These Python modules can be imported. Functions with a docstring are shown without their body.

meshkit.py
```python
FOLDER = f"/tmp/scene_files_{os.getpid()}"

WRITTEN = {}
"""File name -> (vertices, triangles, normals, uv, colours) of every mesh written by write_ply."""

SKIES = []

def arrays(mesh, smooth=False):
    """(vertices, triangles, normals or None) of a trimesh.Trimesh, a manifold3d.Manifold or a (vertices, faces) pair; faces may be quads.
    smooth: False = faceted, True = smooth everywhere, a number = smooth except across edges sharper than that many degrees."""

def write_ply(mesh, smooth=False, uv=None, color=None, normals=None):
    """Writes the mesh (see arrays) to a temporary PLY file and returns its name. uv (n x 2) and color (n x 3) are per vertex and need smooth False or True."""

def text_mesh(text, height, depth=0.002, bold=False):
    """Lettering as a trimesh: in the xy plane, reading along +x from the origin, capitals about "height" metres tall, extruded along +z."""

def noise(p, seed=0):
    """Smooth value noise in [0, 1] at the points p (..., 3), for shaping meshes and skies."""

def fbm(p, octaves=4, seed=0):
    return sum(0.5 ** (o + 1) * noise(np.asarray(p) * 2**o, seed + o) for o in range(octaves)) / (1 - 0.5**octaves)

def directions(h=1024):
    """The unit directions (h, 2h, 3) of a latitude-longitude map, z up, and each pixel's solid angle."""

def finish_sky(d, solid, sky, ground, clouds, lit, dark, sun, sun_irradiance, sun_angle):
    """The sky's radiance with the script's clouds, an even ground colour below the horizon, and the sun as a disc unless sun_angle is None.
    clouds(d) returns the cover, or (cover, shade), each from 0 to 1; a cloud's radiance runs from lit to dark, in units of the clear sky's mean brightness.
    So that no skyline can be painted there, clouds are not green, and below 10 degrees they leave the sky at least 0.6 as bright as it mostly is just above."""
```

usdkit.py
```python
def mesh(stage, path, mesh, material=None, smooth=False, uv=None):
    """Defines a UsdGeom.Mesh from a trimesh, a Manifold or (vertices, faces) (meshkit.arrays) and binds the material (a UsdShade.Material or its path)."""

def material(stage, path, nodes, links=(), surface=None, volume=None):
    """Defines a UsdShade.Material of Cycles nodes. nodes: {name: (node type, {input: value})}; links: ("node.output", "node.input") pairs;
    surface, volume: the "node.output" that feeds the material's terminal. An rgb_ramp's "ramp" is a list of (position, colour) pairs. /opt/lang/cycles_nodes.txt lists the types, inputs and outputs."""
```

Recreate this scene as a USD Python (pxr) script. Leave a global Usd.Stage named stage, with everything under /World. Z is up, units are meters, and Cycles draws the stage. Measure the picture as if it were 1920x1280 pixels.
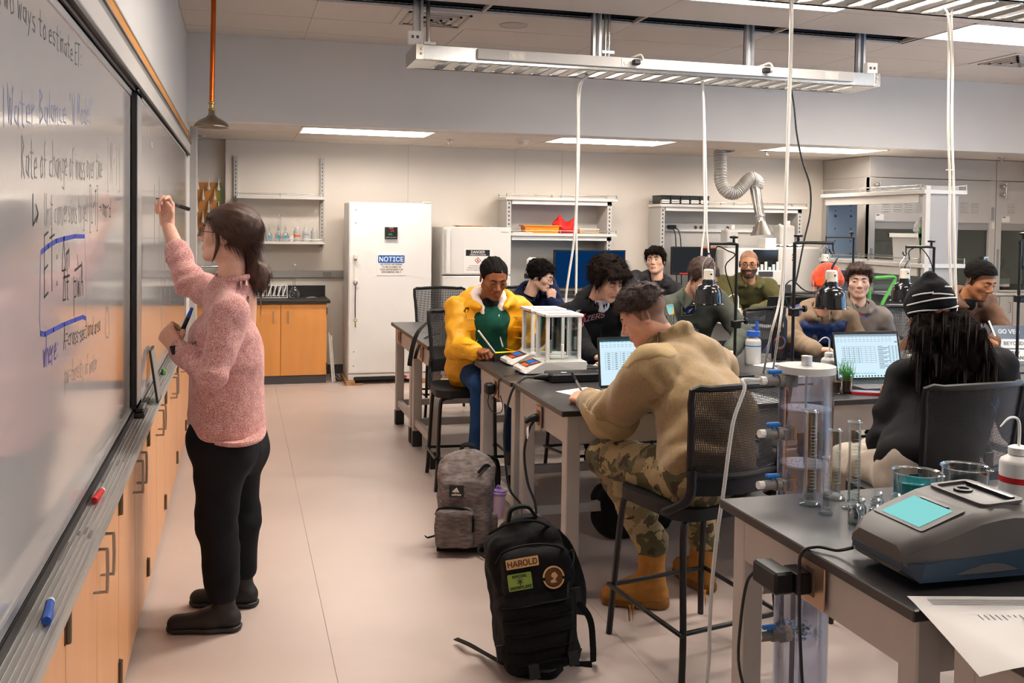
import math, random
import numpy as np, trimesh, usdkit, meshkit
import manifold3d as m3
from pxr import Usd, UsdGeom, UsdLux, UsdShade, Sdf, Gf, Vt
from shapely.geometry import Polygon

stage = Usd.Stage.CreateInMemory()
UsdGeom.SetStageUpAxis(stage, 'Z'); UsdGeom.SetStageMetersPerUnit(stage, 1.0)
UsdGeom.Xform.Define(stage, '/World')
random.seed(7); np.random.seed(7)
A = np.array
# ------------------------------------------------------------------ camera, lights, exposure
cam = UsdGeom.Camera.Define(stage, '/World/camera')
cam.CreateHorizontalApertureAttr(36.0); cam.CreateFocalLengthAttr(34.19)
cam.CreateVerticalApertureOffsetAttr(-2.992); cam.CreateClippingRangeAttr(Gf.Vec2f(.05, 100))
cam.CreateExposureAttr(0.12)
CAM_Q = (0.273116, -0.0312529, 0.0134688)          # yaw to the right, pitch, roll in radians
def _cam_matrix(yaw, pitch, roll, loc):
    f = A([math.sin(yaw) * math.cos(pitch), math.cos(yaw) * math.cos(pitch), math.sin(pitch)]); r0 = A([math.cos(yaw), -math.sin(yaw), 0]); u0 = np.cross(r0, f)
    r = math.cos(roll) * r0 + math.sin(roll) * u0; u = -math.sin(roll) * r0 + math.cos(roll) * u0
    return Gf.Matrix4d(*[float(x) for row in ((*r, 0), (*u, 0), (*(-f), 0), (*loc, 1)) for x in row])
cam.AddTransformOp().Set(_cam_matrix(*CAM_Q, (0, 0, 1.62)))
# overcast daylight outside the window wall on the right; the ceiling fixtures glow by themselves (see light_fixture)
sky = UsdLux.DomeLight.Define(stage, '/World/sky'); sky.CreateIntensityAttr(0.3); sky.CreateColorAttr(Gf.Vec3f(.62, .78, 1.0))
for _y in (0.2, 2.6, 5.0):
    w = UsdLux.RectLight.Define(stage, '/World/daylight_%d' % int(_y)); w.CreateWidthAttr(1.9); w.CreateHeightAttr(1.7); w.CreateIntensityAttr(5.0)
    w.CreateColorAttr(Gf.Vec3f(.30, .62, 1.0)); w.AddTranslateOp().Set(Gf.Vec3d(9.22, _y, 1.75)); w.AddRotateYOp().Set(90.0)
LAMP = 42.0                                         # brightness of the fluorescent lenses
# ------------------------------------------------------------------ scene tree
used = {}
def numbered(parent, name):
    k = used.get((parent, name), 0); used[(parent, name)] = k + 1
    return parent + '/' + (name if k == 0 else '%s_%03d' % (name, k))
def nrm0(v): v = A(v, float); return v / np.linalg.norm(v)
def tags(prim, **kw):
    for k, v in kw.items():
        if v: prim.SetCustomDataByKey(k, v)
ORG = {}
def thing(name, label, cat, loc=(0, 0, 0), rz=0, group=None):
    p = numbered('/World', name); x = UsdGeom.Xform.Define(stage, p)
    x.AddTranslateOp().Set(Gf.Vec3d(*map(float, loc)))
    if rz: x.AddRotateZOp().Set(float(rz))
    tags(x.GetPrim(), label=label, category=cat, group=group); ORG[p] = A(loc, float)
    return p
def vf(m):
    if isinstance(m, tuple): return np.asarray(m[0], float), np.asarray(m[1], int)
    if hasattr(m, 'to_mesh'):
        q = m.to_mesh(); return np.array(q.vert_properties[:, :3], float), np.array(q.tri_verts, int)
    return np.array(m.vertices, float), np.array(m.faces, int)
def part(parent, name, mesh, mat, label=None, smooth=35, local=False, kind=None, cd=None, uv=None):
    """a mesh of its own under its thing; mesh given in world coordinates unless local"""
    v, f = vf(mesh)
    top = '/'.join(parent.split('/')[:3])
    if len(v) <= 24 and smooth is not True: smooth = False
    if not local and top in ORG: v = v - ORG[top]
    p = numbered(parent, name)
    if cd is not None or uv is not None: smooth = True if smooth else False
    m = usdkit.mesh(stage, p, trimesh.Trimesh(v, f, process=False), L(mat), smooth=smooth, uv=uv)
    if cd is not None:
        UsdGeom.PrimvarsAPI(m).CreatePrimvar('Cd', Sdf.ValueTypeNames.Color3fArray, 'vertex').Set(Vt.Vec3fArray.FromNumpy(np.asarray(cd, np.float32)))
    tags(m.GetPrim(), label=label, kind=kind)
    return p
def obj(name, mesh, mat, label, cat, group=None, smooth=35, kind=None):
    p = part('/World', name, mesh, mat, smooth=smooth)
    tags(stage.GetPrimAtPath(p), label=label, category=cat, group=group, kind=kind); return p
def struct(name, mesh, mat, parent=None, smooth=35):
    p = part(parent or '/World', name, mesh, mat, smooth=smooth)
    if parent is None: tags(stage.GetPrimAtPath(p), kind='structure')
    return p
def struct_group(name):
    p = numbered('/World', name); x = UsdGeom.Xform.Define(stage, p); tags(x.GetPrim(), kind='structure'); ORG[p] = A([0, 0, 0.]); return p
def copy(src, loc, rz=0, label=None, group=None, scale=None):
    was = stage.GetPrimAtPath(src).GetCustomData(); nm = src.split('/')[2]
    base = nm if not nm[-3:].isdigit() else nm[:-4]
    p = numbered('/World', base); x = UsdGeom.Xform.Define(stage, p)
    x.GetPrim().GetReferences().AddInternalReference(src)
    x.ClearXformOpOrder()
    x.AddTranslateOp().Set(Gf.Vec3d(*map(float, loc))); x.AddRotateZOp().Set(float(rz))
    if scale: x.AddScaleOp().Set(Gf.Vec3f(*scale))
    x.GetPrim().SetInstanceable(True)
    tags(x.GetPrim(), label=label or was.get('label'), category=was.get('category'), group=group or was.get('group')); return p
# ------------------------------------------------------------------ materials
MATS = {}
def L(name): return MATS[name] if isinstance(name, str) else name
def srgb(h):
    c = [int(h[i:i+2], 16) / 255 for i in (0, 2, 4)] if isinstance(h, str) else list(h)
    return tuple(x / 12.92 if x <= .04045 else ((x + .055) / 1.055) ** 2.4 for x in c)
def mat(name, col, rough=.5, metal=0, spec=.5, noise=0, nscale=20, bump=0, bscale=200, bdist=.001, sheen=0, coat=0, emit=None, es=1, alpha=1, trans=0, ior=1.5, stretch=None, sss=0):
    if rough >= .75: spec = min(spec, .2)
    c = srgb(col); nodes = {'p': ('principled_bsdf', dict(base_color=c, roughness=rough, metallic=metal, specular_ior_level=spec, ior=ior))}; links = []
    P = nodes['p'][1]
    if sheen: P['sheen_weight'] = sheen
    if coat: P['coat_weight'] = coat; P['coat_roughness'] = .08
    if trans: P['transmission_weight'] = trans
    if sss: P['subsurface_weight'] = sss; P['subsurface_radius'] = (1, .35, .2); P['subsurface_scale'] = .004
    if emit: P['emission_color'] = srgb(emit); P['emission_strength'] = es
    if noise or bump:
        nodes['tc'] = ('texture_coordinate', {})
        src = 'tc.object'
        if stretch:
            nodes['mp'] = ('mapping', dict(scale=stretch)); links.append(('tc.object', 'mp.vector')); src = 'mp.vector'
    if noise:
        nodes['n'] = ('noise_texture', dict(scale=nscale, detail=4)); links.append((src, 'n.vector'))
        nodes['r'] = ('rgb_ramp', dict(ramp=[(.3, tuple(x * (1 - noise) for x in c)), (.7, tuple(min(1, x * (1 + noise)) for x in c))]))
        links += [('n.fac', 'r.fac'), ('r.color', 'p.base_color')]
    if bump:
        nodes['bn'] = ('noise_texture', dict(scale=bscale, detail=3)); links.append((src, 'bn.vector'))
        nodes['b'] = ('bump', dict(strength=bump, distance=bdist)); links += [('bn.fac', 'b.height'), ('b.normal', 'p.normal')]
    MATS[name] = usdkit.material(stage, '/World/Looks/' + name, nodes, links, surface='p.BSDF'); return MATS[name]
def mat_nodes(name, nodes, links, surface):
    MATS[name] = usdkit.material(stage, '/World/Looks/' + name, nodes, links, surface=surface); return MATS[name]
def mat_glow(name, col, strength):
    return mat_nodes(name, {'e': ('emission', dict(color=srgb(col), strength=strength))}, [], 'e.emission')
def mat_pane(name, tint='FFFFFF', ior=1.45, base=0.0, rough=.02, tintfac=1.0):
    """thin clear wall: transparent mixed with a glossy coat by fresnel"""
    nodes = {'t': ('transparent_bsdf', dict(color=srgb(tint))), 'g': ('glossy_bsdf', dict(color=(1, 1, 1), roughness=rough)),
             'f': ('fresnel', dict(IOR=ior)), 'm': ('math', dict(math_type='multiply_add', value2=.6, value3=base)), 'x': ('mix_closure', {})}
    return mat_nodes(name, nodes, [('f.fac', 'm.value1'), ('m.value', 'x.fac'), ('t.BSDF', 'x.closure1'), ('g.BSDF', 'x.closure2')], 'x.closure')
def mat_cd(name, rough=.5, spec=.4, sss=0, bump=.0, bscale=900, noise=.08, nscale=60, sheen=0):
    nodes = {'a': ('attribute', dict(attribute='Cd')), 'tc': ('texture_coordinate', {}), 'n': ('noise_texture', dict(scale=nscale, detail=3)),
             'r': ('rgb_ramp', dict(ramp=[(.3, (1 - noise,) * 3), (.7, (1 + noise * .4,) * 3)])), 'm': ('mix', dict(mix_type='multiply', fac=1.0)),
             'p': ('principled_bsdf', dict(roughness=rough, specular_ior_level=spec))}
    links = [('tc.object', 'n.vector'), ('n.fac', 'r.fac'), ('a.color', 'm.color1'), ('r.color', 'm.color2'), ('m.color', 'p.base_color')]
    if sss: nodes['p'][1].update(subsurface_weight=sss, subsurface_radius=(1, .35, .2), subsurface_scale=.004)
    if sheen: nodes['p'][1].update(sheen_weight=sheen)
    if bump:
        nodes['bn'] = ('noise_texture', dict(scale=bscale, detail=2)); nodes['b'] = ('bump', dict(strength=bump, distance=.0006))
        links += [('tc.object', 'bn.vector'), ('bn.fac', 'b.height'), ('b.normal', 'p.normal')]
    return mat_nodes(name, nodes, links, 'p.BSDF')
# ------------------------------------------------------------------ mesh builders
def cat(*ms):
    V, F, n = [], [], 0
    for m in ms:
        if m is None: continue
        v, f = vf(m)
        V.append(v); F.append(f + n); n += len(v)
    return np.vstack(V), np.vstack(F)
def hull(pts): return m3.Manifold.hull_points(np.asarray(pts, float)) if hasattr(m3.Manifold, 'hull_points') else m3.Manifold.hull(pts)
_BF = None
def bx(x0, x1, y0, y1, z0, z1, b=0.0):
    x0, x1 = min(x0, x1), max(x0, x1); y0, y1 = min(y0, y1), max(y0, y1); z0, z1 = min(z0, z1), max(z0, z1)
    if b <= 0 or min(x1 - x0, y1 - y0, z1 - z0) < 2.2 * b:
        v = A([[x, y, z] for x in (x0, x1) for y in (y0, y1) for z in (z0, z1)], float)
        f = A([[0, 1, 3], [0, 3, 2], [4, 6, 7], [4, 7, 5], [0, 4, 5], [0, 5, 1], [2, 3, 7], [2, 7, 6], [0, 2, 6], [0, 6, 4], [1, 5, 7], [1, 7, 3]])
        return v, f
    pts = []
    for sx, X in ((1, x0), (-1, x1)):
        for sy, Y in ((1, y0), (-1, y1)):
            for sz, Z in ((1, z0), (-1, z1)):
                pts += [(X, Y + sy * b, Z + sz * b), (X + sx * b, Y, Z + sz * b), (X + sx * b, Y + sy * b, Z)]
    return vf(hull(pts))
def box(c, s, b=0.0, rz=0, rx=0, ry=0):
    m = bx(-s[0] / 2, s[0] / 2, -s[1] / 2, s[1] / 2, -s[2] / 2, s[2] / 2, b)
    return xf(m, c, rz, rx, ry)
def rotm(rz=0, rx=0, ry=0):
    a, b, c = map(math.radians, (rz, rx, ry))
    Rz = A([[math.cos(a), -math.sin(a), 0], [math.sin(a), math.cos(a), 0], [0, 0, 1]])
    Rx = A([[1, 0, 0], [0, math.cos(b), -math.sin(b)], [0, math.sin(b), math.cos(b)]])
    Ry = A([[math.cos(c), 0, math.sin(c)], [0, 1, 0], [-math.sin(c), 0, math.cos(c)]])
    return Rz @ Rx @ Ry
def xf(m, t=(0, 0, 0), rz=0, rx=0, ry=0, s=1):
    v, f = vf(m); return (v * s) @ rotm(rz, rx, ry).T + A(t, float), f
def frame(d, up=(0, 0, 1)):
    d = A(d, float); d = d / np.linalg.norm(d); u = A(up, float)
    if abs(d @ u) / np.linalg.norm(u) > .98: u = A([0, 1., 0]) if abs(d[1]) < .9 else A([1., 0, 0])
    a = np.cross(u, d); a /= np.linalg.norm(a); return a, np.cross(d, a), d
def cyl(p0, p1, r0, r1=None, n=16, cap=True):
    r1 = r0 if r1 is None else r1
    p0, p1 = A(p0, float), A(p1, float); a, b, d = frame(p1 - p0)
    t = np.arange(n) * 2 * math.pi / n; ring = np.outer(np.cos(t), a) + np.outer(np.sin(t), b)
    v = np.vstack([p0 + ring * r0, p1 + ring * r1, p0, p1]); i = np.arange(n); j = (i + 1) % n
    f = np.vstack([np.c_[i, j, j + n], np.c_[i, j + n, i + n]])
    if cap: f = np.vstack([f, np.c_[j, i, np.full(n, 2 * n)], np.c_[i + n, j + n, np.full(n, 2 * n + 1)]])
    return v, f
def spline(pts, k=6):
    p = A(pts, float)
    if len(p) < 3 or k <= 1: return p
    q = np.vstack([2 * p[0] - p[1], p, 2 * p[-1] - p[-2]]); out = []
    for i in range(1, len(q) - 2):
        for t in np.arange(k) / k:
            out.append(.5 * (2 * q[i] + (q[i+1] - q[i-1]) * t + (2*q[i-1] - 5*q[i] + 4*q[i+1] - q[i+2]) * t*t + (3*q[i] - q[i-1] - 3*q[i+1] + q[i+2]) * t**3))
    return np.vstack([out, p[-1:]])
def tube(pts, r, n=8, k=6, flat=None, up=(0, 0, 1)):
    """sweep of a circle (or of a flat strap: flat = (half width, half thickness))"""
    p = spline(pts, k); m = len(p); R = np.interp(np.linspace(0, 1, m), np.linspace(0, 1, len(r)), r) if np.ndim(r) else np.full(m, float(r))
    T = np.gradient(p, axis=0); T /= np.maximum(np.linalg.norm(T, axis=1, keepdims=True), 1e-9)
    a, b, _ = frame(T[0], up); V = []
    t = np.arange(n) * 2 * math.pi / n
    for i in range(m):
        a = a - T[i] * (a @ T[i]); a /= max(np.linalg.norm(a), 1e-9); b = np.cross(T[i], a)
        if flat: V.append(p[i] + np.outer(np.sign(np.cos(t)) * np.abs(np.cos(t)) ** .3 * flat[0], a) + np.outer(np.sign(np.sin(t)) * np.abs(np.sin(t)) ** .3 * flat[1], b))
        else: V.append(p[i] + R[i] * (np.outer(np.cos(t), a) + np.outer(np.sin(t), b)))
    V = np.vstack(V + [p[:1], p[-1:]]); F = []; i = np.arange(n); j = (i + 1) % n
    for s in range(m - 1): F += [np.c_[i + s*n, j + s*n, j + s*n + n], np.c_[i + s*n, j + s*n + n, i + s*n + n]]
    F += [np.c_[j, i, np.full(n, m*n)], np.c_[i + (m-1)*n, j + (m-1)*n, np.full(n, m*n + 1)]]
    return V, np.vstack(F)
def lathe(prof, c=(0, 0, 0), n=32, d=(0, 0, 1)):
    """profile [(radius, height)] turned about the axis d through c"""
    a, b, d = frame(d); t = np.arange(n) * 2 * math.pi / n; ring = np.outer(np.cos(t), a) + np.outer(np.sin(t), b)
    V = np.vstack([A(c, float) + max(r, 1e-5) * ring + h * d for r, h in prof]); i = np.arange(n); j = (i + 1) % n; F = []
    for s in range(len(prof) - 1): F += [np.c_[i + s*n, j + s*n, j + s*n + n], np.c_[i + s*n, j + s*n + n, i + s*n + n]]
    return V, np.vstack(F)
def ell(c, r, n=2, R=None):
    s = trimesh.creation.icosphere(n); v = s.vertices * A(r, float)
    if R is not None: v = v @ A(R).T
    return v + A(c, float), np.array(s.faces)
def ext(poly, h, o=(0, 0, 0), u=(1, 0, 0), v=(0, 1, 0)):
    """polygon (list of 2D points or shapely) in the plane u,v through o, extruded by h along u x v"""
    g = poly if hasattr(poly, 'geom_type') else Polygon(poly)
    if not g.is_valid: g = g.buffer(0)
    if hasattr(g, 'geoms'): return cat(*[ext(q, h, o, u, v) for q in g.geoms])
    m = trimesh.creation.extrude_polygon(g, abs(h), engine='earcut'); u, v = A(u, float), A(v, float); w = np.cross(u, v)
    q = m.vertices; s = 1 if h > 0 else -1
    V = A(o, float) + np.outer(q[:, 0], u) + np.outer(q[:, 1], v) + np.outer(q[:, 2] * s, w)
    F = np.array(m.faces); return V, (F if s > 0 else F[:, ::-1])
def rrect(w, h, r, n=5, c=(0, 0)):
    P = []
    for k, (sx, sy) in enumerate(((1, 1), (-1, 1), (-1, -1), (1, -1))):
        for t in np.linspace(k * math.pi / 2, (k + 1) * math.pi / 2, n): P.append((c[0] + sx * (w/2 - r) + r * math.cos(t), c[1] + sy * (h/2 - r) + r * math.sin(t)))
    return P
def text(s, h, o, u=(1, 0, 0), v=(0, 0, 1), depth=.0006, bold=False, center=True):
    m = meshkit.text_mesh(s, h, depth, bold); q = np.array(m.vertices); 
    if center: q[:, 0] -= (q[:, 0].min() + q[:, 0].max()) / 2
    u, v = A(u, float), A(v, float); w = np.cross(u, v)
    return A(o, float) + np.outer(q[:, 0], u) + np.outer(q[:, 1], v) + np.outer(q[:, 2], w), np.array(m.faces)
def quadgrid(fn, nu, nv):
    U, V = np.meshgrid(np.linspace(0, 1, nu), np.linspace(0, 1, nv), indexing='ij')
    P = np.stack([A(fn(a, b), float) for a, b in zip(U.ravel(), V.ravel())]); I = np.arange(nu * nv).reshape(nu, nv)
    a, b, c, d = I[:-1, :-1].ravel(), I[1:, :-1].ravel(), I[1:, 1:].ravel(), I[:-1, 1:].ravel()
    return P, np.vstack([np.c_[a, b, c], np.c_[a, c, d]])
def sheet(fn, nu, nv, th):
    """a surface given thickness: the same grid offset along its normals and closed round the rim"""
    P, F = quadgrid(fn, nu, nv); N = np.zeros_like(P); fn_ = np.cross(P[F[:, 1]] - P[F[:, 0]], P[F[:, 2]] - P[F[:, 0]])
    for k in range(3): np.add.at(N, F[:, k], fn_)
    N /= np.maximum(np.linalg.norm(N, axis=1, keepdims=True), 1e-12); Q = P - N * th; n = len(P); I = np.arange(n).reshape(nu, nv)
    rim = np.r_[I[:, 0], I[-1, 1:], I[-2::-1, -1], I[0, -2:0:-1]]; r2 = np.roll(rim, -1)
    return np.vstack([P, Q]), np.vstack([F, F[:, ::-1] + n, np.c_[r2, rim, rim + n], np.c_[r2, rim + n, r2 + n]])
# ------------------------------------------------------------------ soft bodies: distance fields meshed with surface nets
class Field:
    def __init__(s, lo, hi, h):
        s.h = h; s.lo = A(lo, float); s.n = np.ceil((A(hi, float) - s.lo) / h).astype(int) + 1
        s.d = np.full(s.n, .25, np.float32)
        s.ax = [(s.lo[i] + np.arange(s.n[i]) * h).astype(np.float32) for i in range(3)]
    def _sub(s, lo, hi):
        a = np.clip(np.floor((A(lo) - s.lo) / s.h).astype(int), 0, s.n); b = np.clip(np.ceil((A(hi) - s.lo) / s.h).astype(int) + 1, 0, s.n)
        if (b <= a).any(): return None
        sl = tuple(slice(x, y) for x, y in zip(a, b))
        return sl, s.ax[0][sl[0]][:, None, None], s.ax[1][sl[1]][None, :, None], s.ax[2][sl[2]][None, None, :]
    def _mix(s, sl, b, k, op):
        a = s.d[sl]
        if op == 'u':
            if k > 0: h = np.clip(.5 + .5 * (a - b) / k, 0, 1); s.d[sl] = a * (1 - h) + b * h - k * h * (1 - h)
            else: s.d[sl] = np.minimum(a, b)
        else:
            if k > 0: h = np.clip(.5 - .5 * (a + b) / k, 0, 1); s.d[sl] = a * (1 - h) - b * h + k * h * (1 - h)
            else: s.d[sl] = np.maximum(a, -b)
    def cone(s, a, b, r0, r1=None, k=.02, op='u', sq=None):
        """rounded cone; sq = (direction, factor) squashes it across that direction"""
        r1 = r0 if r1 is None else r1; a, b = A(a, float), A(b, float); m = max(r0, r1) * (1.5 if sq else 1) + max(k, s.h * 2) + .012
        g = s._sub(np.minimum(a, b) - m, np.maximum(a, b) + m)
        if g is None: return s
        sl, X, Y, Z = g; ab = b - a; L2 = max(ab @ ab, 1e-12)
        x, y, z = X - a[0], Y - a[1], Z - a[2]; t = np.clip((x * ab[0] + y * ab[1] + z * ab[2]) / L2, 0, 1)
        x, y, z = x - t * ab[0], y - t * ab[1], z - t * ab[2]; q = x*x + y*y + z*z
        if sq is not None:
            u = A(sq[0], float); u /= np.linalg.norm(u); w = x * u[0] + y * u[1] + z * u[2]; q = q + w * w * (1 / sq[1] ** 2 - 1)
        s._mix(sl, (np.sqrt(np.maximum(q, 0)) - (r0 + (r1 - r0) * t)).astype(np.float32), k, op); return s
    def chain(s, pts, rs, k=.02, op='u', sq=None):
        for i in range(len(pts) - 1): s.cone(pts[i], pts[i+1], rs[i], rs[i+1], k, op, sq)
        return s
    def ell(s, c, r, R=None, k=.02, op='u'):
        c = A(c, float); r = A(r, float); m = r.max() + max(k, s.h * 2) + .012; g = s._sub(c - m, c + m)
        if g is None: return s
        sl, X, Y, Z = g; x, y, z = X - c[0], Y - c[1], Z - c[2]
        if R is None: R = np.eye(3)
        R = A(R, float); p = [x * R[0, i] + y * R[1, i] + z * R[2, i] for i in range(3)]
        k0 = np.sqrt(sum((p[i] / r[i]) ** 2 for i in range(3))); k1 = np.sqrt(sum((p[i] / r[i] ** 2) ** 2 for i in range(3)))
        s._mix(sl, (k0 * (k0 - 1) / np.maximum(k1, 1e-6)).astype(np.float32), k, op); return s
    def rb(s, c, hs, R=None, r=.02, k=.02, op='u'):
        c = A(c, float); hs = A(hs, float); m = np.linalg.norm(hs) + k + .02; g = s._sub(c - m, c + m)
        if g is None: return s
        sl, X, Y, Z = g; x, y, z = X - c[0], Y - c[1], Z - c[2]; R = np.eye(3) if R is None else A(R, float)
        q = [np.abs(x * R[0, i] + y * R[1, i] + z * R[2, i]) - (hs[i] - r) for i in range(3)]
        d = np.sqrt(sum(np.maximum(e, 0) ** 2 for e in q)) + np.minimum(np.maximum(np.maximum(q[0], q[1]), q[2]), 0) - r
        s._mix(sl, d.astype(np.float32), k, op); return s
    def half(s, p, n, k=.006):
        """keep only what lies behind the plane through p with outward normal n"""
        n = A(n, float); n /= np.linalg.norm(n); X, Y, Z = s.ax[0][:, None, None], s.ax[1][None, :, None], s.ax[2][None, None, :]
        b = -((X - p[0]) * n[0] + (Y - p[1]) * n[1] + (Z - p[2]) * n[2]); s._mix((slice(None),) * 3, b.astype(np.float32), k, 's'); return s
    def pts(s): return np.stack(np.meshgrid(*s.ax, indexing='ij'), -1)
    def wrinkle(s, amp, freq, seed=0, stretch=(1, 1, 1), near=.03, oct=3):
        m = np.abs(s.d) < near; i = np.nonzero(m); P = np.stack([s.ax[k][i[k]] for k in range(3)], -1) * freq * A(stretch)
        s.d[m] += (amp * 2 * (meshkit.fbm(P, oct, seed) - .5)).astype(np.float32); return s
    def add(s, fn, near=.03):
        """displace by fn(points) near the surface"""
        m = np.abs(s.d) < near; i = np.nonzero(m); P = np.stack([s.ax[k][i[k]] for k in range(3)], -1)
        s.d[m] += np.asarray(fn(P), np.float32); return s
    def mesh(s, smooth=0):
        d = s.d.copy(); d[[0, -1]] = np.maximum(d[[0, -1]], .001); d[:, [0, -1]] = np.maximum(d[:, [0, -1]], .001); d[:, :, [0, -1]] = np.maximum(d[:, :, [0, -1]], .001)
        ins = d < 0; c = np.zeros(tuple(s.n - 1), np.int8)
        for i, j, k in np.ndindex(2, 2, 2): c += ins[i:i + s.n[0] - 1, j:j + s.n[1] - 1, k:k + s.n[2] - 1]
        cell = np.nonzero((c > 0) & (c < 8)); N = len(cell[0]); idx = np.full(tuple(s.n - 1), -1, np.int64); idx[cell] = np.arange(N)
        C = np.stack(cell, 1); acc = np.zeros((N, 3)); cnt = np.zeros(N)
        corners = list(np.ndindex(2, 2, 2))
        for p in corners:
            for ax in range(3):
                if p[ax]: continue
                q = list(p); q[ax] = 1; da = d[C[:, 0] + p[0], C[:, 1] + p[1], C[:, 2] + p[2]]; db = d[C[:, 0] + q[0], C[:, 1] + q[1], C[:, 2] + q[2]]
                m = (da < 0) != (db < 0); t = da[m] / (da[m] - db[m]); o = np.tile(A(p, float), (m.sum(), 1)); o[:, ax] = t; acc[m] += o; cnt[m] += 1
        V = s.lo + (C + acc / cnt[:, None]) * s.h; F = []
        for ax in range(3):
            sl = [slice(1, -1)] * 3; sl[ax] = slice(0, -1); sl2 = list(sl); sl2[ax] = slice(1, None)
            a, b = ins[tuple(sl)], ins[tuple(sl2)]; e = np.nonzero(a != b); up = a[e]
            g = np.stack(e, 1); g[:, [i for i in range(3) if i != ax]] += 1
            u, w = [i for i in range(3) if i != ax]
            def at(du, dw):
                h = g.copy(); h[:, u] += du; h[:, w] += dw; return idx[h[:, 0], h[:, 1], h[:, 2]]
            q = np.stack([at(-1, -1), at(0, -1), at(0, 0), at(-1, 0)], 1)
            flip = up if ax != 1 else ~up
            q[~flip] = q[~flip][:, ::-1]; F.append(q)
        Q = np.vstack(F); Q = Q[(Q >= 0).all(1)]
        T = np.vstack([Q[:, [0, 1, 2]], Q[:, [0, 2, 3]]])
        if smooth:
            m = trimesh.Trimesh(V, T, process=False); trimesh.smoothing.filter_taubin(m, iterations=smooth); V = np.array(m.vertices)
        return V, T

# ------------------------------------------------------------------ materials of the place
mat('wall_paint', 'DDD5CB', .6, noise=.015, nscale=3); mat('wall_grey', 'B4B0AC', .55); mat('soffit', 'D3D0CC', .6, noise=.015, nscale=2)
mat('tile_white', 'D2CAC2', .9, noise=.03, nscale=90, bump=.2, bscale=260); mat('grid_white', 'B5ABA2', .5)
mat('black_gap', '0E0F11', .7); mat('strut_black', '23262B', .45, metal=.4)
mat('vinyl', 'C0AFA6', .38, noise=.05, nscale=1.4, bump=.03, bscale=300); mat('base_dark', '4A474A', .6)
mat('alu', 'C9CBCE', .3, metal=.85, noise=.04, nscale=30); mat('alu_tray', 'BDBAB4', .38, metal=.6, noise=.08, nscale=14, stretch=(1, .1, 1)); mat('steel', 'C4C0B8', .22, metal=.95)
mat('fascia_grey', 'BEB8B2', .5); mat('track_dark', '241F1D', .55); mat('panel_edge', '0B0C0E', .4)
mat('board_white', 'C2BCB9', .12, coat=.6, noise=.02, nscale=3); mat('cork', 'C68A4E', .85, noise=.15, nscale=160)
mat('maple', 'D09A6C', .42, noise=.05, nscale=5, stretch=(3, 3, .25)); mat('maple_door', 'CE976A', .42, noise=.05, nscale=5, stretch=(3, 3, .25)); mat('maple_orange', 'D6924E', .42, noise=.05, nscale=5, stretch=(3, 3, .25))
mat('handle_steel', 'A7A39C', .28, metal=.9); mat('hinge_dark', '6B5F4C', .35, metal=.7)
mat('epoxy_black', '1E1D1F', .42, noise=.2, nscale=300); mat('table_top', '2A2829', .36, noise=.1, nscale=200); mat('table_grey', 'B2ABA4', .45, metal=.05, noise=.02, nscale=20); mat('foot_black', '1A1A1C', .55)
mat('white_enamel', 'E2E0DD', .35, noise=.015, nscale=4); mat('fridge_white', 'DCD9D4', .4, bump=.1, bscale=240); mat('gasket', '8A8886', .6); mat('plastic_white', 'E6E4DF', .4); mat('ivory', 'D9D2C2', .45)
mat('wood_raw', 'A77B52', .7, noise=.25, nscale=12); mat('copper', 'B8561C', .28, metal=.95); mat('brass', 'A98A50', .3, metal=.9); mat('bronze', '8B7F70', .3, metal=.9)
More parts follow.
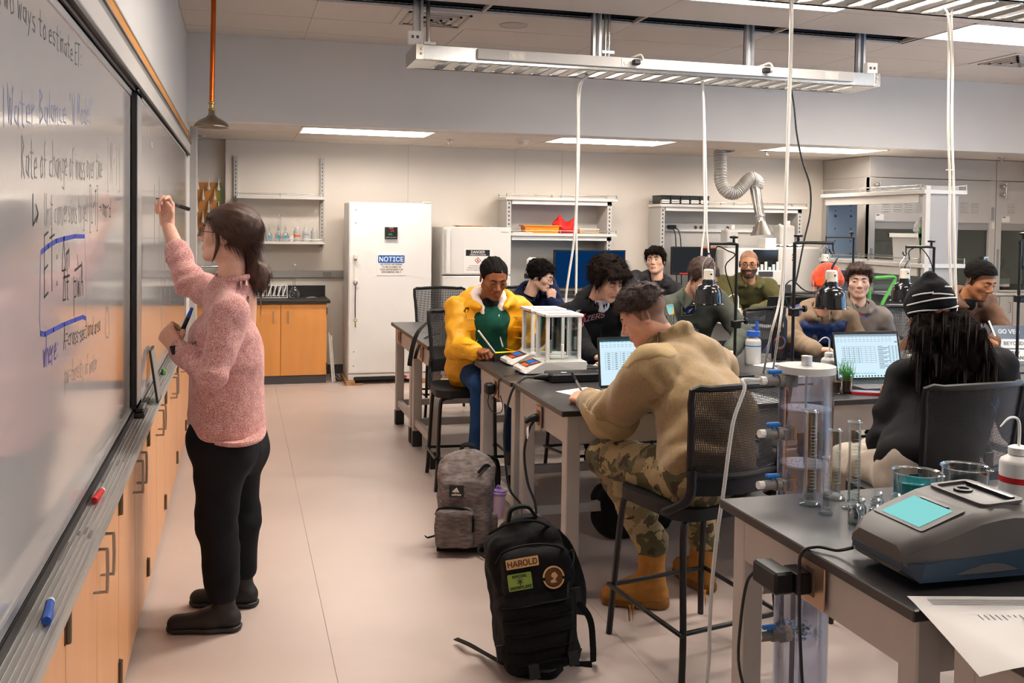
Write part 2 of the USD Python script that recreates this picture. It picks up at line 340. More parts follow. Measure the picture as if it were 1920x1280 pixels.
mat('shelf_grey', 'B9B6B2', .45); mat('shelf_light', 'CFCCC7', .45); mat('hood_grey', 'B5B1AC', .5); mat('hood_dark', '8E8B89', .5); mat('panel_blue', '5B6878', .4)
mat('black_plastic', '121315', .45, spec=.35); mat('black_gloss', '0C0C0E', .16, coat=.3); mat('dark_grey_plastic', '3D3B3B', .5); mat('grey_plastic', '77736F', .5)
mat('black_metal', '151515', .35, metal=.3); mat('cable_black', '121212', .5); mat('cable_white', 'DAD4CB', .5); mat('chair_black', '111216', .5, spec=.3)
mat('orange_tray', 'E8860A', .45); mat('red_cloth', 'C81410', .7, noise=.15, nscale=10); mat('blue_plastic', '1C6FC0', .4); mat('blue_cap', '1E4FA8', .4); mat('red', 'C3161C', .45); mat('green_pen', '2E9A4E', .4); mat('purple_lid', '8F6FA8', .45); mat('lilac', 'C9AFC4', .45)
mat('sign_blue', '0A57A8', .4); mat('ink_black', '1A1818', .6); mat('ink_blue', '2A3E9C', .6); mat('ink_purple', '5A4A98', .6); mat('ink_faint', '8C8682', .7); mat('ink_bluefaint', '7E86B0', .7)
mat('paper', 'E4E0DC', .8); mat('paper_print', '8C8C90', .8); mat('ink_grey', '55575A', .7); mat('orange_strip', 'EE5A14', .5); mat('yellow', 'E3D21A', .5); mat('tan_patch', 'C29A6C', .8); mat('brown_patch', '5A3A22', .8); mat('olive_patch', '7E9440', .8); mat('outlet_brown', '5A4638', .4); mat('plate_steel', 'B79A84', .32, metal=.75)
mat('hose_grey', 'A9A7A4', .4, metal=.35); mat('white_instr', 'D8D6D2', .4); mat('cyan_label', '2FA0C8', .5); mat('green', '3E8E3A', .6); mat('amber', '3A2015', .12); mat('soil', '4A3424', .95, noise=.3, nscale=200); mat('key_brass', 'A88A4A', .3, metal=.9); mat('cord_purple', '4A2448', .7)
mat_pane('glass_clear', 'F7FAFA', 1.5, .02); mat_pane('acrylic', 'E9ECF4', 1.45, .05, .04); mat_pane('hood_glass', 'C9D2CE', 1.45, .03); mat_pane('glass_solid', 'F8FAFA', 1.5, .10, .05)
mat('water_teal', '1FA3AC', .05, trans=.75, ior=1.33); mat('poly_bottle', 'DAD9D6', .35, trans=.35, ior=1.3); mat('poly_white', 'E2E1DE', .4); mat('blue_water', '8CA6C8', .1, trans=.8, ior=1.33)
mat_glow('lens_glow', 'FFF2E4', LAMP); mat_glow('lens_glow_high', 'FFF4E8', LAMP * 1.55); mat_glow('screen_white', 'CFE8F6', 1.0); mat_glow('screen_cyan', '93E6E2', .8); mat_glow('lcd_blue', '3C8CE8', .7); mat_glow('screen_navy', '0C3A6E', .55); mat_glow('led_red', 'FF2A30', 1.2); mat_glow('led_green', '36D36A', .9); mat_glow('screen_dim', '4E5256', .28)
mat('screen_bar', 'C6DDEB', .6); mat_glow('screen_line', '7F97A8', .5); mat_glow('screen_top', '3A6E7C', .5); mat_glow('screen_icon', '3F9C5A', .6); mat_glow('screen_row', 'A9BCCB', .7)
mat('orange_key', 'D0541E', .45); mat('key_black', '111316', .35); mat('lcd_frame', '2A2320', .4); mat('blue_shell', '1D3448', .42); mat('grey_shell', '4A4645', .5); mat('jacket_black', '0C0C0E', .75, noise=.3, nscale=20, bump=.3, bscale=120, bdist=.003)  # the blue shell colour holds a blue reflection on dark grey plastic
def mesh_cloth(name, col, sx, sz, hole):
    """open net: round holes cut out of a dark sheet on its own coordinates"""
    nodes = {'tc': ('texture_coordinate', {}), 'sx': ('separate_xyz', {}), 't': ('transparent_bsdf', {}), 'p': ('principled_bsdf', dict(base_color=srgb(col), roughness=.5)), 'x': ('mix_closure', {}),
             'a': ('math', dict(math_type='multiply', value2=float(sx))), 'b': ('math', dict(math_type='multiply', value2=float(sz))), 'sa': ('math', dict(math_type='sine')), 'sb': ('math', dict(math_type='sine')),
             'm': ('math', dict(math_type='multiply')), 'ab': ('math', dict(math_type='absolute')), 'g': ('math', dict(math_type='greater_than', value2=hole))}
    mat_nodes(name, nodes, [('tc.object', 'sx.vector'), ('sx.x', 'a.value1'), ('sx.z', 'b.value1'), ('a.value', 'sa.value1'), ('b.value', 'sb.value1'), ('sa.value', 'm.value1'), ('sb.value', 'm.value2'), ('m.value', 'ab.value1'), ('ab.value', 'g.value1'), ('g.value', 'x.fac'), ('p.BSDF', 'x.closure1'), ('t.BSDF', 'x.closure2')], 'x.closure')
mesh_cloth('chair_net', '0E0F13', 520, 520, .66)

# ------------------------------------------------------------------ the room
WY, WZ, CZ, SY = 10.6, 2.482, 3.22, 8.71            # back wall, low ceiling, main ceiling, soffit face
fl = struct_group('floor')                           # welded vinyl sheets, one prim each, with hairline seams
xs = [-2.1, -1.487, .341, 1.455, 3.284, 5.113, 6.942, 9.35]
for i in range(7): part(fl, 'floor_sheet', bx(xs[i] + .0008, xs[i+1] - .0008, -2.1, 10.8, -.05, 0), 'vinyl')
part(fl, 'seam_bed', bx(-2.1, 9.35, -2.1, 10.8, -.06, -.003), 'base_dark')
struct('wall_back', cat(bx(-.147, 7.0, WY, WY + .12, 0, 3.4), bx(-2.1, -.147, WY + .1, WY + .2, 0, 3.4), bx(7.0, 9.4, WY, WY + .12, 0, 3.4)), 'wall_paint')
struct('trim_1', bx(1.772, 1.776, WY - .002, WY, .1, WZ), 'wall_grey')
for x in (2.99, 3.55): struct('trim_1', bx(x, x + .003, WY - .0025, WY, .1, WZ), 'wall_grey')
struct('baseboard_back', bx(-2.0, 6.9, WY - .012, WY, 0, .10), 'base_dark')
struct('wall_left', cat(bx(-.62, -.44, -2.1, 9.29, 0, 3.3)), 'soffit')
struct('wall_pier', bx(-.62, -.385, 9.29, 9.62, 0, 3.3), 'wall_grey')
struct('wall_alcove', bx(-2.1, -2.0, 8.6, 10.8, 0, 3.3), 'wall_paint')
struct('wall_alcove_front', bx(-2.1, -.62, 8.5, 8.6, 0, 3.3), 'wall_paint')
struct('wall_front', bx(-.62, 9.35, -2.2, -2.1, 0, 3.3), 'wall_paint')
wr = struct_group('wall_right')                      # window wall, to the right of what is seen
part(wr, 'wall_panel', cat(bx(9.3, 9.42, -2.2, 10.8, 0, .9), bx(9.3, 9.42, -2.2, 10.8, 2.6, 3.3), bx(9.3, 9.42, -2.2, -.75, .9, 2.6), bx(9.3, 9.42, 5.95, 10.8, .9, 2.6), bx(9.3, 9.42, 1.15, 1.65, .9, 2.6), bx(9.3, 9.42, 3.55, 4.05, .9, 2.6)), 'wall_paint')
for k, y in enumerate((.2, 2.6, 5.0)):
    w = struct_group('window_%d' % (k + 1))
    part(w, 'window_frame', cat(bx(9.28, 9.4, y - .95, y + .95, .88, .93), bx(9.28, 9.4, y - .95, y + .95, 2.57, 2.62), bx(9.28, 9.4, y - .97, y - .92, .9, 2.6), bx(9.28, 9.4, y + .92, y + .97, .9, 2.6), bx(9.3, 9.38, y - .02, y + .02, .9, 2.6)), 'alu')
    part(w, 'pane', bx(9.34, 9.346, y - .93, y + .93, .92, 2.58), 'glass_clear')
struct('wall_soffit', bx(-2.1, 9.35, SY, SY + .12, WZ, 3.4), 'soffit')
# suspended ceilings: every tile its own piece lying on the grid
cg = [-1.92, -.693, .532, 1.757, 2.981, 4.206, 5.431, 6.655, 7.88, 9.3]
ce = struct_group('ceiling')
rows = [(5.07, 5.675), (5.68, 6.285), (6.29, 6.902), (7.18, 7.785), (7.79, 8.395), (8.40, 8.705)]
for ri, (a, b) in enumerate(rows):
    for i in range(9):
        if (i, a) in ((6, 6.29), (4, 5.68)) or cg[i+1] < -.3: continue
        part(ce, 'ceiling_tile', bx(max(cg[i], -.44) + .003, cg[i+1] - .003, a + .002, b - .002, CZ, CZ + .018), 'tile_white')
gr = [bx(x - .012, x + .012, 5.0, 8.71, CZ + .004, CZ + .03) for x in cg[2:-1]] + [bx(-.44, 9.3, b - .008, b + .012, CZ + .004, CZ + .03) for a, b in rows if abs(b - 6.902) > .01]
part(ce, 'ceiling_grid', cat(*gr), 'grid_white')
part(ce, 'ceiling_slab', cat(bx(-2.1, 9.4, -2.2, 5.07, CZ, CZ + .05), bx(-2.1, 9.4, 5.0, 8.72, CZ + .16, CZ + .2)), 'tile_white')
part(ce, 'ceiling_slot', cat(bx(.53, 5.45, 6.88, 7.2, CZ + .15, CZ + .156), bx(.53, 5.45, 7.174, 7.178, CZ + .02, CZ + .15), bx(.53, 5.45, 6.904, 6.908, CZ + .02, CZ + .15), bx(.526, .53, 6.9, 7.18, CZ, CZ + .15), bx(5.446, 5.452, 6.9, 7.18, CZ, CZ + .15)), 'black_gap')
part(ce, 'ceiling_tile', bx(-.44, .526, 6.908, 7.176, CZ, CZ + .018), 'tile_white'); part(ce, 'ceiling_tile', bx(5.455, 9.3, 6.908, 7.176, CZ, CZ + .018), 'tile_white')
cl = struct_group('ceiling_low')
for a, b in ((SY + .122, 8.915), (8.92, 9.53), (9.535, 10.14), (10.145, WY + .1)):
    for i in range(9):
        if a == 8.92 and i in (2, 4, 6): continue
        part(cl, 'ceiling_tile', bx(cg[i] + .003, cg[i+1] - .003, a + .002, b - .002, WZ, WZ + .018), 'tile_white')
part(cl, 'ceiling_grid', cat(*[bx(x - .012, x + .012, SY + .125, WY, WZ + .004, WZ + .03) for x in cg[1:-1]] + [bx(-2, 9.3, y - .012, y + .012, WZ + .004, WZ + .03) for y in (8.917, 9.532, 10.142)]), 'grid_white')
part(cl, 'ceiling_slab', bx(-2.1, 9.4, SY + .125, WY + .2, WZ + .2, WZ + .25), 'tile_white')
# black strut channel in the slot
st = thing('strut_channel', 'black slotted strut channel running in the open ceiling slot', 'channel', (3, 7.15, CZ + .02))
part(st, 'channel', cat(bx(.54, 5.44, 7.125, 7.170, CZ + .022, CZ + .03), bx(.54, 5.44, 7.125, 7.131, CZ + .022, CZ + .062), bx(.54, 5.44, 7.164, 7.17, CZ + .022, CZ + .062)), 'strut_black')
part(st, 'slot_holes', cat(*[bx(x, x + .018, 7.142, 7.152, CZ + .0205, CZ + .023) for x in np.arange(.56, 5.4, .05)]), 'hood_dark', kind='stuff')
# recessed fluorescent fixtures
def light_fixture(x0, y0, z, label, w=1.225, d=.612, glow='lens_glow_high'):
    t = thing('light_fixture', label, 'ceiling light', (x0 + w / 2, y0 + d / 2, z)); x1, y1 = x0 + w, y0 + d
    part(t, 'frame', cat(bx(x0, x1, y0, y0 + .016, z - .004, z + .06), bx(x0, x1, y1 - .016, y1, z - .004, z + .06), bx(x0, x0 + .016, y0, y1, z - .004, z + .06), bx(x1 - .016, x1, y0, y1, z - .004, z + .06)), 'plastic_white')
    ym = (y0 + y1) / 2
    part(t, 'reflector', cat(sheet(lambda u, v: (x0 + .016 + (w - .032) * u, y0 + .016 + .2 * v, z + .004 + .085 * math.sin(v * math.pi / 2)), 2, 7, -.004), sheet(lambda u, v: (x0 + .016 + (w - .032) * u, y1 - .016 - .2 * v, z + .004 + .085 * math.sin(v * math.pi / 2)), 2, 7, .004), bx(x0, x1, y0, y1, z + .115, z + .12)), 'plastic_white', smooth=60)
    part(t, 'lens', cat(bx(x0 + .05, x1 - .05, ym - .105, ym + .105, z + .035, z + .075, .012)), glow)
    part(t, 'end_cap', cat(bx(x0 + .016, x0 + .05, ym - .11, ym + .11, z + .03, z + .08), bx(x1 - .05, x1 - .016, ym - .11, ym + .11, z + .03, z + .08)), 'plastic_white'); return t
for x, w in ((.532, 'above the wall shelf and tall freezer'), (2.981, 'in line with the middle hanging cord'), (5.431, 'beside the flexible exhaust arm')): light_fixture(x, 8.918, WZ, 'recessed fluorescent fixture in the low ceiling ' + w, glow='lens_glow')
light_fixture(5.431, 6.29, CZ, 'bright recessed fluorescent fixture in the high ceiling at top right'); light_fixture(1.757, 4.75, CZ - .13, 'added unseen fluorescent fixture in the high ceiling left of the hanging rail'); light_fixture(2.981, 5.68, CZ, 'recessed fluorescent fixture cut by the top edge above the hanging rail')  # the middle one is added out of view to brighten soffit and ceiling
for x, y in ((.532, 4.1), (2.981, 3.5), (5.431, 4.1), (7.88, 4.1), (2.981, .6), (4.9, 1.6)): light_fixture(x, y, CZ - .13, 'fluorescent fixture over the near half of the room, ' + {(.532, 4.1): 'beside the whiteboard', (2.981, 3.5): 'above the middle tables', (5.431, 4.1): 'right of the middle tables', (7.88, 4.1): 'by the windows', (2.981, .6): 'behind the camera side', (4.9, 1.6): 'added to brighten the near table'}[(x, y)])  # all out of view, for lighting; the near-table one added to brighten tabletops

# ------------------------------------------------------------------ whiteboard wall
t = thing('map_rail', 'long grey fascia and cork tack strip above the whiteboards', 'rail', (-.42, 4, 2.2))
part(t, 'fascia', bx(-.44, -.400, -1, 8.55, 2.182, 2.262, .003), 'fascia_grey'); part(t, 'rail_lip', cat(bx(-.44, -.405, -1, 8.57, 2.266, 2.290), bx(-.44, -.398, -1, 8.57, 2.290, 2.296)), 'grey_plastic')  # lip coloured darker than the fascia to stand for shade in the groove
part(t, 'tack_strip', bx(-.44, -.404, -1, 8.57, 2.297, 2.340), 'cork', label='orange cork strip'); part(t, 'top_edge', bx(-.44, -.400, -1, 8.57, 2.340, 2.347), 'alu')
part(t, 'end_clip', cat(bx(-.42, -.392, 8.30, 8.33, 2.262, 2.36), bx(-.42, -.392, 8.56, 8.575, 2.262, 2.35), bx(-.41, -.385, 8.31, 8.42, 2.35, 2.356)), 'steel')
part(t, 'board_track', cat(bx(-.44, -.402, -1, 8.55, 2.168, 2.182), bx(-.44, -.436, -1, 8.55, 2.12, 2.17), bx(-.424, -.418, -1, 8.55, 2.155, 2.17)), 'track_dark')
t = thing('whiteboard', 'large glossy whiteboard covered in handwritten notes and a boxed formula', 'whiteboard', (-.437, 2, 1.5))
BX = -.432
part(t, 'writing_surface', bx(-.44, BX, -1.2, 4.75, .850, 2.135), 'board_white'); part(t, 'frame', cat(bx(-.44, BX + .005, -1.2, 4.75, 2.128, 2.15), bx(-.44, BX + .006, -1.2, 4.75, .832, .852)), 'alu')
part(t, 'lower_track', cat(bx(-.44, -.438, -1.2, 8.55, .795, .835), bx(-.428, -.424, -1.2, 8.55, .795, .82)), 'track_dark')
wb = t
t = thing('sliding_whiteboard', 'sliding whiteboard panel with aluminium edges behind the raised marker', 'whiteboard', (-.41, 6, 1.5))
part(t, 'writing_surface', bx(-.424, -.407, 4.28, 8.0, .86, 2.140), 'board_white'); part(t, 'side_edge', bx(-.428, -.407, 4.253, 4.262, .845, 2.143), 'panel_edge')
part(t, 'frame', cat(bx(-.426, -.404, 4.257, 4.43, .845, 2.147), bx(-.426, -.404, 7.9, 8.04, .845, 2.147), bx(-.426, -.404, 4.257, 8.04, 2.135, 2.147), bx(-.426, -.404, 4.257, 8.04, .845, .862)), 'alu')
part(t, 'roller', ell((-.413, 4.33, 2.158), (.010, .02, .012), 2), 'black_plastic'); 
part(t, 'smudges', cat(*[bx(-.4068, -.4064, y, y + dy, z, z + dz) for y, dy, z, dz in ((4.75, .05, 2.02, .03), (4.9, .12, 1.97, .03), (5.1, .02, 1.5, .3), (5.4, .015, 1.35, .5), (5.8, .02, 1.2, .4), (5.55, .01, 1.0, .5), (6.2, .015, 1.1, .3))]), 'ink_faint', kind='stuff')
# single-stroke handwriting on the board plane
GLY = {'a': ['8,10 2,9 1,3 6,1 8,9 8,0'], 'b': ['1,18 1,0 7,1 8,7 1,8'], 'c': ['8,9 2,8 1,2 8,1'], 'd': ['8,18 8,0 1,1 2,9 8,8'], 'e': ['1,5 8,6 6,10 1,8 1,1 8,1'], 'f': ['7,18 3,16 3,0', '0,9 7,9'], 'g': ['8,9 2,10 1,3 8,3', '8,10 7,-6 1,-5'], 'h': ['1,18 1,0', '1,8 6,10 8,6 8,0'], 'i': ['3,10 3,0', '3,14 3,13'], 'l': ['2,18 2,0'], 'm': ['0,10 0,0', '0,8 3,10 4,0', '4,8 7,10 8,0'], 'n': ['1,10 1,0', '1,8 6,10 8,0'], 'o': ['5,10 1,6 3,0 8,2 7,9 4,10'], 'r': ['1,10 1,0', '1,7 6,10'], 's': ['7,10 2,9 2,6 7,4 6,0 1,1'], 't': ['4,17 4,1 7,0', '0,11 8,11'], 'u': ['1,10 1,2 5,0 8,2 8,10', '8,3 9,0'], 'v': ['0,10 4,0 8,10'], 'w': ['0,10 2,0 4,8 6,0 8,10'], 'y': ['1,10 4,3', '8,10 2,-6'],
 'A': ['0,0 4,18 8,0', '2,7 7,7'], 'B': ['1,0 1,18 7,15 1,10 8,5 1,0'], 'E': ['8,18 1,17 1,0 8,1', '1,9 7,10'], 'L': ['1,18 1,0 7,0'], 'M': ['0,0 1,18 4,6 7,18 8,0'], 'R': ['1,0 1,18 7,14 1,9 8,0'], 'T': ['0,17 9,18', '4,18 4,0'], 'U': ['1,18 1,2 5,0 8,2 8,18'], 'W': ['0,18 2,0 4,12 6,0 9,18'], 'D': ['4,18 0,0 9,0 4,18'], 'p': ['1,12 1,-8', '1,10 7,10 7,2 1,2'], '=': ['1,11 8,11', '1,5 8,5'], ':': ['3,10 3,9', '3,3 3,2'], '-': ['1,8 8,8'], '[': ['6,20 2,20 2,-3 6,-3'], ']': ['2,20 6,20 6,-3 2,-3'], '/': ['1,8 8,11'], '1': ['4,18 4,0'], '>': ['1,14 1,0 8,5', '5,9 8,5 6,1'], '~': ['0,8 9,8', '6,11 9,8 6,5'], '"': ['3,18 3,14', '6,18 6,14'], 'I': ['2,18 2,0']}
def write(s, y, z, h, slant=0, w=None, r=.0016, mt='ink_black', adv=None, parent=None):
    k = h / 18; w = w or k; ms = []
    for ch in s:
        for st_ in GLY.get(ch, ()):
            q = [tuple(map(float, p.split(','))) for p in st_.split()]; jz = random.uniform(-1, 1)
            P = [(BX + .0006, y + a * w, z + (b + jz) * k) for a, b in q]
            for p0, p1 in zip(P, P[1:]):
                d = A(p1) - A(p0); n = np.cross(d, (1, 0, 0)); n = n / max(np.linalg.norm(n), 1e-9) * r; e = d / max(np.linalg.norm(d), 1e-9) * r * .6; a, b = A(p0) - e, A(p1) + e
                ms.append((np.vstack([a - n, a + n, b + n, b - n]), A([[0, 2, 1], [0, 3, 2]])))
        y += (6 if ch in ' ' else 4.5 if ch in 'il:1' else 11) * w; z += slant * 11 * w
    part(parent or wb, 'handwriting', cat(*ms), mt)
def wspan(s, a, b, h, mt='ink_black', r=.0018):
    """one line of writing from the point a on the board to b"""
    n = sum(6 if c == ' ' else 4.5 if c in 'il:1' else 11 for c in s); w = (b[1] - a[1]) / n; write(s, a[1], a[2], h, (b[2] - a[2]) / (b[1] - a[1]), w, r, mt)
wspan('Two ways to estimate ET:', (BX, 2.0, 2.022), (BX, 2.98, 2.045), .060)
wspan('1 Water Balance "W Model"', (-0.432, 2.021, 1.795), (-0.432, 3.214, 1.901), .075, 'ink_bluefaint')
wspan('Rate of change of mass over time', (-0.432, 2.196, 1.704), (-0.432, 3.418, 1.754), .085, 'ink_faint', .0022); wspan('[M/T]', (-0.432, 3.537, 1.743), (-0.432, 3.918, 1.757), .14, 'ink_faint', .0018)
wspan('>', (-0.432, 2.302, 1.61), (-0.432, 2.389, 1.616), .085, 'ink_black', .003); wspan('Unit conversions to get', (-0.432, 2.438, 1.604), (-0.432, 3.106, 1.618), .075, 'ink_faint', .002); wspan('[L/T]', (-0.432, 3.137, 1.608), (-0.432, 3.319, 1.608), .11); wspan('~ mm/d', (-0.432, 3.343, 1.635), (-0.432, 3.637, 1.633), .065)
def stroke(pts, r, mt):
    P = [A(p) + A([.0006, 0, 0]) for p in pts]; ms = []
    for p0, p1 in zip(P, P[1:]):
        d = p1 - p0; n = np.cross(d, (1, 0, 0)); n = n / np.linalg.norm(n) * r; e = d / np.linalg.norm(d) * r * .7; ms.append((np.vstack([p0 - e - n, p0 - e + n, p1 + e + n, p1 + e - n]), A([[0, 2, 1], [0, 3, 2]])))
    part(wb, 'handwriting', cat(*ms), mt)
stroke([(-0.432, 2.4, 1.546), (-0.432, 2.483, 1.558), (-0.432, 2.586, 1.568), (-0.432, 2.698, 1.572), (-0.432, 2.865, 1.576), (-0.432, 3.034, 1.573)], .006, 'ink_blue'); stroke([(-0.432, 2.393, 1.363), (-0.432, 2.443, 1.356), (-0.432, 2.549, 1.355), (-0.432, 2.697, 1.353), (-0.432, 2.864, 1.348), (-0.432, 3.004, 1.343), (-0.432, 3.064, 1.333)], .006, 'ink_blue')
stroke([(-0.432, 2.394, 1.545), (-0.432, 2.388, 1.466), (-0.432, 2.381, 1.395), (-0.432, 2.393, 1.363)], .0025, 'ink_bluefaint'); stroke([(-0.432, 3.044, 1.573), (-0.432, 3.064, 1.453), (-0.432, 3.064, 1.333)], .0015, 'ink_bluefaint')
wspan('ET:', (-0.432, 2.431, 1.436), (-0.432, 2.607, 1.452), .15, r=.0026); wspan('Dm', (-0.432, 2.667, 1.491), (-0.432, 2.795, 1.493), .085, r=.0024); stroke([(-0.432, 2.69, 1.473), (-0.432, 2.778, 1.474)], .0034, 'ink_black'); wspan('Dt', (-0.432, 2.682, 1.412), (-0.432, 2.778, 1.407), .085, r=.0024)
stroke([(-0.432, 2.91, 1.523), (-0.432, 2.919, 1.494)], .002, 'ink_black'); stroke([(-0.432, 2.864, 1.483), (-0.432, 2.975, 1.493)], .0034, 'ink_black'); wspan('pwA', (-0.432, 2.846, 1.404), (-0.432, 3.024, 1.406), .095, r=.0024)
wspan('A=cross-sectional area', (-0.432, 2.689, 1.29), (-0.432, 3.369, 1.264), .055); wspan('where:', (-0.432, 2.423, 1.28), (-0.432, 2.606, 1.274), .070, 'ink_purple', .0028); wspan('pw=density of water', (-0.432, 2.704, 1.195), (-0.432, 3.308, 1.152), .055, 'ink_faint')
stroke([(-0.432, 3.511, 1.328), (-0.432, 3.485, 1.252), (-0.432, 3.512, 1.227), (-0.432, 3.567, 1.219), (-0.432, 3.595, 1.236), (-0.432, 3.566, 1.32), (-0.432, 3.525, 1.332), (-0.432, 3.511, 1.321), (-0.432, 3.581, 1.307)], .0022, 'ink_faint')
t = thing('marker_tray', 'grooved aluminium marker tray along the bottom of the whiteboards', 'tray', (-.40, 4, .78))
part(t, 'tray_top', cat(bx(-.44, -.352, -1.2, 8.6, .776, .790), bx(-.357, -.350, -1.2, 8.6, .766, .793)), 'alu_tray'); part(t, 'groove', cat(*[bx(x, x + .0025, -1.2, 8.6, .790, .7922) for x in (-.425, -.412, -.398, -.384, -.371)]), 'alu'); part(t, 'back_lip', cat(bx(-.44, -.434, -1.2, 8.6, .790, .806), bx(-.43, -.427, -1.2, 8.6, .79, .797)), 'alu')
part(t, 'smear', cat(*[bx(x, x + .006, y, y + dy, .7923, .7926) for x, y, dy in ((-.425, 2.55, .14), (-.41, 2.75, .03), (-.395, 2.76, .05), (-.38, 2.72, .06), (-.42, 3.3, .25), (-.40, 3.5, .08), (-.385, 3.55, .1), (-.40, 4.9, .2), (-.385, 5.1, .3))]), 'grey_plastic', kind='stuff')
def marker(loc, rz, col, lab):
    t = thing('dry_erase_marker', lab, 'marker', loc, rz)
    part(t, 'barrel', lathe([(.001, -.06), (.0085, -.058), (.0095, -.05), (.0095, .03), (.008, .035)], (0, 0, .0095), 16, (0, 1, 0)), 'plastic_white', local=True); part(t, 'cap', lathe([(.0085, .028), (.0105, .032), (.0105, .075), (.009, .08), (.001, .08)][::1], (0, 0, .0095), 16, (0, -1, 0)), col, local=True)
    part(t, 'wrap', lathe([(.0097, -.035), (.0097, .02)], (0, 0, .0095), 16, (0, 1, 0)), col, local=True, label='printed band on the barrel'); return t
marker((-.401, 3.12, .7925), -4, 'red', 'red and white dry erase marker lying in the tray near the front')
marker((-.385, 2.22, .7925), 6, 'blue_cap', 'blue capped dry erase marker at the bottom left of the tray'); marker((-.400, 5.62, .7925), 8, 'green', 'green capped dry erase marker in the tray beside the watch hand')
t = thing('board_eraser', 'grey felt board eraser lying in the marker tray', 'eraser', (-.405, 4.40, .7925)); part(t, 'felt', bx(-.428, -.382, 4.33, 4.47, .7925, .812, .003), 'foot_black'); part(t, 'handle_grip', bx(-.425, -.385, 4.335, 4.465, .812, .836, .006), 'dark_grey_plastic')
t = thing('tablet', 'tablet in a dark case leaning on the whiteboard from the tray', 'tablet', (-.36, 4.75, .7925))
o, u, v = A([-.358, 4.62, .795]), A([0, 1, 0.]), A([-.042, .10, .225]) / np.linalg.norm([-.042, .10, .225])
part(t, 'case', ext(rrect(.19, .255, .012, 4, (.10, .13)), .010, o, u, v), 'black_plastic'); part(t, 'screen_glass', ext(rrect(.17, .235, .008, 4, (.10, .13)), .001, o + np.cross(u, v) * .0102, u, v), 'grey_plastic', label='dark reflective screen')
# base cabinets under the tray
def base_cabinet(y0, lab):
    t = thing('base_cabinet', lab, 'cabinet', (-.41, y0 + .505, 0))
    part(t, 'body', bx(-.4395, -.395, y0 + .003, y0 + 1.007, .0, .772), 'maple'); part(t, 'plinth', bx(-.42, -.385, y0, y0 + 1.01, 0, .03), 'base_dark')
    for k in (0, 1):
        a = y0 + .003 + k * .505; d = part(t, 'door', bx(-.395, -.377, a, a + .499, .032, .770, .0015), 'maple_door')
        yh = y0 + .505 + (.07 if k else -.07)
        part(d, 'handle', tube([(-.378, yh, .73), (-.348, yh, .73), (-.342, yh, .722), (-.342, yh, .622), (-.348, yh, .614), (-.378, yh, .614)], .0045, 8, 2), 'handle_steel')
        ye = y0 + .004 if k == 0 else y0 + 1.006
        for z in (.10, .66): part(d, 'hinge', cat(cyl((-.371, ye, z), (-.371, ye, z + .075), .007), bx(-.378, -.374, ye - .014, ye + .014, z, z + .075)), 'hinge_dark')
    return t
where = ['behind the frame edge at bottom left', 'cut by the bottom edge of the picture', 'nearest the camera with its hinges in view', 'under the red marker', 'under the black eraser', 'behind the boots of the standing woman', 'beyond the standing woman', 'farthest along the whiteboard wall', 'at the far end of the run']
c0 = base_cabinet(3.38, 'maple base cabinet under the board eraser beside the standing woman')
labs = {-3: 'maple base cabinet at the camera end of the whiteboard wall', -2: 'maple base cabinet cut off by the bottom left corner', -1: 'maple base cabinet below the red marker in the tray', 1: 'maple base cabinet below the leaning tablet', 2: 'maple base cabinet partly hidden by the pink sweater', 3: 'maple base cabinet behind the standing woman', 4: 'maple base cabinet at the far end of the whiteboard wall'}
for k, l in labs.items(): copy(c0, (-.41, 3.38 + 1.01 * k + .505, 0), 0, l)
# ------------------------------------------------------------------ lab tables
def lab_table(x0, x1, y0, y1, lab, end=True, outlet='left', caps=True):
    t = thing('lab_table', lab, 'table', ((x0 + x1) / 2, (y0 + y1) / 2, 0)); H = .823
    part(t, 'tabletop', bx(x0, x1, y0, y1, H - .027, H, .003), 'table_top')
    a, b, c, d = x0 + .035, x1 - .035, y0 + .03, y1 - .03
    part(t, 'apron', cat(bx(a, a + .02, c, d, H - .155, H - .027), bx(b - .02, b, c, d, H - .155, H - .027), bx(a, b, c, c + .02, H - .155, H - .027), bx(a, b, d - .02, d, H - .155, H - .027)), 'table_grey')
    for x in (a, b - .06):
        for y in (c, d - .06):
            l = part(t, 'leg', bx(x - .002, x + .062, y - .002, y + .062, .0, H - .028, .004), 'table_grey'); part(l, 'foot_cap', bx(x - .005, x + .065, y - .005, y + .065, 0, .115, .003), 'foot_black')
    for x in (a + .01, b - .05): part(t, 'side_stretcher', bx(x, x + .04, c + .06, d - .06, .15, .20, .003), 'table_grey')
    part(t, 'long_stretcher', bx(a + .03, b - .03, d - .05, d - .01, .15, .20, .003), 'table_grey'); return t
def outlet(x, y, z, lab, sx=-1, w=.075, h=.115, face='brown'):
    t = thing('power_outlet', lab, 'outlet', (x, y, z)); part(t, 'plate', bx(x + sx * .006, x, y - w / 2, y + w / 2, z - h / 2, z + h / 2, .002), 'plate_steel'); part(t, 'socket', bx(x + sx * .009, x, y - .018, y + .018, z - .036, z + .036, .002), 'outlet_brown'); return t
XB = 1.345
tB1 = lab_table(XB, 3.17, 3.967, 4.760, 'grey lab table the soldier in the tan fleece writes at'); tB2 = lab_table(XB - .01, 3.17, 4.766, 5.56, 'grey lab table the student in the yellow coat leans on')
tB3 = lab_table(3.175, 5.0, 3.967, 4.760, 'grey lab table holding the lit laptop and the red phone'); tB4 = lab_table(3.175, 5.0, 4.766, 5.56, 'grey lab table in front of the student in the brown hoodie')
tA1 = lab_table(1.19, 3.02, 6.272, 7.070, 'grey lab table with the black bag lying on it'); tA2 = lab_table(1.19, 3.02, 7.076, 7.876, 'grey lab table nearest the tall white freezer')
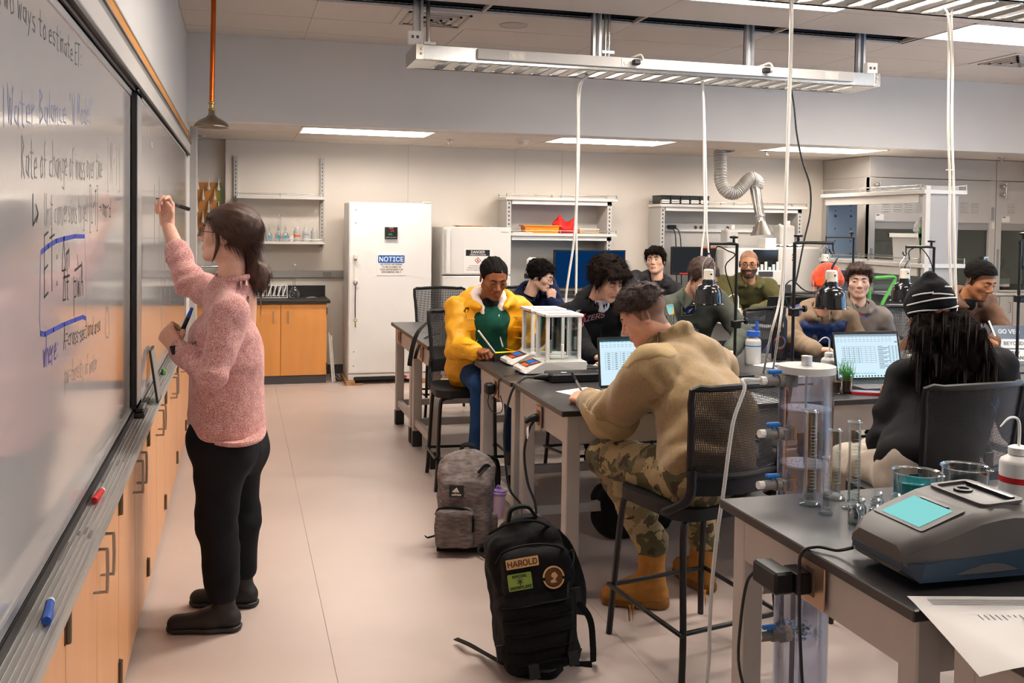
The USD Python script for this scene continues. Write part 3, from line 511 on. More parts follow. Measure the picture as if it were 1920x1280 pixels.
tA3 = lab_table(3.025, 4.85, 6.272, 7.070, 'grey lab table in front of the olive hoodie, near half'); tA4 = lab_table(3.025, 4.85, 7.076, 7.876, 'grey lab table the man in the olive hoodie writes on')
tC1 = lab_table(1.369, 3.2, 1.716, 2.577, 'near lab table holding the glass cylinders and the grey meter'); tC2 = lab_table(1.40, 3.2, .86, 1.700, 'nearest lab table with the paper sheet hanging over its edge')
outlet(1.215, 7.60, .735, 'outlet plate on the end of the table near the freezer'); outlet(1.215, 6.62, .735, 'outlet plate below the bag strap on the far table'); outlet(1.365, 5.15, .73, 'outlet plate with a black plug adapter by the yellow coat'); outlet(1.37, 4.37, .715, 'steel outlet plate with the thick black plug'); outlet(1.395, 2.13, .735, 'steel outlet plate with the big black power adapter', w=.12)
# ------------------------------------------------------------------ tall stools with net backs
def stool(x, y, rz, lab):
    t = thing('lab_stool', lab, 'stool', (x, y, 0), rz)
    part(t, 'seat', xf(ext(rrect(.46, .44, .09, 8), .045), (0, 0, .565)), 'chair_black', local=True)
    for sx in (-1, 1):
        for sy in (-1, 1): part(t, 'leg', tube([(sx * .12, sy * .16, .562), (sx * .185, sy * .185, .555), (sx * .205, sy * .195, .50), (sx * .22, sy * .225, .17), (sx * .23, sy * .235, 0)], .0125, 10, 5), 'black_metal', local=True)
    part(t, 'foot_ring', cat(*[cyl(p, q, .009) for p, q in (((-.22, -.225, .17), (.22, -.225, .17)), ((-.22, .225, .20), (.22, .225, .20)), ((-.235, -.24, .17), (-.235, .24, .20)), ((.235, -.24, .17), (.235, .24, .20)))]), 'black_metal', local=True)
    def bk(u, v): w = .205 + .022 * v; a = (u * 2 - 1); return (a * w, -.225 - .055 * (1 - a * a) - .035 * v, .735 + .315 * v + .012 * (1 - a * a) * v)
    part(t, 'back_net', quadgrid(bk, 17, 9), 'chair_net', local=True, smooth=True)
    rim = [bk(u, 0) for u in np.linspace(0, 1, 9)] + [bk(1, v) for v in (.33, .66)] + [bk(u, 1) for u in np.linspace(1, 0, 9)] + [bk(0, v) for v in (.66, .33, 0)]
    part(t, 'back_frame', cat(tube(rim, .013, 8, 2), sheet(lambda u, v: A(bk(u, 0)) + A([0, 0, -.07 + .08 * v]), 13, 3, .014)), 'chair_black', local=True)
    part(t, 'back_bracket', cat(*[tube([(s * .17, -.05, .575), (s * .225, -.12, .585), (s * .215, -.235, .66), (s * .205, -.24, .76)], .018, 8, 4) for s in (-1, 1)]), 'chair_black', local=True); return t
s0 = stool(1.70, 3.40, 12, 'black net-back stool under the soldier in the tan fleece')
def st_copy(x, y, rz, lab): return copy(s0, (x, y, 0), rz, lab)
st_copy(1.40, 5.98, 176, 'black net-back stool under the student in the yellow coat'); st_copy(2.60, 3.24, 4, 'black net-back stool under the student with long dark hair'); st_copy(1.72, 8.22, 182, 'empty black net-back stool facing the far table beside the freezer'); st_copy(2.20, 5.88, 185, 'black net-back stool under the curly haired student in the black hoodie')
st_copy(2.74, 5.82, 175, 'black net-back stool under the student in the green flight suit'); st_copy(3.62, 5.82, 180, 'black net-back stool under the student in the blue vest'); st_copy(4.66, 5.86, 180, 'black net-back stool under the student in the brown hoodie'); st_copy(5.35, 6.4, 20, 'empty black net-back stool beyond the end of the far tables'); st_copy(2.55, 8.3, 175, 'black net-back stool under the student in navy'); st_copy(3.60, 8.45, 180, 'black net-back stool under the student looking up'); st_copy(4.35, 8.15, 180, 'black net-back stool under the man in the olive hoodie')
st_copy(4.18, 6.0, 180, 'black net-back stool under the student in the grey hoodie')

# ------------------------------------------------------------------ ceiling fittings and hanging things
t = thing('shower_head', 'bronze safety shower bell hanging on a copper pipe', 'shower', (-.185, 6.9, 2.25)); c = A([-.188, 6.95, 0])
part(t, 'bell', lathe([(.012, .115), (.02, .11), (.024, .085), (.04, .068), (.075, .05), (.105, .028), (.116, .008), (.114, 0), (.105, .012), (.07, .035), (.02, .05)], c + A([0, 0, 2.262]), 36), 'bronze', smooth=50)
part(t, 'collar', lathe([(.018, 0), (.022, .006), (.022, .016), (.016, .022), (.016, .045), (.021, .05), (.021, .06), (.015, .066)], c + A([0, 0, 2.372]), 20), 'brass'); part(t, 'pipe', cyl(c + A([0, 0, 2.43]), (-.178, 7.0, 3.215), .0165, n=20), 'copper')
part(t, 'escutcheon', lathe([(.05, 3.222), (.04, 3.208), (.018, 3.204)], (-.178, 7.0, 0), 20), 'plastic_white')
for i, (p, l) in enumerate((((-0.373, 10.248, 2.482), 'pendent sprinkler head in the low ceiling by the left pier'), ((2.04, 9.682, 2.482), 'pendent sprinkler head in the low ceiling right of the freezer'), ((5.581, 9.595, 2.482), 'pendent sprinkler head in the low ceiling beside the exhaust arm'), ((8.419, 9.281, 2.482), 'pendent sprinkler head above the far fume hood'))):
    t = thing('sprinkler_head', l, 'sprinkler', p); p = A(p)
    part(t, 'escutcheon', lathe([(.035, 0), (.033, -.008), (.012, -.01)], p, 16), 'steel'); part(t, 'deflector', cat(cyl(p, p + A([0, 0, -.04]), .006), lathe([(.001, -.04), (.026, -.041), (.026, -.044), (.001, -.045)], p, 16)), 'steel')
p = A((2.72, 9.374, 2.482)); t = thing('smoke_detector', 'round white smoke detector on the low ceiling', 'detector', p); part(t, 'base', lathe([(.001, 0), (.07, 0), (.07, -.015), (.05, -.02)], p, 24), 'plastic_white'); part(t, 'chamber', lathe([(.05, -.02), (.045, -.045), (.03, -.055), (.001, -.056)], p, 24), 'ivory')
p = A((2.095, 7.523, 3.22)); t = thing('ceiling_speaker', 'round perforated speaker grille in the high ceiling', 'speaker', p); part(t, 'rim', lathe([(.115, 0), (.115, -.006), (.105, -.009), (.10, -.006)], p, 36), 'grid_white'); part(t, 'grille', lathe([(.001, -.009), (.06, -.009), (.102, -.006)], p, 36), 'grid_white')
def diffuser(x0, y0, l, n=4):
    t = thing('air_diffuser', l, 'air vent', (x0 + .3, y0 + .3, 3.22))
    part(t, 'frame', bx(x0, x0 + .605, y0, y0 + .605, 3.212, 3.2195, .002), 'tile_white')
    for k in range(n):
        a = .06 + .065 * k; part(t, 'louvre', cat(*[bx(x0 + a, x0 + .605 - a, y0 + q, y0 + q + .02, 3.203 - .004 * k, 3.212) for q in (a, .585 - a)], *[bx(x0 + q, x0 + q + .02, y0 + a, y0 + .605 - a, 3.203 - .004 * k, 3.212) for q in (a, .585 - a)]), 'grid_white'); 
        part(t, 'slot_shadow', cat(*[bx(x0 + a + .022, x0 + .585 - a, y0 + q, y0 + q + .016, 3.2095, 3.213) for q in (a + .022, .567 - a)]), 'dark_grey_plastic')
diffuser(1.15, 7.19, 'square air diffuser in the high ceiling behind the rail'); diffuser(6.66, 7.19, 'square air diffuser in the high ceiling near the right edge')
# ceiling mounted service rails with slotted plates
def service_rail(x0, x1, y0, y1, z, lab, ups, race, outs):
    t = thing('service_rail', lab, 'rail', ((x0 + x1) / 2, (y0 + y1) / 2, z)); n = int((x1 - x0 - .25) / .15); st = (x1 - x0 - .3) / n
    g = Polygon([(x0, y0), (x1, y0), (x1, y1), (x0, y1)]); holes = [Polygon(rrect(.085, (y1 - y0) * .80, .042, 6, (x0 + .18 + st * (i + .25), (y0 + y1) / 2))) for i in range(n)]
    for h_ in holes: g = g.difference(h_)
    part(t, 'slotted_plate', ext(g, .006, (0, 0, z)), 'steel'); part(t, 'slot_rims', cat(*[tube([(x, y, z - .001) for x, y in list(h_.exterior.coords)[:-1]], .004, 5, 1) for h_ in holes]), 'steel', kind='stuff')
    part(t, 'front_channel', bx(x0, x1, y0, y0 + .03, z, z + .105, .003), 'alu'); part(t, 'back_channel', bx(x0, x1, y1 - .03, y1, z, z + .105, .003), 'alu')
    for x in (x0, x1): part(t, 'end_plate', bx(x - .006, x + .05, y0 - .004, y1, z - .001, z + .108, .002) if x == x0 else bx(x - .05, x + .006, y0 - .004, y1, z - .001, z + .108, .002), 'steel')
    for x in (x0 + .03, x1 - .03):
        for zz in (.038, .072): part(t, 'bolt', ell((x, y0 - .006, z + zz), (.010, .006, .010), 1), 'alu')
    if race: part(t, 'raceway', bx(race[0], race[1], y0 - .035, y0 + .001, z + .022, z + .098, .003), 'shelf_grey')
    for x in outs:
        o = part(t, 'receptacle', bx(x - .06, x + .06, y0 - .0375, y0 - .034, z + .03, z + .09, .001), 'shelf_light')
        for s in (-.026, .026): part(o, 'socket', lathe([(.017, 0), (.017, .003), (.001, .004)], (x + s, y0 - .0375, z + .06), 16, (0, -1, 0)), 'ivory')
    for x in ups:
        part(t, 'upright', cat(bx(x - .035, x - .015, 7.02, 7.07, z + .1, CZ + .03), bx(x + .015, x + .035, 7.02, 7.07, z + .1, CZ + .03), bx(x - .035, x + .035, 7.06, 7.07, z + .1, CZ + .03)) if y0 > 6 else bx(x - .035, x + .035, (y0 + y1) / 2 - .03, (y0 + y1) / 2 + .03, z + .1, CZ + .05), 'alu')
    return t
rz_ = 2.787
ra = service_rail(1.195, 4.985, 6.83, 7.262, rz_, 'long aluminium service rail with slotted underside hung below the ceiling slot', (1.24, 2.62, 3.92, 5.0 - .05), (1.63, 4.72), (1.92, 2.79, 3.87, 4.52))
rb_ = service_rail(2.4, 6.6, 4.07, 4.50, rz_, 'aluminium service rail cut by the top edge above the near tables', (2.6, 4.2, 5.8), None, ())
for x, l in ((1.20, 'white junction box at the left end of the long rail'), (4.975, 'white data box at the right end of the long rail')):
    t = thing('junction_box', l, 'electrical box', (x, 6.9, rz_ + .1)); y = 6.96 if x > 3 else 6.98; z = rz_ + .106 if x > 3 else rz_ + .12; part(t, 'box', bx(x - .05, x + .05, y - .05, y, z, z + .10, .004), 'plastic_white')
    for s in (-.018, .018): part(t, 'port', bx(x + s - .009, x + s + .009, y - .053, y - .049, z + .045, z + .065), 'outlet_brown')
for x, l in ((2.81, 'black plug and white cord on the long rail, left one'), (3.895, 'black plug and white cord on the long rail, right one')):
    t = thing('plug', l, 'plug', (x, 6.77, rz_ + .06)); part(t, 'plug_body', bx(x, x + .055, 6.745, 6.795, rz_ + .043, rz_ + .083, .008), 'black_plastic'); part(t, 'cord', tube([(x + .05, 6.77, rz_ + .063), (x + .085, 6.775, rz_ + .08), (x + .075, 6.80, rz_ + .125), (x + .03, 6.83, rz_ + .112), (x + .0, 6.9, rz_ + .10)], .008, 8, 4), 'cable_white')
t = thing('conduit', 'corrugated flexible conduit beside the left rail upright', 'conduit', (1.31, 7.05, 3)); part(t, 'tube', tube([(1.315, 7.04, rz_ + .1), (1.315, 7.04, 3.0), (1.315, 7.06, 3.26)], [.014 + .002 * (i % 2) for i in range(60)], 8, 30), 'steel'); part(t, 'clip', bx(1.28, 1.37, 7.02, 7.03, 2.93, 2.95), 'alu')
t = thing('conduit', 'steel conduit pair beside the second rail upright', 'conduit', (2.70, 7.05, 3)); part(t, 'tube', cyl((2.69, 7.04, rz_ + .1), (2.69, 7.04, 3.25), .012), 'steel'); part(t, 'tube', cyl((2.72, 7.04, rz_ + .1), (2.72, 7.04, 3.25), .012), 'steel'); part(t, 'clip', bx(2.66, 2.76, 7.02, 7.03, 2.95, 2.97), 'alu')
def cord(lab, runs, r=.006, mt='cable_white', ties=()):
    t = thing('hanging_cord', lab, 'cord', (*runs[0][-1][:2], 0))
    for q in runs: part(t, 'cable', tube(q, r, 8, 6), mt)
    for p in ties: part(t, 'cable_tie', tube([(p[0] - .014, p[1] - .012, p[2]), (p[0] + .014, p[1] - .012, p[2]), (p[0] + .014, p[1] + .012, p[2]), (p[0] - .014, p[1] + .012, p[2]), (p[0] - .016, p[1] - .012, p[2] + .002)], .003, 5, 1), mt)
cord('pair of white cords hanging from the long rail above the yellow coat', [[(2.566, 7.1, 2.783), (2.498, 7.1, 2.685), (2.5, 7.1, 2.338), (2.499, 7.1, 1.887), (2.483, 7.1, 1.517), (2.444, 7.1, 1.229), (2.425, 7.1, 1.064), (2.424, 7.1, 0.87)], [(2.592, 7.1, 2.8), (2.512, 7.1, 2.666), (2.512, 7.1, 2.134), (2.501, 7.1, 1.723), (2.507, 7.1, 1.394), (2.507, 7.1, 1.096), (2.506, 7.1, 0.881)]], .0095)
cord('pair of white cords hanging from the long rail behind the left heat lamp', [[(3.491, 7.0, 2.777), (3.509, 7.0, 2.577), (3.525, 7.0, 2.033), (3.538, 7.0, 1.655), (3.516, 7.0, 1.402), (3.514, 7.0, 0.809)], [(3.51, 7.02, 2.781), (3.53, 7.02, 2.497), (3.555, 7.02, 1.993), (3.568, 7.02, 1.613), (3.597, 7.02, 1.359), (3.618, 7.02, 0.805)]], .0085)
cord('white cord pair dropping to the table beside the clear column', [[(2.642, 4.35, 2.926), (2.651, 4.35, 2.609), (2.655, 4.36, 2.318), (2.657, 4.37, 1.89), (2.66, 4.38, 1.512), (2.654, 4.4, 1.267), (2.618, 4.42, 1.074), (2.812, 4.812, 0.827)], [(2.664, 4.37, 2.933), (2.672, 4.37, 2.614), (2.676, 4.38, 2.322), (2.675, 4.39, 1.892), (2.678, 4.4, 1.512), (2.684, 4.42, 1.265), (2.667, 4.43, 1.072), (2.863, 4.802, 0.827)]], .0065)
cord('white cord pair hanging in front of the far fume hoods', [[(3.512, 4.3, 2.783), (3.544, 4.3, 2.73), (3.555, 4.3, 2.494), (3.562, 4.3, 2.161), (3.598, 4.32, 1.885), (3.605, 4.32, 1.576), (3.656, 4.34, 1.15), (3.678, 4.34, 0.893)], [(3.594, 4.32, 2.81), (3.58, 4.32, 2.742), (3.595, 4.32, 2.499), (3.602, 4.32, 2.165), (3.638, 4.34, 1.887), (3.655, 4.34, 1.576), (3.7, 4.36, 1.148), (3.722, 4.36, 0.889)]], .0065, ties=[(3.604, 4.33, 1.945)])
cord('black cable hanging from the long rail to the reagent shelf', [[(4.225, 6.9, 2.734), (4.253, 6.9, 2.6), (4.282, 6.9, 2.389), (4.336, 6.9, 2.178), (4.414, 6.9, 1.967), (4.42, 6.9, 1.753), (4.372, 6.9, 1.538), (4.312, 6.9, 1.237), (4.25, 6.9, 0.98), (4.239, 6.9, 0.856)]], .007, 'cable_black')
# ------------------------------------------------------------------ back wall, left: shelf, pegboard, sink counter
t = thing('wall_shelf', 'grey two-tier wall shelf on slotted standards above the sink counter', 'shelf', (.4, 10.45, 1.4)); SX0, SX1 = -.045, .845
for x in (SX0, SX1): s = part(t, 'standard', bx(x - .02, x + .02, 10.57, 10.6, 1.36, 2.31), 'shelf_grey'); part(s, 'slots', cat(*[bx(x - .004, x + .004, 10.568, 10.572, z, z + .018) for z in np.arange(1.4, 2.28, .04)]), 'dark_grey_plastic', kind='stuff')
for z in (1.40, 1.865):
    b = part(t, 'shelf_board', bx(SX0 + .01, SX1 + .01, 10.30, 10.58, z, z + .028, .002), 'shelf_light'); part(b, 'guard_rail', cat(*[cyl((SX0 + .02, 10.305, z + h), (SX1, 10.305, z + h), .003) for h in (.055, .045)]), 'alu')
    for x in (SX0 + .025, (SX0 + SX1) / 2, SX1 - .005): part(b, 'rail_post', cyl((x, 10.305, z + .02), (x, 10.305, z + .062), .006), 'alu')
    for x in (SX0, SX1): part(t, 'bracket', ext([(10.57, z), (10.32, z), (10.57, z - .03), (10.57, z + .10)], .012, (x - .006, 0, 0), (0, 1, 0), (0, 0, 1)), 'shelf_grey')
def wash_bottle(name, lab, loc, r=.035, h=.12, mt='poly_bottle', cap='poly_white', nozzle=.09, dirx=-1, label=None, catg='bottle'):
    t = thing(name, lab, catg, loc); L_ = A(loc, float)
    part(t, 'bottle', lathe([(.001, 0), (r * .92, 0), (r, .008), (r, h * .78), (r * .9, h * .86), (r * .5, h * .95), (r * .48, h)], L_, 24), mt, smooth=50); part(t, 'screw_cap', lathe([(r * .56, h * .96), (r * .56, h * 1.1), (r * .4, h * 1.13), (.001, h * 1.13)], L_, 20), cap)
    if nozzle: part(t, 'spout', tube([L_ + A([0, 0, h * 1.1]), L_ + A([0, 0, h * 1.1 + nozzle * .6]), L_ + A([dirx * nozzle * .12, 0, h * 1.1 + nozzle * .8]), L_ + A([dirx * nozzle * .45, -.01, h * 1.1 + nozzle * .82]), L_ + A([dirx * nozzle * .75, -.015, h * 1.1 + nozzle * .62])], [.0045, .0045, .004, .0035, .0022], 8, 4), 'poly_white')
    if label: part(t, 'label_band', lathe([(r * 1.01, h * label[1]), (r * 1.01, h * label[2])], L_, 24), label[0])
    return t
zs = 1.428
wash_bottle('wash_bottle', 'clear wash bottle with an orange label on the wall shelf', (.575, 10.40, zs), .035, .135, label=('orange_strip', .36, .50)); wash_bottle('wash_bottle', 'clear wash bottle with blue lettering, middle of the wall shelf row', (.665, 10.40, zs), .034, .13, label=('screen_row', .5, .62)); wash_bottle('wash_bottle', 'clear wash bottle at the right end of the wall shelf', (.755, 10.40, zs), .036, .13)
def reagent(x, lab): 
    t = thing('squirt_bottle', lab, 'bottle', (x, 10.40, zs)); c = (x, 10.40, zs)
    part(t, 'bottle', lathe([(.001, 0), (.03, 0), (.032, .006), (.032, .07), (.026, .085), (.013, .1), (.012, .12)], c, 20), 'glass_solid', smooth=50); part(t, 'stopper', lathe([(.013, .115), (.014, .14), (.006, .15), (.005, .17), (.001, .172)], c, 12), 'glass_solid'); part(t, 'label_patch', ext([(x - .015, .03), (x + .012, .03), (x + .018, .05), (x + .006, .062), (x - .012, .055)], .001, (0, 10.366, zs), (1, 0, 0), (0, 0, 1)), 'cyan_label')
reagent(.385, 'small glass bottle with a cyan label beside the tall cylinder'); reagent(.455, 'small glass bottle with a cyan label beside the white cup'); reagent(.29, 'small glass bottle with a cyan label behind the ponytail')
t = thing('graduated_cylinder', 'tall glass cylinder standing on the wall shelf', 'glassware', (.40, 10.46, zs)); part(t, 'tube', lathe([(.001, .01), (.016, .01), (.016, .27), (.019, .275), (.017, .275), (.014, .265)], (.40, 10.46, zs), 16), 'glass_solid'); part(t, 'foot', lathe([(.001, 0), (.032, 0), (.03, .008), (.016, .012)], (.40, 10.46, zs), 6), 'glass_solid')
obj('cup', lathe([(.001, 0), (.022, 0), (.03, .06), (.028, .06), (.021, .004)], (.515, 10.40, zs), 20), 'poly_white', 'white plastic cup between the bottles on the wall shelf', 'cup')
t = thing('drying_pegboard', 'brown drying pegboard with white pegs on the recessed wall', 'pegboard', (-.36, 10.68, 1.7)); part(t, 'board', bx(-.75, -.19, 10.66, 10.698, 1.46, 2.03, .003), 'cork'); part(t, 'board_edge', bx(-.225, -.19, 10.655, 10.702, 1.46, 2.03), 'olive_patch')  # the green strip at the right is a reflection painted as colour
for x, z in ((-.423, 1.985), (-.315, 1.985), (-.216, 1.98), (-.37, 1.875), (-.255, 1.875), (-.43, 1.75), (-.315, 1.75), (-.216, 1.745), (-.372, 1.64), (-.43, 1.53), (-.31, 1.53), (-.48, 1.87), (-.48, 1.64)):
    part(t, 'peg', tube([(x, 10.66, z + .09), (x, 10.645, z + .07), (x, 10.625, z + .02), (x, 10.61, z - .02), (x, 10.605, z - .035)], [.006, .006, .008, .018, .008], 10, 4), 'plastic_white')
for c_, r_, l in (((-.27, 10.60, 1.66), .05, 'round glass flask hanging on the pegboard, upper'), ((-.33, 10.60, 1.53), .06, 'round glass flask hanging on the pegboard, lower')):
    t = thing('flask', l, 'glassware', c_); part(t, 'bulb', ell(c_, (r_, r_ * .9, r_), 3), 'glass_solid', smooth=60); part(t, 'neck', cyl(A(c_) + A([0, 0, r_ * .9]), A(c_) + A([-.01, .02, r_ + .06]), .014), 'glass_solid')
t = thing('sink_counter', 'maple base cabinet with black epoxy worktop and splashback under the wall shelf', 'cabinet', (0, 10.25, 0))
part(t, 'worktop', bx(-2.0, .885, 9.94, 10.6, .815, .845, .003), 'epoxy_black'); part(t, 'splashback', bx(-2.0, .885, 10.575, 10.598, .845, .955), 'epoxy_black'); part(t, 'body', bx(-2.0, .852, 9.985, 10.598, .085, .815), 'maple_orange'); part(t, 'toe_kick', bx(-2.0, .85, 9.99, 10.5, 0, .085), 'base_dark')
for k, (a, b) in enumerate(((-.985, -.53), (-.525, -.065), (-.06, .395), (.40, .853))):
    d = part(t, 'door', bx(a, b, 9.966, 9.984, .088, .80, .0015), 'maple_orange'); xh = b - .07 if k % 2 == 0 else a + .07; part(d, 'handle', tube([(xh, 9.966, .735), (xh, 9.935, .735), (xh, 9.93, .728), (xh, 9.93, .63), (xh, 9.935, .62), (xh, 9.966, .62)], .0045, 8, 2), 'handle_steel')
    for z in (.14, .70): part(d, 'hinge', cyl((b if k % 2 else a, 9.96, z), (b if k % 2 else a, 9.96, z + .07), .006), 'hinge_dark')
t = thing('raceway', 'grey electrical raceway along the back wall above the sink counter', 'raceway', (.5, 10.58, 1.08)); part(t, 'cover', bx(-.14, 1.09, 10.56, 10.6, 1.04, 1.115, .003), 'hood_dark'); part(t, 'receptacle', bx(.86, .95, 10.556, 10.562, 1.058, 1.10, .002), 'grey_plastic'); part(t, 'indicator', bx(.866, .872, 10.554, 10.558, 1.062, 1.068), 'led_green')
t = thing('faucet', 'steel sink tap behind the chin of the standing woman', 'tap', (-.18, 10.45, .845)); part(t, 'spout', tube([(-.16, 10.45, .845), (-.16, 10.45, 1.14), (-.165, 10.43, 1.165), (-.22, 10.40, 1.165), (-.38, 10.36, 1.165)], .010, 10, 4), 'steel'); part(t, 'lever', tube([(-.16, 10.45, 1.10), (-.12, 10.42, 1.11), (-.08, 10.4, 1.12)], .007, 8, 3), 'steel')
t = thing('drying_rack', 'white wire rack of glass tubes on the black worktop', 'rack', (.25, 10.25, .845))
wr = [cyl((a, y, z), (b, y, z), .004, n=6) for z in (.86, .985) for y in (10.12, 10.38) for a, b in ((.02, .47),)] + [cyl((x, 10.12, z), (x, 10.38, z), .004, n=6) for z in (.86, .985) for x in (.02, .47)] + [cyl((x, 10.12, .86), (x, 10.12, .985), .003, n=6) for x in np.linspace(.02, .47, 12)] + [cyl((x, 10.38, .86), (x, 10.38, .985), .003, n=6) for x in np.linspace(.02, .47, 12)]
part(t, 'wire_frame', cat(*wr), 'plastic_white')
for k, x in enumerate(np.linspace(.05, .44, 9)):
    o = thing('test_tube', 'glass tube leaning in the white wire rack on the worktop', 'glassware', (x, 10.25, .865), group='tubes in the wire rack'); part(o, 'glass', tube([(x - .015, 10.22, .868), (x + .025, 10.26, .985)], .008, 8, 1), 'plastic_white')
t = thing('volumetric_flask', 'long-necked glass flask beside the white wire rack', 'glassware', (.545, 10.3, .845)); part(t, 'bulb', lathe([(.001, 0), (.05, .003), (.062, .03), (.055, .065), (.03, .10), (.016, .125), (.014, .15), (.013, .34), (.017, .345), (.015, .345), (.011, .33)], (.545, 10.3, .845), 24), 'glass_clear', smooth=60); part(t, 'rim', lathe([(.013, .335), (.018, .345), (.018, .35), (.013, .35)], (.545, 10.3, .845), 16), 'plastic_white')
t = thing('tongs', 'pale curved tongs lying on the black worktop', 'tool', (.72, 10.2, .85)); part(t, 'arm', tube([(.66, 10.18, .85), (.70, 10.2, .852), (.76, 10.22, .85)], .006, 6, 4), 'grey_plastic'); part(t, 'arm', tube([(.68, 10.24, .85), (.73, 10.24, .858), (.77, 10.2, .85)], .006, 6, 4), 'grey_plastic')
for k, (x, h) in enumerate(((.885, .50), (.90, .47), (.915, .46))): obj('rod', tube([(x + .03, 9.99 + k * .02, .003), (x + .01, 10.05 + k * .02, h * .6), (x, 10.10 + k * .02, h)], .006, 8, 1), 'plastic_white', 'thin white rod leaning at the end of the sink cabinet', 'rod', 'rods leaning by the sink cabinet')
for k in range(4): obj('wire_rod', cyl((.95 + k * .022, 10.03, .012), (.93 + k * .012, 10.40, .012 + .02 * (k % 2)), .006, n=8), 'dark_grey_plastic', 'dark rod lying on the floor between cabinet and freezer', 'rod', 'rods on the floor by the freezer')
# ------------------------------------------------------------------ freezer and refrigerator
t = thing('freezer', 'tall white upright laboratory freezer with a NOTICE sign', 'freezer', (1.49, 10.06, 0)); x0, x1 = 1.055, 1.888
part(t, 'body', bx(x0, x1, 9.865, 10.34, .045, 1.838, .006), 'white_enamel'); d = part(t, 'door', bx(x0 - .004, x1 + .004, 9.80, 9.855, .112, 1.838, .012), 'white_enamel'); part(t, 'gasket', bx(x0 + .01, x1 - .01, 9.853, 9.867, .13, 1.82), 'gasket'); part(t, 'hinge_cover', bx(1.80, 1.885, 9.80, 9.87, 1.838, 1.856, .004), 'ivory')
g = part(t, 'plinth', bx(x0, x1, 9.815, 9.86, .045, .105, .003), 'white_enamel'); part(g, 'grille', ext(rrect(.54, .034, .012, 5, (1.38, .062)), .004, (0, 9.815, 0), (1, 0, 0), (0, 0, 1)), 'black_gap'); part(g, 'warning_lamp', bx(1.625, 1.65, 9.808, 9.814, .055, .068), 'led_red')
c = part(t, 'controller', bx(1.408, 1.535, 9.776, 9.80, 1.472, 1.592, .003), 'key_black', label='black temperature controller')
part(c, 'readout', text('-18', .022, (1.47, 9.7755, 1.545), depth=.001), 'led_red'); part(c, 'readout', text('00.', .022, (1.465, 9.7755, 1.508), depth=.001), 'led_green'); part(c, 'print', text('TEMPERATURE CONTROL', .0065, (1.47, 9.7755, 1.485), depth=.001), 'plastic_white'); part(c, 'print', text('FREEZER', .008, (1.47, 9.7755, 1.578), depth=.001), 'plastic_white')
l = part(t, 'lock', cat(bx(1.098, 1.136, 9.775, 9.80, 1.268, 1.312, .005), bx(1.098, 1.136, 9.775, 9.80, 1.02, 1.062, .005), bx(1.103, 1.111, 9.792, 9.80, 1.06, 1.27)), 'ivory'); part(l, 'barrel', cyl((1.117, 9.77, 1.262), (1.117, 9.80, 1.262), .011), 'steel')
for x, z in ((1.117, 1.76), (1.117, 1.63), (1.107, .335), (1.105, .19)): part(d, 'screw', ell((x, 9.80, z), (.006, .004, .006), 1), 'outlet_brown')
t = thing('key_cord', 'brass key on a dark purple cord hanging on the freezer door', 'key', (1.117, 9.77, .6)); part(t, 'cord', cat(tube([(1.104, 9.772, 1.05), (1.10, 9.77, 1.03), (1.117, 9.768, 1.01), (1.133, 9.77, 1.03), (1.13, 9.772, 1.045)], .004, 6, 4), tube([(1.117, 9.768, 1.01), (1.114, 9.77, .85), (1.116, 9.771, .68)], .005, 6, 4)), 'cord_purple'); part(t, 'key', cat(lathe([(.012, -.003), (.018, 0), (.012, .003)], (1.116, 9.771, .655), 12, (0, 1, 0)), bx(1.112, 1.12, 9.77, 9.773, .585, .645), bx(1.12, 1.126, 9.77, 9.773, .588, .595), bx(1.12, 1.125, 9.77, 9.773, .602, .61)), 'key_brass')
t = thing('notice_sign', 'blue and white NOTICE sign taped to the freezer door', 'sign', (1.478, 9.798, 1.2)); part(t, 'sheet', bx(1.332, 1.628, 9.7965, 9.799, 1.104, 1.328), 'paper'); part(t, 'header', ext(rrect(.268, .078, .008, 4, (1.478, 1.268)), .0008, (0, 9.7965, 0), (1, 0, 0), (0, 0, 1)), 'sign_blue'); part(t, 'heading', text('NOTICE', .047, (1.478, 9.7955, 1.245), bold=True), 'paper')
for k, s in enumerate(('NO FOOD OR DRINK', 'TO BE STORED IN', 'THIS REFRIGERATOR', 'SPECIMENS ONLY')): part(t, 'line', text(s, .0165, (1.478, 9.7962, 1.206 - .0257 * k), bold=True), 'ink_black')
t = thing('floor_board', 'raw wooden runners under the tall freezer', 'board', (1.47, 10.05, 0)); part(t, 'runner', bx(1.03, 1.12, 9.77, 10.33, 0, .042, .003), 'wood_raw'); part(t, 'runner', bx(1.75, 1.88, 9.79, 10.33, 0, .042, .003), 'wood_raw'); part(t, 'splinter', bx(1.10, 1.20, 9.765, 9.785, .0, .02), 'wood_raw')
t = thing('refrigerator', 'white two-door refrigerator right of the tall freezer', 'refrigerator', (2.4, 10.25, 0)); x0, x1, yf = 2.045, 2.79, 10.0
part(t, 'body', bx(x0, x1, yf + .065, 10.58, .06, 1.602, .006), 'fridge_white'); part(t, 'plinth', bx(x0, x1, yf + .03, 10.5, 0.04, .13), 'grey_plastic'); f = part(t, 'freezer_door', bx(x0, x1, yf, yf + .06, 1.098, 1.604, .012), 'fridge_white'); lo = part(t, 'fridge_door', bx(x0, x1, yf, yf + .06, .14, 1.086, .012), 'fridge_white'); part(t, 'gasket', bx(x0 + .01, x1 - .01, yf + .058, yf + .068, .15, 1.59), 'gasket')
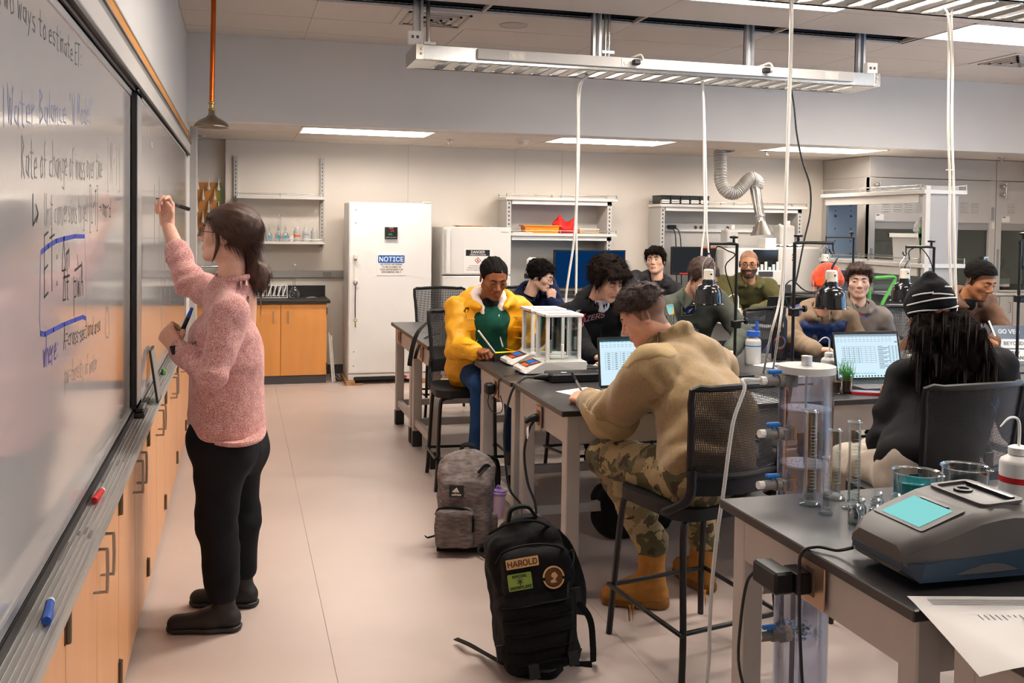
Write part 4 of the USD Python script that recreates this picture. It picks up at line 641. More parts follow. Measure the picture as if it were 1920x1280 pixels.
part(f, 'handle', cat(bx(x0 + .03, x0 + .075, yf - .035, yf - .012, 1.11, 1.575, .008), bx(x0 + .03, x0 + .075, yf - .02, yf, 1.11, 1.16), bx(x0 + .03, x0 + .075, yf - .02, yf, 1.52, 1.575)), 'plastic_white'); part(f, 'badge', text('Whirlpool', .014, (2.72, yf - .0005, 1.545)), 'grey_plastic'); part(t, 'foot', bx(x0 + .02, x0 + .12, yf + .05, 10.5, 0, .06), 'wood_raw')
part(t, 'paper_label', bx(x0 - .001, x0, yf + .16, yf + .24, 1.30, 1.50), 'paper', label='paper label stuck on the side')
t = thing('danger_sign', 'white DANGER chemical storage notice on the refrigerator door', 'sign', (2.43, yf, 1.2)); part(t, 'sheet', bx(2.268, 2.585, yf - .003, yf - .0005, 1.115, 1.372), 'paper'); part(t, 'header', bx(2.295, 2.555, yf - .0036, yf - .003, 1.298, 1.362), 'key_black'); part(t, 'heading', text('DANGER', .027, (2.425, yf - .004, 1.326), bold=True), 'paper'); part(t, 'subheading', text('CHEMICAL STORAGE', .0125, (2.425, yf - .004, 1.305), bold=True), 'paper')
dm = Polygon([(0, .036), (.036, 0), (0, -.036), (-.036, 0)]); part(t, 'hazard_diamond', ext(dm.difference(dm.buffer(-.007)), .0006, (2.425, yf - .003, 1.25), (1, 0, 0), (0, 0, 1)), 'red'); part(t, 'skull_mark', cat(ext(rrect(.016, .014, .006, 4), .0006, (2.425, yf - .003, 1.254), (1, 0, 0), (0, 0, 1)), ext([(-.014, -.012), (-.012, -.015), (.014, -.006), (.012, -.003)], .0006, (2.425, yf - .003, 1.25), (1, 0, 0), (0, 0, 1)), ext([(.014, -.012), (.012, -.015), (-.014, -.006), (-.012, -.003)], .0006, (2.425, yf - .003, 1.25), (1, 0, 0), (0, 0, 1))), 'ink_black')
for k, s in enumerate(('NO STORAGE OF FOOD OR', 'DRINK IN THIS REFRIGERATOR', 'NOT FOR HUMAN CONSUMPTION')): part(t, 'line', text(s, .0105, (2.425, yf - .0034, 1.188 - .022 * k)), 'ink_black')
obj('papers', cat(bx(2.24, 2.56, 10.05, 10.3, 1.6045, 1.612), bx(2.22, 2.5, 10.08, 10.33, 1.612, 1.617)), 'wood_raw', 'thin stack of papers on top of the white refrigerator', 'paper')
# ------------------------------------------------------------------ back counter with its shelf units
t = thing('back_counter', 'long dark-topped counter along the back wall behind the students', 'counter', (4.9, 10.25, 0)); part(t, 'worktop', bx(2.83, 6.85, 9.93, 10.595, .855, .885, .003), 'epoxy_black'); part(t, 'splashback', bx(2.83, 6.85, 10.575, 10.597, .885, .985), 'hood_dark')
for k in range(5): part(t, 'cabinet_body', bx(2.85 + .8 * k, 3.645 + .8 * k, 9.97, 10.59, .1, .855), 'shelf_grey')
part(t, 'toe_kick', bx(2.85, 6.84, 10.0, 10.58, 0, .1), 'base_dark')
def shelf_unit(x0, x1, lab, shelves, ztop, yb=10.57, yf=10.2, ret=None):
    t = thing('shelf_unit', lab, 'shelf', ((x0 + x1) / 2, 10.4, .885))
    for x in (x0, x1 - .05): p = part(t, 'end_panel', bx(x, x + .05, yf + .03, yb, .885, ztop - .03), 'shelf_grey'); part(p, 'slots', cat(*[bx(x + .018, x + .032, yf + .027, yf + .031, z, z + .02) for z in np.arange(1.0, ztop - .08, .045)]), 'dark_grey_plastic', kind='stuff')
    for z in shelves:
        b = part(t, 'shelf_board', bx(x0 - .02, x1 + .06, yf, yb - .02, z, z + .032, .002), 'shelf_light'); part(b, 'shelf_apron', bx(x0 + .06, x1 - .0, yf + .03, yf + .045, z - .045, z - .004), 'plastic_white'); part(b, 'guard_rail', cyl((x0 - .01, yf + .01, z + .062), (x1 + .05, yf + .01, z + .062), .0035), 'steel'); part(b, 'guard_rail', cyl((x0 - .01, yb - .04, z + .062), (x1 + .05, yb - .04, z + .062), .0035), 'steel')
        for x in (x0 - .01, (x0 + x1) / 2, x1 + .05):
            for yy in (yf + .01, yb - .04): part(b, 'rail_post', cyl((x, yy, z + .02), (x, yy, z + .07), .006), 'steel')
    part(t, 'back_panel', bx(x0 + .05, x1 - .05, yb - .015, yb, .885, ztop - .03), 'shelf_grey'); return t
shelf_unit(2.80, 4.02, 'grey shelf unit holding the orange tray and red bag', (1.512, 1.905), 1.94); shelf_unit(4.62, 6.44, 'grey shelf unit with a row of black binder boxes on top', (1.862,), 1.90)
t = thing('orange_tray', 'orange plastic tray on the lower shelf', 'tray', (3.22, 10.34, 1.545)); o_ = [(3.02, 10.27), (3.42, 10.27), (3.42, 10.45), (3.02, 10.45)]
part(t, 'basin', cat(*[hull([(3.22 + (x - 3.22) * s, 10.36 + (y - 10.36) * s, z) for (x, y) in (a, b) for s, z in ((.93, 1.545), (1, 1.625), (.90, 1.545), (.97, 1.625))]) for a, b in zip(o_, o_[1:] + o_[:1])], bx(3.04, 3.40, 10.28, 10.44, 1.545, 1.55)), 'orange_tray'); part(t, 'rim', cat(bx(3.005, 3.435, 10.258, 10.275, 1.62, 1.632), bx(3.005, 3.435, 10.445, 10.462, 1.62, 1.632), bx(3.005, 3.022, 10.26, 10.46, 1.62, 1.632), bx(3.418, 3.435, 10.26, 10.46, 1.62, 1.632)), 'orange_tray')
F = Field((3.3, 10.1, 1.5), (3.8, 10.55, 1.82), .008); F.ell((3.50, 10.36, 1.60), (.13, .09, .065)); F.cone((3.46, 10.36, 1.64), (3.44, 10.33, 1.735), .06, .022, k=.03); F.cone((3.56, 10.36, 1.60), (3.61, 10.33, 1.70), .05, .03, k=.03); F.cone((3.42, 10.36, 1.66), (3.38, 10.34, 1.65), .05, .02, k=.03); F.cone((3.58, 10.33, 1.56), (3.62, 10.32, 1.56), .03, .02, k=.03); F.wrinkle(.018, 14, 4); F.half((0, 0, 1.546), (0, 0, -1), .002)
obj('red_bag', F.mesh(1), 'red_cloth', 'crumpled red cloth bag beside the orange tray', 'bag', smooth=True)
t = thing('flat_carton', 'flat brown and silver carton on the lower shelf right of the red bag', 'box', (3.78, 10.38, 1.545)); part(t, 'box', bx(3.66, 3.89, 10.27, 10.47, 1.545, 1.588, .003), 'tan_patch'); part(t, 'lid', bx(3.655, 3.895, 10.265, 10.475, 1.588, 1.60, .003), 'plastic_white'); part(t, 'label_strip', bx(3.70, 3.85, 10.268, 10.27, 1.55, 1.575), 'hose_grey')
obj('folders', cat(bx(2.87, 3.10, 10.225, 10.26, 1.545, 1.552), bx(2.86, 3.06, 10.22, 10.26, 1.552, 1.556)), 'paper', 'white folders lying at the left end of the lower shelf', 'paper')
t = thing('television', 'large dark blue screen standing on the back counter', 'monitor', (3.74, 10.15, .885)); part(t, 'screen', bx(3.335, 4.145, 10.138, 10.142, .955, 1.352), 'screen_navy'); part(t, 'bezel', bx(3.322, 4.158, 10.143, 10.18, .94, 1.365, .004), 'black_plastic'); part(t, 'stand', cat(bx(3.6, 3.9, 10.13, 10.3, .885, .897, .003), bx(3.69, 3.79, 10.17, 10.2, .89, 1.0)), 'black_plastic'); part(t, 'bezel_strip', cat(bx(3.322, 4.158, 10.136, 10.144, .94, .956), bx(3.322, 4.158, 10.136, 10.144, 1.352, 1.365), bx(3.322, 3.336, 10.136, 10.144, .95, 1.36), bx(4.144, 4.158, 10.136, 10.144, .95, 1.36)), 'black_plastic')
t = thing('microscope', 'white stereo microscope with a black eyepiece behind the navy student', 'microscope', (3.03, 10.0, .885)); part(t, 'base', bx(2.93, 3.17, 9.97, 10.2, .885, .91, .006), 'plastic_white'); part(t, 'column', bx(3.0, 3.06, 10.13, 10.18, .9, 1.2, .006), 'plastic_white'); part(t, 'head', xf(bx(-.06, .06, -.08, .08, -.10, .09, .025), (3.05, 10.05, 1.18), rx=20), 'plastic_white'); part(t, 'eyepiece', tube([(3.06, 9.98, 1.13), (3.085, 9.92, 1.20), (3.10, 9.88, 1.24)], [.035, .03, .034], 12, 2), 'black_plastic'); part(t, 'focus_knob', cyl((2.97, 10.08, 1.08), (3.13, 10.08, 1.08), .028), 'black_plastic')
b0 = thing('binder_box', 'black binder box with a white label, leftmost on the shelf top', 'box', (4.70, 10.4, 1.894)); part(b0, 'carton', bx(-.058, .058, -.12, .12, 0, .10, .003), 'key_black', local=True); part(b0, 'label_card', bx(-.048, .048, -.1215, -.119, .012, .052), 'paper', local=True, label='white label'); part(b0, 'lid_flap', bx(-.06, .06, -.122, .122, .085, .102, .002), 'black_plastic', local=True)
for k, w in enumerate(('second from the left', 'middle of the row', 'fourth from the left', 'right end of the row')): copy(b0, (4.823 + .123 * k, 10.4, 1.894), 0, 'black binder box with a white label on the shelf top, ' + w)
t = thing('power_strip', 'white power raceway along the back panel of the right shelf unit', 'raceway', (5.5, 10.54, 1.64)); part(t, 'cover', bx(4.68, 6.38, 10.52, 10.554, 1.58, 1.675, .003), 'plastic_white')
for k, x in enumerate((4.86, 5.20, 5.27, 5.62, 5.98, 6.05)): part(t, 'receptacle', lathe([(.02, 0), (.02, .004), (.001, .005)], (x, 10.52, 1.632), 16, (0, -1, 0)), 'outlet_brown')
t = thing('plug', 'two black plugs with cords in the white raceway', 'plug', (4.9, 10.5, 1.3)); part(t, 'plug_body', bx(4.83, 4.93, 10.46, 10.52, 1.61, 1.655, .008), 'black_plastic'); part(t, 'cord', tube([(4.88, 10.47, 1.62), (4.91, 10.46, 1.56), (4.92, 10.45, 1.40), (4.94, 10.45, .9)], .006, 8, 4), 'cable_black'); part(t, 'cord', tube([(4.92, 10.47, 1.62), (4.96, 10.46, 1.58), (4.985, 10.45, 1.40), (5.0, 10.45, .9)], .006, 8, 4), 'cable_black')
t = thing('monitor', 'black computer monitor with an orange strip behind the upturned student', 'monitor', (4.98, 10.15, .885)); part(t, 'screen', bx(4.735, 5.255, 10.128, 10.132, 1.12, 1.395), 'screen_dim'); part(t, 'housing', bx(4.72, 5.27, 10.133, 10.17, 1.09, 1.41, .006), 'black_plastic'); part(t, 'foot', cat(bx(4.87, 5.12, 10.1, 10.3, .885, .9, .004), bx(4.96, 5.03, 10.16, 10.2, .89, 1.12)), 'black_plastic'); part(t, 'orange_strip', bx(5.08, 5.262, 10.126, 10.134, 1.395, 1.408), 'orange_strip', label='orange strip on the top edge'); part(t, 'red_label', bx(4.82, 4.92, 10.126, 10.132, 1.098, 1.112), 'red')
t = thing('lab_analyzer', 'large white lab analyser with a dark sample window on the back counter', 'instrument', (5.9, 10.1, .885)); part(t, 'housing', bx(5.30, 5.98, 9.98, 10.45, .885, 1.40, .02), 'white_instr'); part(t, 'side_tower', bx(5.98, 6.52, 9.94, 10.45, .885, 1.42, .02), 'white_instr'); part(t, 'window', bx(5.66, 5.98, 9.972, 9.982, 1.14, 1.385), 'black_gloss'); part(t, 'tray_front', bx(5.62, 6.02, 9.88, 9.99, .96, 1.15, .012), 'white_instr'); part(t, 'tray_slot', bx(5.68, 5.86, 9.872, 9.882, 1.08, 1.14), 'dark_grey_plastic'); part(t, 'dark_base', bx(5.70, 6.1, 9.86, 9.95, .885, .99, .01), 'dark_grey_plastic'); part(t, 'indicator', bx(5.83, 5.85, 9.852, 9.862, .945, .955), 'led_green'); part(t, 'sampler', cat(*[cyl((5.70 + .05 * k, 9.93, 1.15), (5.70 + .05 * k, 9.93, 1.19 + .03 * (k % 3)), .016, n=10) for k in range(6)]), 'white_enamel', kind='stuff')
for k, z in enumerate((1.33, 1.30, 1.27)): part(t, 'status_light', lathe([(.01, 0), (.001, .004)], (6.15, 9.94, z), 12, (0, -1, 0)), ('green', 'gasket', 'red')[k])
def jug(x, z, lab, w=.14, h=.2):
    t = thing('jug', lab, 'jug', (x, 10.25, z)); F = Field((x - .15, 10.05, z - .02), (x + .15, 10.45, z + h + .08), .007); F.rb((x, 10.25, z + h / 2), (w / 2, .09, h / 2), r=.03); F.cone((x + w * .25, 10.25, z + h * .95), (x + w * .25, 10.25, z + h + .03), .03, .024, k=.015); F.cone((x - w * .2, 10.2, z + h * .8), (x - w * .45, 10.2, z + h * 1.0), .02, .02); part(t, 'jug_body', F.mesh(1), 'poly_bottle', smooth=True); part(t, 'cap', cyl((x + w * .25, 10.25, z + h + .02), (x + w * .25, 10.25, z + h + .055), .028), 'poly_white'); return t
jug(5.50, 1.401, 'white plastic jug on the analyser below the exhaust hood', .15, .21); jug(6.22, 1.421, 'large white plastic jug on the analyser tower', .2, .25)
obj('plastic_film', sheet(lambda u, v: (6.0 + .34 * u, 9.95 + .25 * v, 1.424 + .02 * abs(math.sin(u * 9 + v * 5)) + .01 * math.sin(v * 11)), 14, 10, .002), 'poly_white', 'crumpled clear plastic film on the analyser tower', 'film', smooth=True)
obj('carton', bx(5.86, 6.0, 10.05, 10.2, 1.401, 1.52, .003), 'paper', 'small white carton on the analyser under the cone', 'box')
# flexible fume arm
t = thing('exhaust_arm', 'flexible ribbed exhaust arm with a steel cone hanging from the low ceiling', 'exhaust arm', (5.3, 9.7, 2.48))
hp = [(5.098, 9.75, 2.471), (5.082, 9.7, 2.315), (5.066, 9.65, 2.137), (5.106, 9.6, 2.031), (5.21, 9.6, 2.011), (5.299, 9.6, 2.083), (5.35, 9.6, 2.142), (5.414, 9.6, 2.179), (5.481, 9.6, 2.14), (5.469, 9.6, 2.075)]
part(t, 'flexible_hose', tube(hp, [.072 if i % 3 else .062 for i in range(145)], 18, 16), 'hose_grey', smooth=50); part(t, 'steel_tube', cyl((5.449, 9.6, 2.086), (5.479, 9.5, 1.705), .058, .050, 24), 'steel'); part(t, 'cone', lathe([(.05, 0), (.052, .02), (.125, .16), (.118, .16), (.048, .025)], (5.479, 9.5, 1.717), 28, (.06, -.05, -1)), 'steel'); part(t, 'ceiling_plate', lathe([(.001, 0), (.10, 0), (.10, -.008), (.07, -.012)], (5.165, 9.75, 2.482), 24), 'grey_plastic'); part(t, 'clamp_ring', lathe([(.054, -.012), (.057, -.01), (.057, .01), (.054, .012)], (5.465, 9.5, 1.769), 24, (.06, -.05, -1)), 'alu')
# ------------------------------------------------------------------ fume hoods and the island shelf on the right
def fume_hood(x0, x1, lab):
    t = thing('fume_hood', lab, 'fume hood', ((x0 + x1) / 2, 10.1, 0)); yf = 9.663
    part(t, 'upper_panel', bx(x0, x1, yf, 10.58, 2.238, 2.478, .004), 'hood_grey'); part(t, 'front_panel', bx(x0 + .004, x1 - .004, yf, yf + .03, 1.728, 2.232, .003), 'hood_grey'); part(t, 'side_panel', bx(x0, x0 + .03, yf, 10.58, 0.9, 2.238), 'hood_grey'); part(t, 'side_panel', bx(x1 - .03, x1, yf, 10.58, .9, 2.238), 'hood_grey')
    part(t, 'front_post', bx(x0, x0 + .085, yf - .002, yf + .06, .88, 2.236, .003), 'hood_grey'); part(t, 'front_post', bx(x1 - .085, x1, yf - .002, yf + .06, .88, 2.236, .003), 'hood_grey')
    part(t, 'sash_header', bx(x0 + .085, x1 - .085, yf + .012, yf + .06, 1.645, 1.73), 'hood_dark'); part(t, 'sash_glass', bx(x0 + .085, x1 - .085, yf + .035, yf + .04, 1.0, 1.65), 'hood_glass'); part(t, 'liner', cat(bx(x0 + .03, x1 - .03, 10.40, 10.42, .9, 2.2), bx(x0 + .03, x1 - .03, yf + .06, 10.42, 1.9, 1.92)), 'shelf_light'); part(t, 'baffle', bx(x0 + .2, x1 - .2, 10.37, 10.40, 1.0, 1.5, .01), 'shelf_grey')
    part(t, 'work_surface', bx(x0, x1, yf - .03, 10.42, .865, .90, .004), 'shelf_light'); part(t, 'airfoil', bx(x0 + .05, x1 - .05, yf - .06, yf - .01, .91, .93, .006), 'shelf_light'); part(t, 'base_cabinet', bx(x0 + .01, x1 - .01, yf + .02, 10.5, .1, .865, .003), 'shelf_grey'); part(t, 'toe_kick', bx(x0 + .01, x1 - .01, yf + .08, 10.5, 0, .1), 'base_dark')
    n = int((x1 - x0 - .35) / .155)
    for i in range(n):
        for k in range(5):
            x = x0 + .17 + i * .155; z = 1.845 + k * .027; part(t, 'louvre', ext([(0, 0), (-.010, .002), (-.006, .012), (0, .014)], .095, (x, yf + .001, z), (0, 1, 0), (0, 0, 1)), 'hood_grey')
    m = (x0 + x1) / 2
    for a, b in ((x0 + .1, m - .005), (m + .005, x1 - .1)): d = part(t, 'cabinet_door', bx(a, b, yf, yf + .02, .12, .85, .002), 'shelf_grey'); part(d, 'handle', tube([(m - .06 if b < m else m + .06, yf, .78), (m - .06 if b < m else m + .06, yf - .03, .78), (m - .06 if b < m else m + .06, yf - .03, .66), (m - .06 if b < m else m + .06, yf, .66)], .005, 6, 1), 'steel')
    l = part(t, 'maker_label', bx(x0 + .09, x0 + .20, yf - .002, yf, 1.745, 1.815), 'paper'); part(l, 'oval_mark', ext([(x0 + .12 + .025 * math.cos(a), 1.803 + .007 * math.sin(a)) for a in np.linspace(0, 6.28, 16)[:-1]], .0006, (0, yf - .002, 0), (1, 0, 0), (0, 0, 1)), 'ink_grey')
    part(t, 'switch', bx(x1 - .055, x1 - .015, yf - .01, yf, 1.66, 1.74, .003), 'ivory'); part(t, 'notice', bx(x1 - .06, x1 - .02, yf - .004, yf - .001, 1.76, 1.92), 'paper_print'); part(t, 'monitor_panel', bx(x1 - .15, x1 - .09, yf - .014, yf, 1.22, 1.33, .003), 'plastic_white'); part(t, 'display', bx(x1 - .14, x1 - .105, yf - .016, yf - .013, 1.275, 1.31), 'lcd_blue')
    part(t, 'valve', cat(cyl((x1 - .05, yf - .05, 1.20), (x1 - .05, yf, 1.20), .008), ell((x1 - .05, yf - .055, 1.20), (.025, .008, .025), 1)), 'green'); o = part(t, 'outlet', bx(x1 - .075, x1 - .025, yf - .01, yf, 1.0, 1.10, .003), 'plastic_white'); part(o, 'indicator', bx(x1 - .056, x1 - .044, yf - .012, yf - .009, 1.05, 1.065), 'led_green')
    part(t, 'warning_text', bx(x0 + .025, x0 + .06, yf - .004, yf - .001, 1.10, 1.42), 'paper_print'); return t
fume_hood(6.955, 8.708, 'grey fume hood behind the student in the brown hoodie'); fume_hood(8.714, 9.29, 'grey fume hood cut by the right edge with a brown bottle inside')
for x, z, l in ((7.02, 2.10, 'polished hook fitting on the hood near the island shelf'), (8.77, 2.12, 'polished hook fitting between the two fume hoods')):
    t = thing('gas_fitting', l, 'fitting', (x, 9.63, z)); part(t, 'stem', cat(cyl((x, 9.66, z + .05), (x, 9.60, z + .05), .014), cyl((x, 9.66, z - .05), (x, 9.60, z - .05), .014)), 'steel'); part(t, 'bar', cyl((x + .03, 9.60, z - .09), (x + .03, 9.60, z + .09), .012), 'steel'); part(t, 'ball', cat(ell((x, 9.60, z + .05), (.024,) * 3), ell((x, 9.60, z - .05), (.024,) * 3)), 'steel')
t = thing('amber_bottle', 'brown glass bottle with a loop handle inside the right fume hood', 'bottle', (8.97, 9.78, .93)); c = (8.97, 9.80, .935)
part(t, 'bottle', lathe([(.001, 0), (.07, 0), (.075, .01), (.075, .20), (.06, .245), (.025, .285), (.023, .33)], c, 24), 'amber', smooth=50); part(t, 'cap', lathe([(.027, .325), (.027, .36), (.001, .362)], c, 16), 'key_black'); part(t, 'loop', tube([A(c) + A([.02, 0, .32]), A(c) + A([.055, 0, .32]), A(c) + A([.06, 0, .28]), A(c) + A([.04, 0, .265])], .008, 8, 4), 'amber'); part(t, 'label_paper', lathe([(.0755, .03), (.0755, .13)], c, 24), 'paper')
wash_bottle('dropper_bottle', 'small white bottle with an orange band beside the brown bottle', (8.83, 9.76, .93), .028, .11, 'poly_white', 'poly_white', 0, label=('orange_strip', .3, .5))
t = thing('reagent_rack', 'tall grey reagent shelf on the island bench in front of the fume hoods', 'shelf', (6.5, 8.7, .9)); X0, X1, Y0, Y1 = 6.30, 6.72, 7.90, 9.56
part(t, 'end_panel', bx(X0, X0 + .05, Y0 - .02, Y0 + .03, .9, 2.06), 'hood_grey'); part(t, 'end_panel', bx(X0 + .05, X1 - .03, Y0, Y0 + .04, .9, 2.06, .004), 'hood_dark', label='wide near end panel'); e = part(t, 'end_panel', bx(X0 + .03, X0 + .40, Y1 - .04, Y1, .9, 2.0), 'panel_blue', label='blue grey perforated end panel'); part(e, 'holes', cat(*[cyl((X0 + x, Y1 - .043, z), (X0 + x, Y1 - .04, z), r, n=10) for x in (.12, .32) for z, r in ((1.97, .014), (1.9, .007), (1.84, .007), (1.78, .014), (1.64, .008), (1.5, .008), (1.36, .008))]), 'black_gap', kind='stuff')
for z in (1.98, 1.27):
    b = part(t, 'shelf_board', bx(X0 - .02, X1 + .05, Y0 - .02, Y1 + .05, z, z + .04, .003), 'shelf_grey'); part(b, 'shelf_apron', bx(X0 + .01, X0 + .03, Y0 + .1, Y1, z - .085, z, .003), 'shelf_light'); part(b, 'cross_apron', bx(X0 + .1, X1, Y0 + .05, Y0 + .07, z - .07, z), 'shelf_light')
    part(b, 'guard_rail', cyl((X0 - .01, Y0 + .05, z + .085), (X0 - .01, Y1 + .03, z + .085), .005), 'steel'); part(b, 'guard_rail', cyl((X1 + .04, Y0 - .01, z + .085), (X1 + .04, Y1, z + .085), .005), 'steel')
    for y in (Y0 + .05, (Y0 + Y1) / 2, Y1 + .03): part(b, 'rail_post', cyl((X0 - .01, y, z + .03), (X0 - .01, y, z + .095), .008), 'steel')
    for y in (Y0 - .01, Y1): part(b, 'rail_post', cyl((X1 + .04, y, z + .03), (X1 + .04, y, z + .095), .008), 'steel')
t = thing('island_bench', 'grey island bench under the tall reagent shelf', 'bench', (6.5, 8.7, 0)); part(t, 'worktop', bx(5.95, 7.0, 7.75, 9.6, .87, .90, .003), 'epoxy_black'); part(t, 'cabinet', bx(6.0, 6.93, 7.8, 9.58, 0.1, .87, .003), 'shelf_grey'); part(t, 'toe_kick', bx(6.05, 6.9, 7.85, 9.55, 0, .1), 'base_dark')
t = thing('plastic_tub', 'translucent plastic tub of plants on the reagent shelf', 'tub', (6.55, 8.25, 1.31)); part(t, 'tub', cat(*[sheet(f, 2, 2, .003) for f in (lambda u, v: (6.36 + .34 * u, 8.02 - .02 * v, 1.312 + .26 * v), lambda u, v: (6.36 - .02 * v, 8.42 - .4 * u, 1.312 + .26 * v), lambda u, v: (6.70 + .02 * v, 8.02 + .4 * u, 1.312 + .26 * v), lambda u, v: (6.70 - .34 * u, 8.42 + .02 * v, 1.312 + .26 * v))]), 'poly_bottle'); part(t, 'rim', cat(bx(6.32, 6.74, 7.98, 8.0, 1.56, 1.60), bx(6.32, 6.74, 8.44, 8.46, 1.56, 1.60), bx(6.32, 6.34, 7.98, 8.46, 1.56, 1.60), bx(6.72, 6.74, 7.98, 8.46, 1.56, 1.60)), 'poly_white')
rg = np.random.RandomState(3); lv = []
for i in range(26):
    b = A([rg.uniform(6.42, 6.66), rg.uniform(8.05, 8.35), 1.40]); d = A([rg.uniform(-.08, .08), rg.uniform(-.06, .06), rg.uniform(.2, .34)]); lv.append(tube([b, b + d * .6, b + d + A([rg.uniform(-.04, .06), 0, -.02])], .004, 4, 3, flat=(rg.uniform(.008, .018), .0008)))
p_ = thing('plants', 'green leafy plants standing in the plastic tub', 'plant', (6.55, 8.2, 1.4)); [part(p_, 'leaf', l, 'green') for l in lv]
F = Field((6.3, 8.0, 1.5), (6.75, 8.45, 1.85), .008); F.ell((6.47, 8.15, 1.66), (.06, .05, .08)); F.cone((6.45, 8.15, 1.62), (6.44, 8.12, 1.74), .05, .02); F.wrinkle(.03, 16, 8); obj('plastic_bag', F.mesh(1), 'poly_bottle', 'crumpled clear plastic bag standing in the tub of plants', 'bag', smooth=True)
obj('bench_papers', bx(6.05, 6.25, 7.8, 8.1, .9005, .908), 'paper', 'white papers at the near end of the island bench', 'paper')
t = thing('cart_handle', 'dark green tube frame behind the right heat lamp', 'cart', (5.6, 7.3, 0)); part(t, 'frame', tube([(5.276, 7.3, 1.205), (5.41, 7.3, 1.214), (5.536, 7.3, 1.209), (5.484, 7.3, 1.097), (5.417, 7.3, 0.989), (5.368, 7.3, 0.817), (5.381, 7.3, 0.372)], .016, 10, 4), 'green'); part(t, 'foot', tube([(4.9, 7.3, .02), (5.5, 7.3, .02)], .016, 8, 1), 'green'); part(t, 'post', tube([(5.276, 7.3, 1.205), (5.297, 7.3, 0.093)], .016, 8, 1), 'green')

# ------------------------------------------------------------------ heat lamps on their stands
TZ = .823
def lamp_stand(lab, x, y, ztop, end, kx, cl=.30):
    """black rod stand with a top arm and a clamp; end = where the arm ends"""
    t = thing('lamp_stand', lab, 'stand', (x, y, TZ)); e = A([end[0], end[1], ztop])
    part(t, 'base_plate', bx(x - .09, x + .09, y - .06, y + .06, TZ, TZ + .008, .002), 'black_metal'); part(t, 'rod', cyl((x, y, TZ + .005), (x, y, ztop), .0085, n=12), 'black_metal'); part(t, 'arm', tube([(x, y, ztop - .02), A([x, y, ztop]) * .93 + e * .07, e], .0085, 10, 3), 'black_metal')
    part(t, 'hook', tube([e, e + A([0, 0, -.03]), e + A([.004, 0, -.045]), e + A([-.006, 0, -.055]), e + A([-.018, 0, -.045]), e + A([-.022, 0, -.03])], .004, 8, 3), 'black_metal'); part(t, 'thumb_screw', cat(cyl((x + kx * .02, y, ztop + .005), (x + kx * .02, y, ztop + .028), .007), lathe([(.001, .028), (.022, .03), (.024, .04), (.001, .046)], (x + kx * .02, y, ztop), 10)), 'black_metal')
    z = TZ + cl; part(t, 'boss_clamp', cat(bx(x - .02, x + .02, y - .03, y + .02, z - .02, z + .02, .004), cyl((x - .03, y - .03, z + .015), (x + .045, y - .03, z + .02), .007), lathe([(.001, 0), (.018, 0), (.018, .012), (.001, .014)], (x + .04, y - .03, z + .02), 10, (1, 0, 0))), 'black_metal'); return t
def heat_lamp(lab, x, y, ztop, drop, s=1.0, cord=()):
    """x, y, ztop: the hook it hangs from; drop: from the hook down to the socket top"""
    t = thing('heat_lamp', lab, 'lamp', (x, y, ztop - drop - .2 * s)); c = A([x, y, ztop - drop])
    part(t, 'socket', lathe([(.001, 0), (.022, -.002), (.027, -.008), (.028, -.055), (.030, -.06), (.001, -.06)], c, 24, (0, 0, 1)) if s == 1 else xf(lathe([(.001, 0), (.022, -.002), (.027, -.008), (.028, -.055), (.030, -.06), (.001, -.06)], (0, 0, 0), 24), c, s=s), 'ivory', label='white ceramic socket')
    part(t, 'neck', xf(lathe([(.028, -.056), (.034, -.06), (.034, -.078), (.036, -.085)], (0, 0, 0), 24), c, s=s), 'black_gloss')
    part(t, 'dome', xf(lathe([(.034, -.082), (.055, -.092), (.067, -.110), (.073, -.14), (.0745, -.185), (.083, -.189), (.083, -.192), (.0735, -.190), (.071, -.14), (.064, -.112), (.052, -.095), (.03, -.086)], (0, 0, 0), 40), c, s=s), 'black_gloss', smooth=45)
    w = .036 * s; part(t, 'wire_bracket', tube([c + A([-w, 0, -.068 * s]), c + A([-w, 0, .02]), c + A([-.01, 0, drop * .75]), c + A([0, 0, drop * .97]), c + A([.01, 0, drop * .75]), c + A([w, 0, .02]), c + A([w, 0, -.068 * s])], .0026, 6, 3), 'steel'); part(t, 'bracket_label', ext([(-.005, -.024), (.006, -.024), (.006, -.033), (-.005, -.033)], .0005, c + A([0, -.0288 * s, 0]), (1, 0, 0), (0, 0, 1)), 'ink_black', label='small black print on the socket')
    q = [c, c + A([.002, 0, .02]), c + A([.02, 0, .045]), c + A([.035, .005, .06])] + [A(p) for p in cord]; part(t, 'power_cord', tube(q, .0035, 6, 4), 'cable_black'); return t
def station(slab, llab, y, pole_top, pole_any, arm_end, drop, s=1.0, cl=.30, kx=-1, cord=()):
    x = pole_any[0]; zt = pole_top[2]; lamp_stand(slab, x, y, zt, (arm_end[0], y), kx, cl); heat_lamp(llab, arm_end[0] - .004, y, zt - .05, drop, s, cord)
station('black lamp stand behind the soldier with the left heat lamp', 'black heat lamp hanging in front of the green flight suit', 4.75, (2.587, 4.75, 1.539), (2.597, 4.75, 1.241), (2.435, 4.75, 1.544), .085, 1.0, .28, -1, [(2.479, 4.75, 1.524), (2.543, 4.75, 1.501), (2.586, 4.75, 1.478), (2.529, 4.75, 1.415), (2.571, 4.75, 1.284), (2.599, 4.75, 1.183)])
station('black lamp stand left of the orange beanie', 'black heat lamp hanging in front of the blue vest', 4.45, (2.761, 4.45, 1.553), (2.765, 4.45, 1.262), (2.991, 4.45, 1.535), .09, 1.06, .37, 1, [(2.927, 4.45, 1.317), (2.833, 4.45, 1.304), (2.753, 4.45, 1.359), (2.708, 4.45, 1.304), (2.741, 4.45, 1.207)])
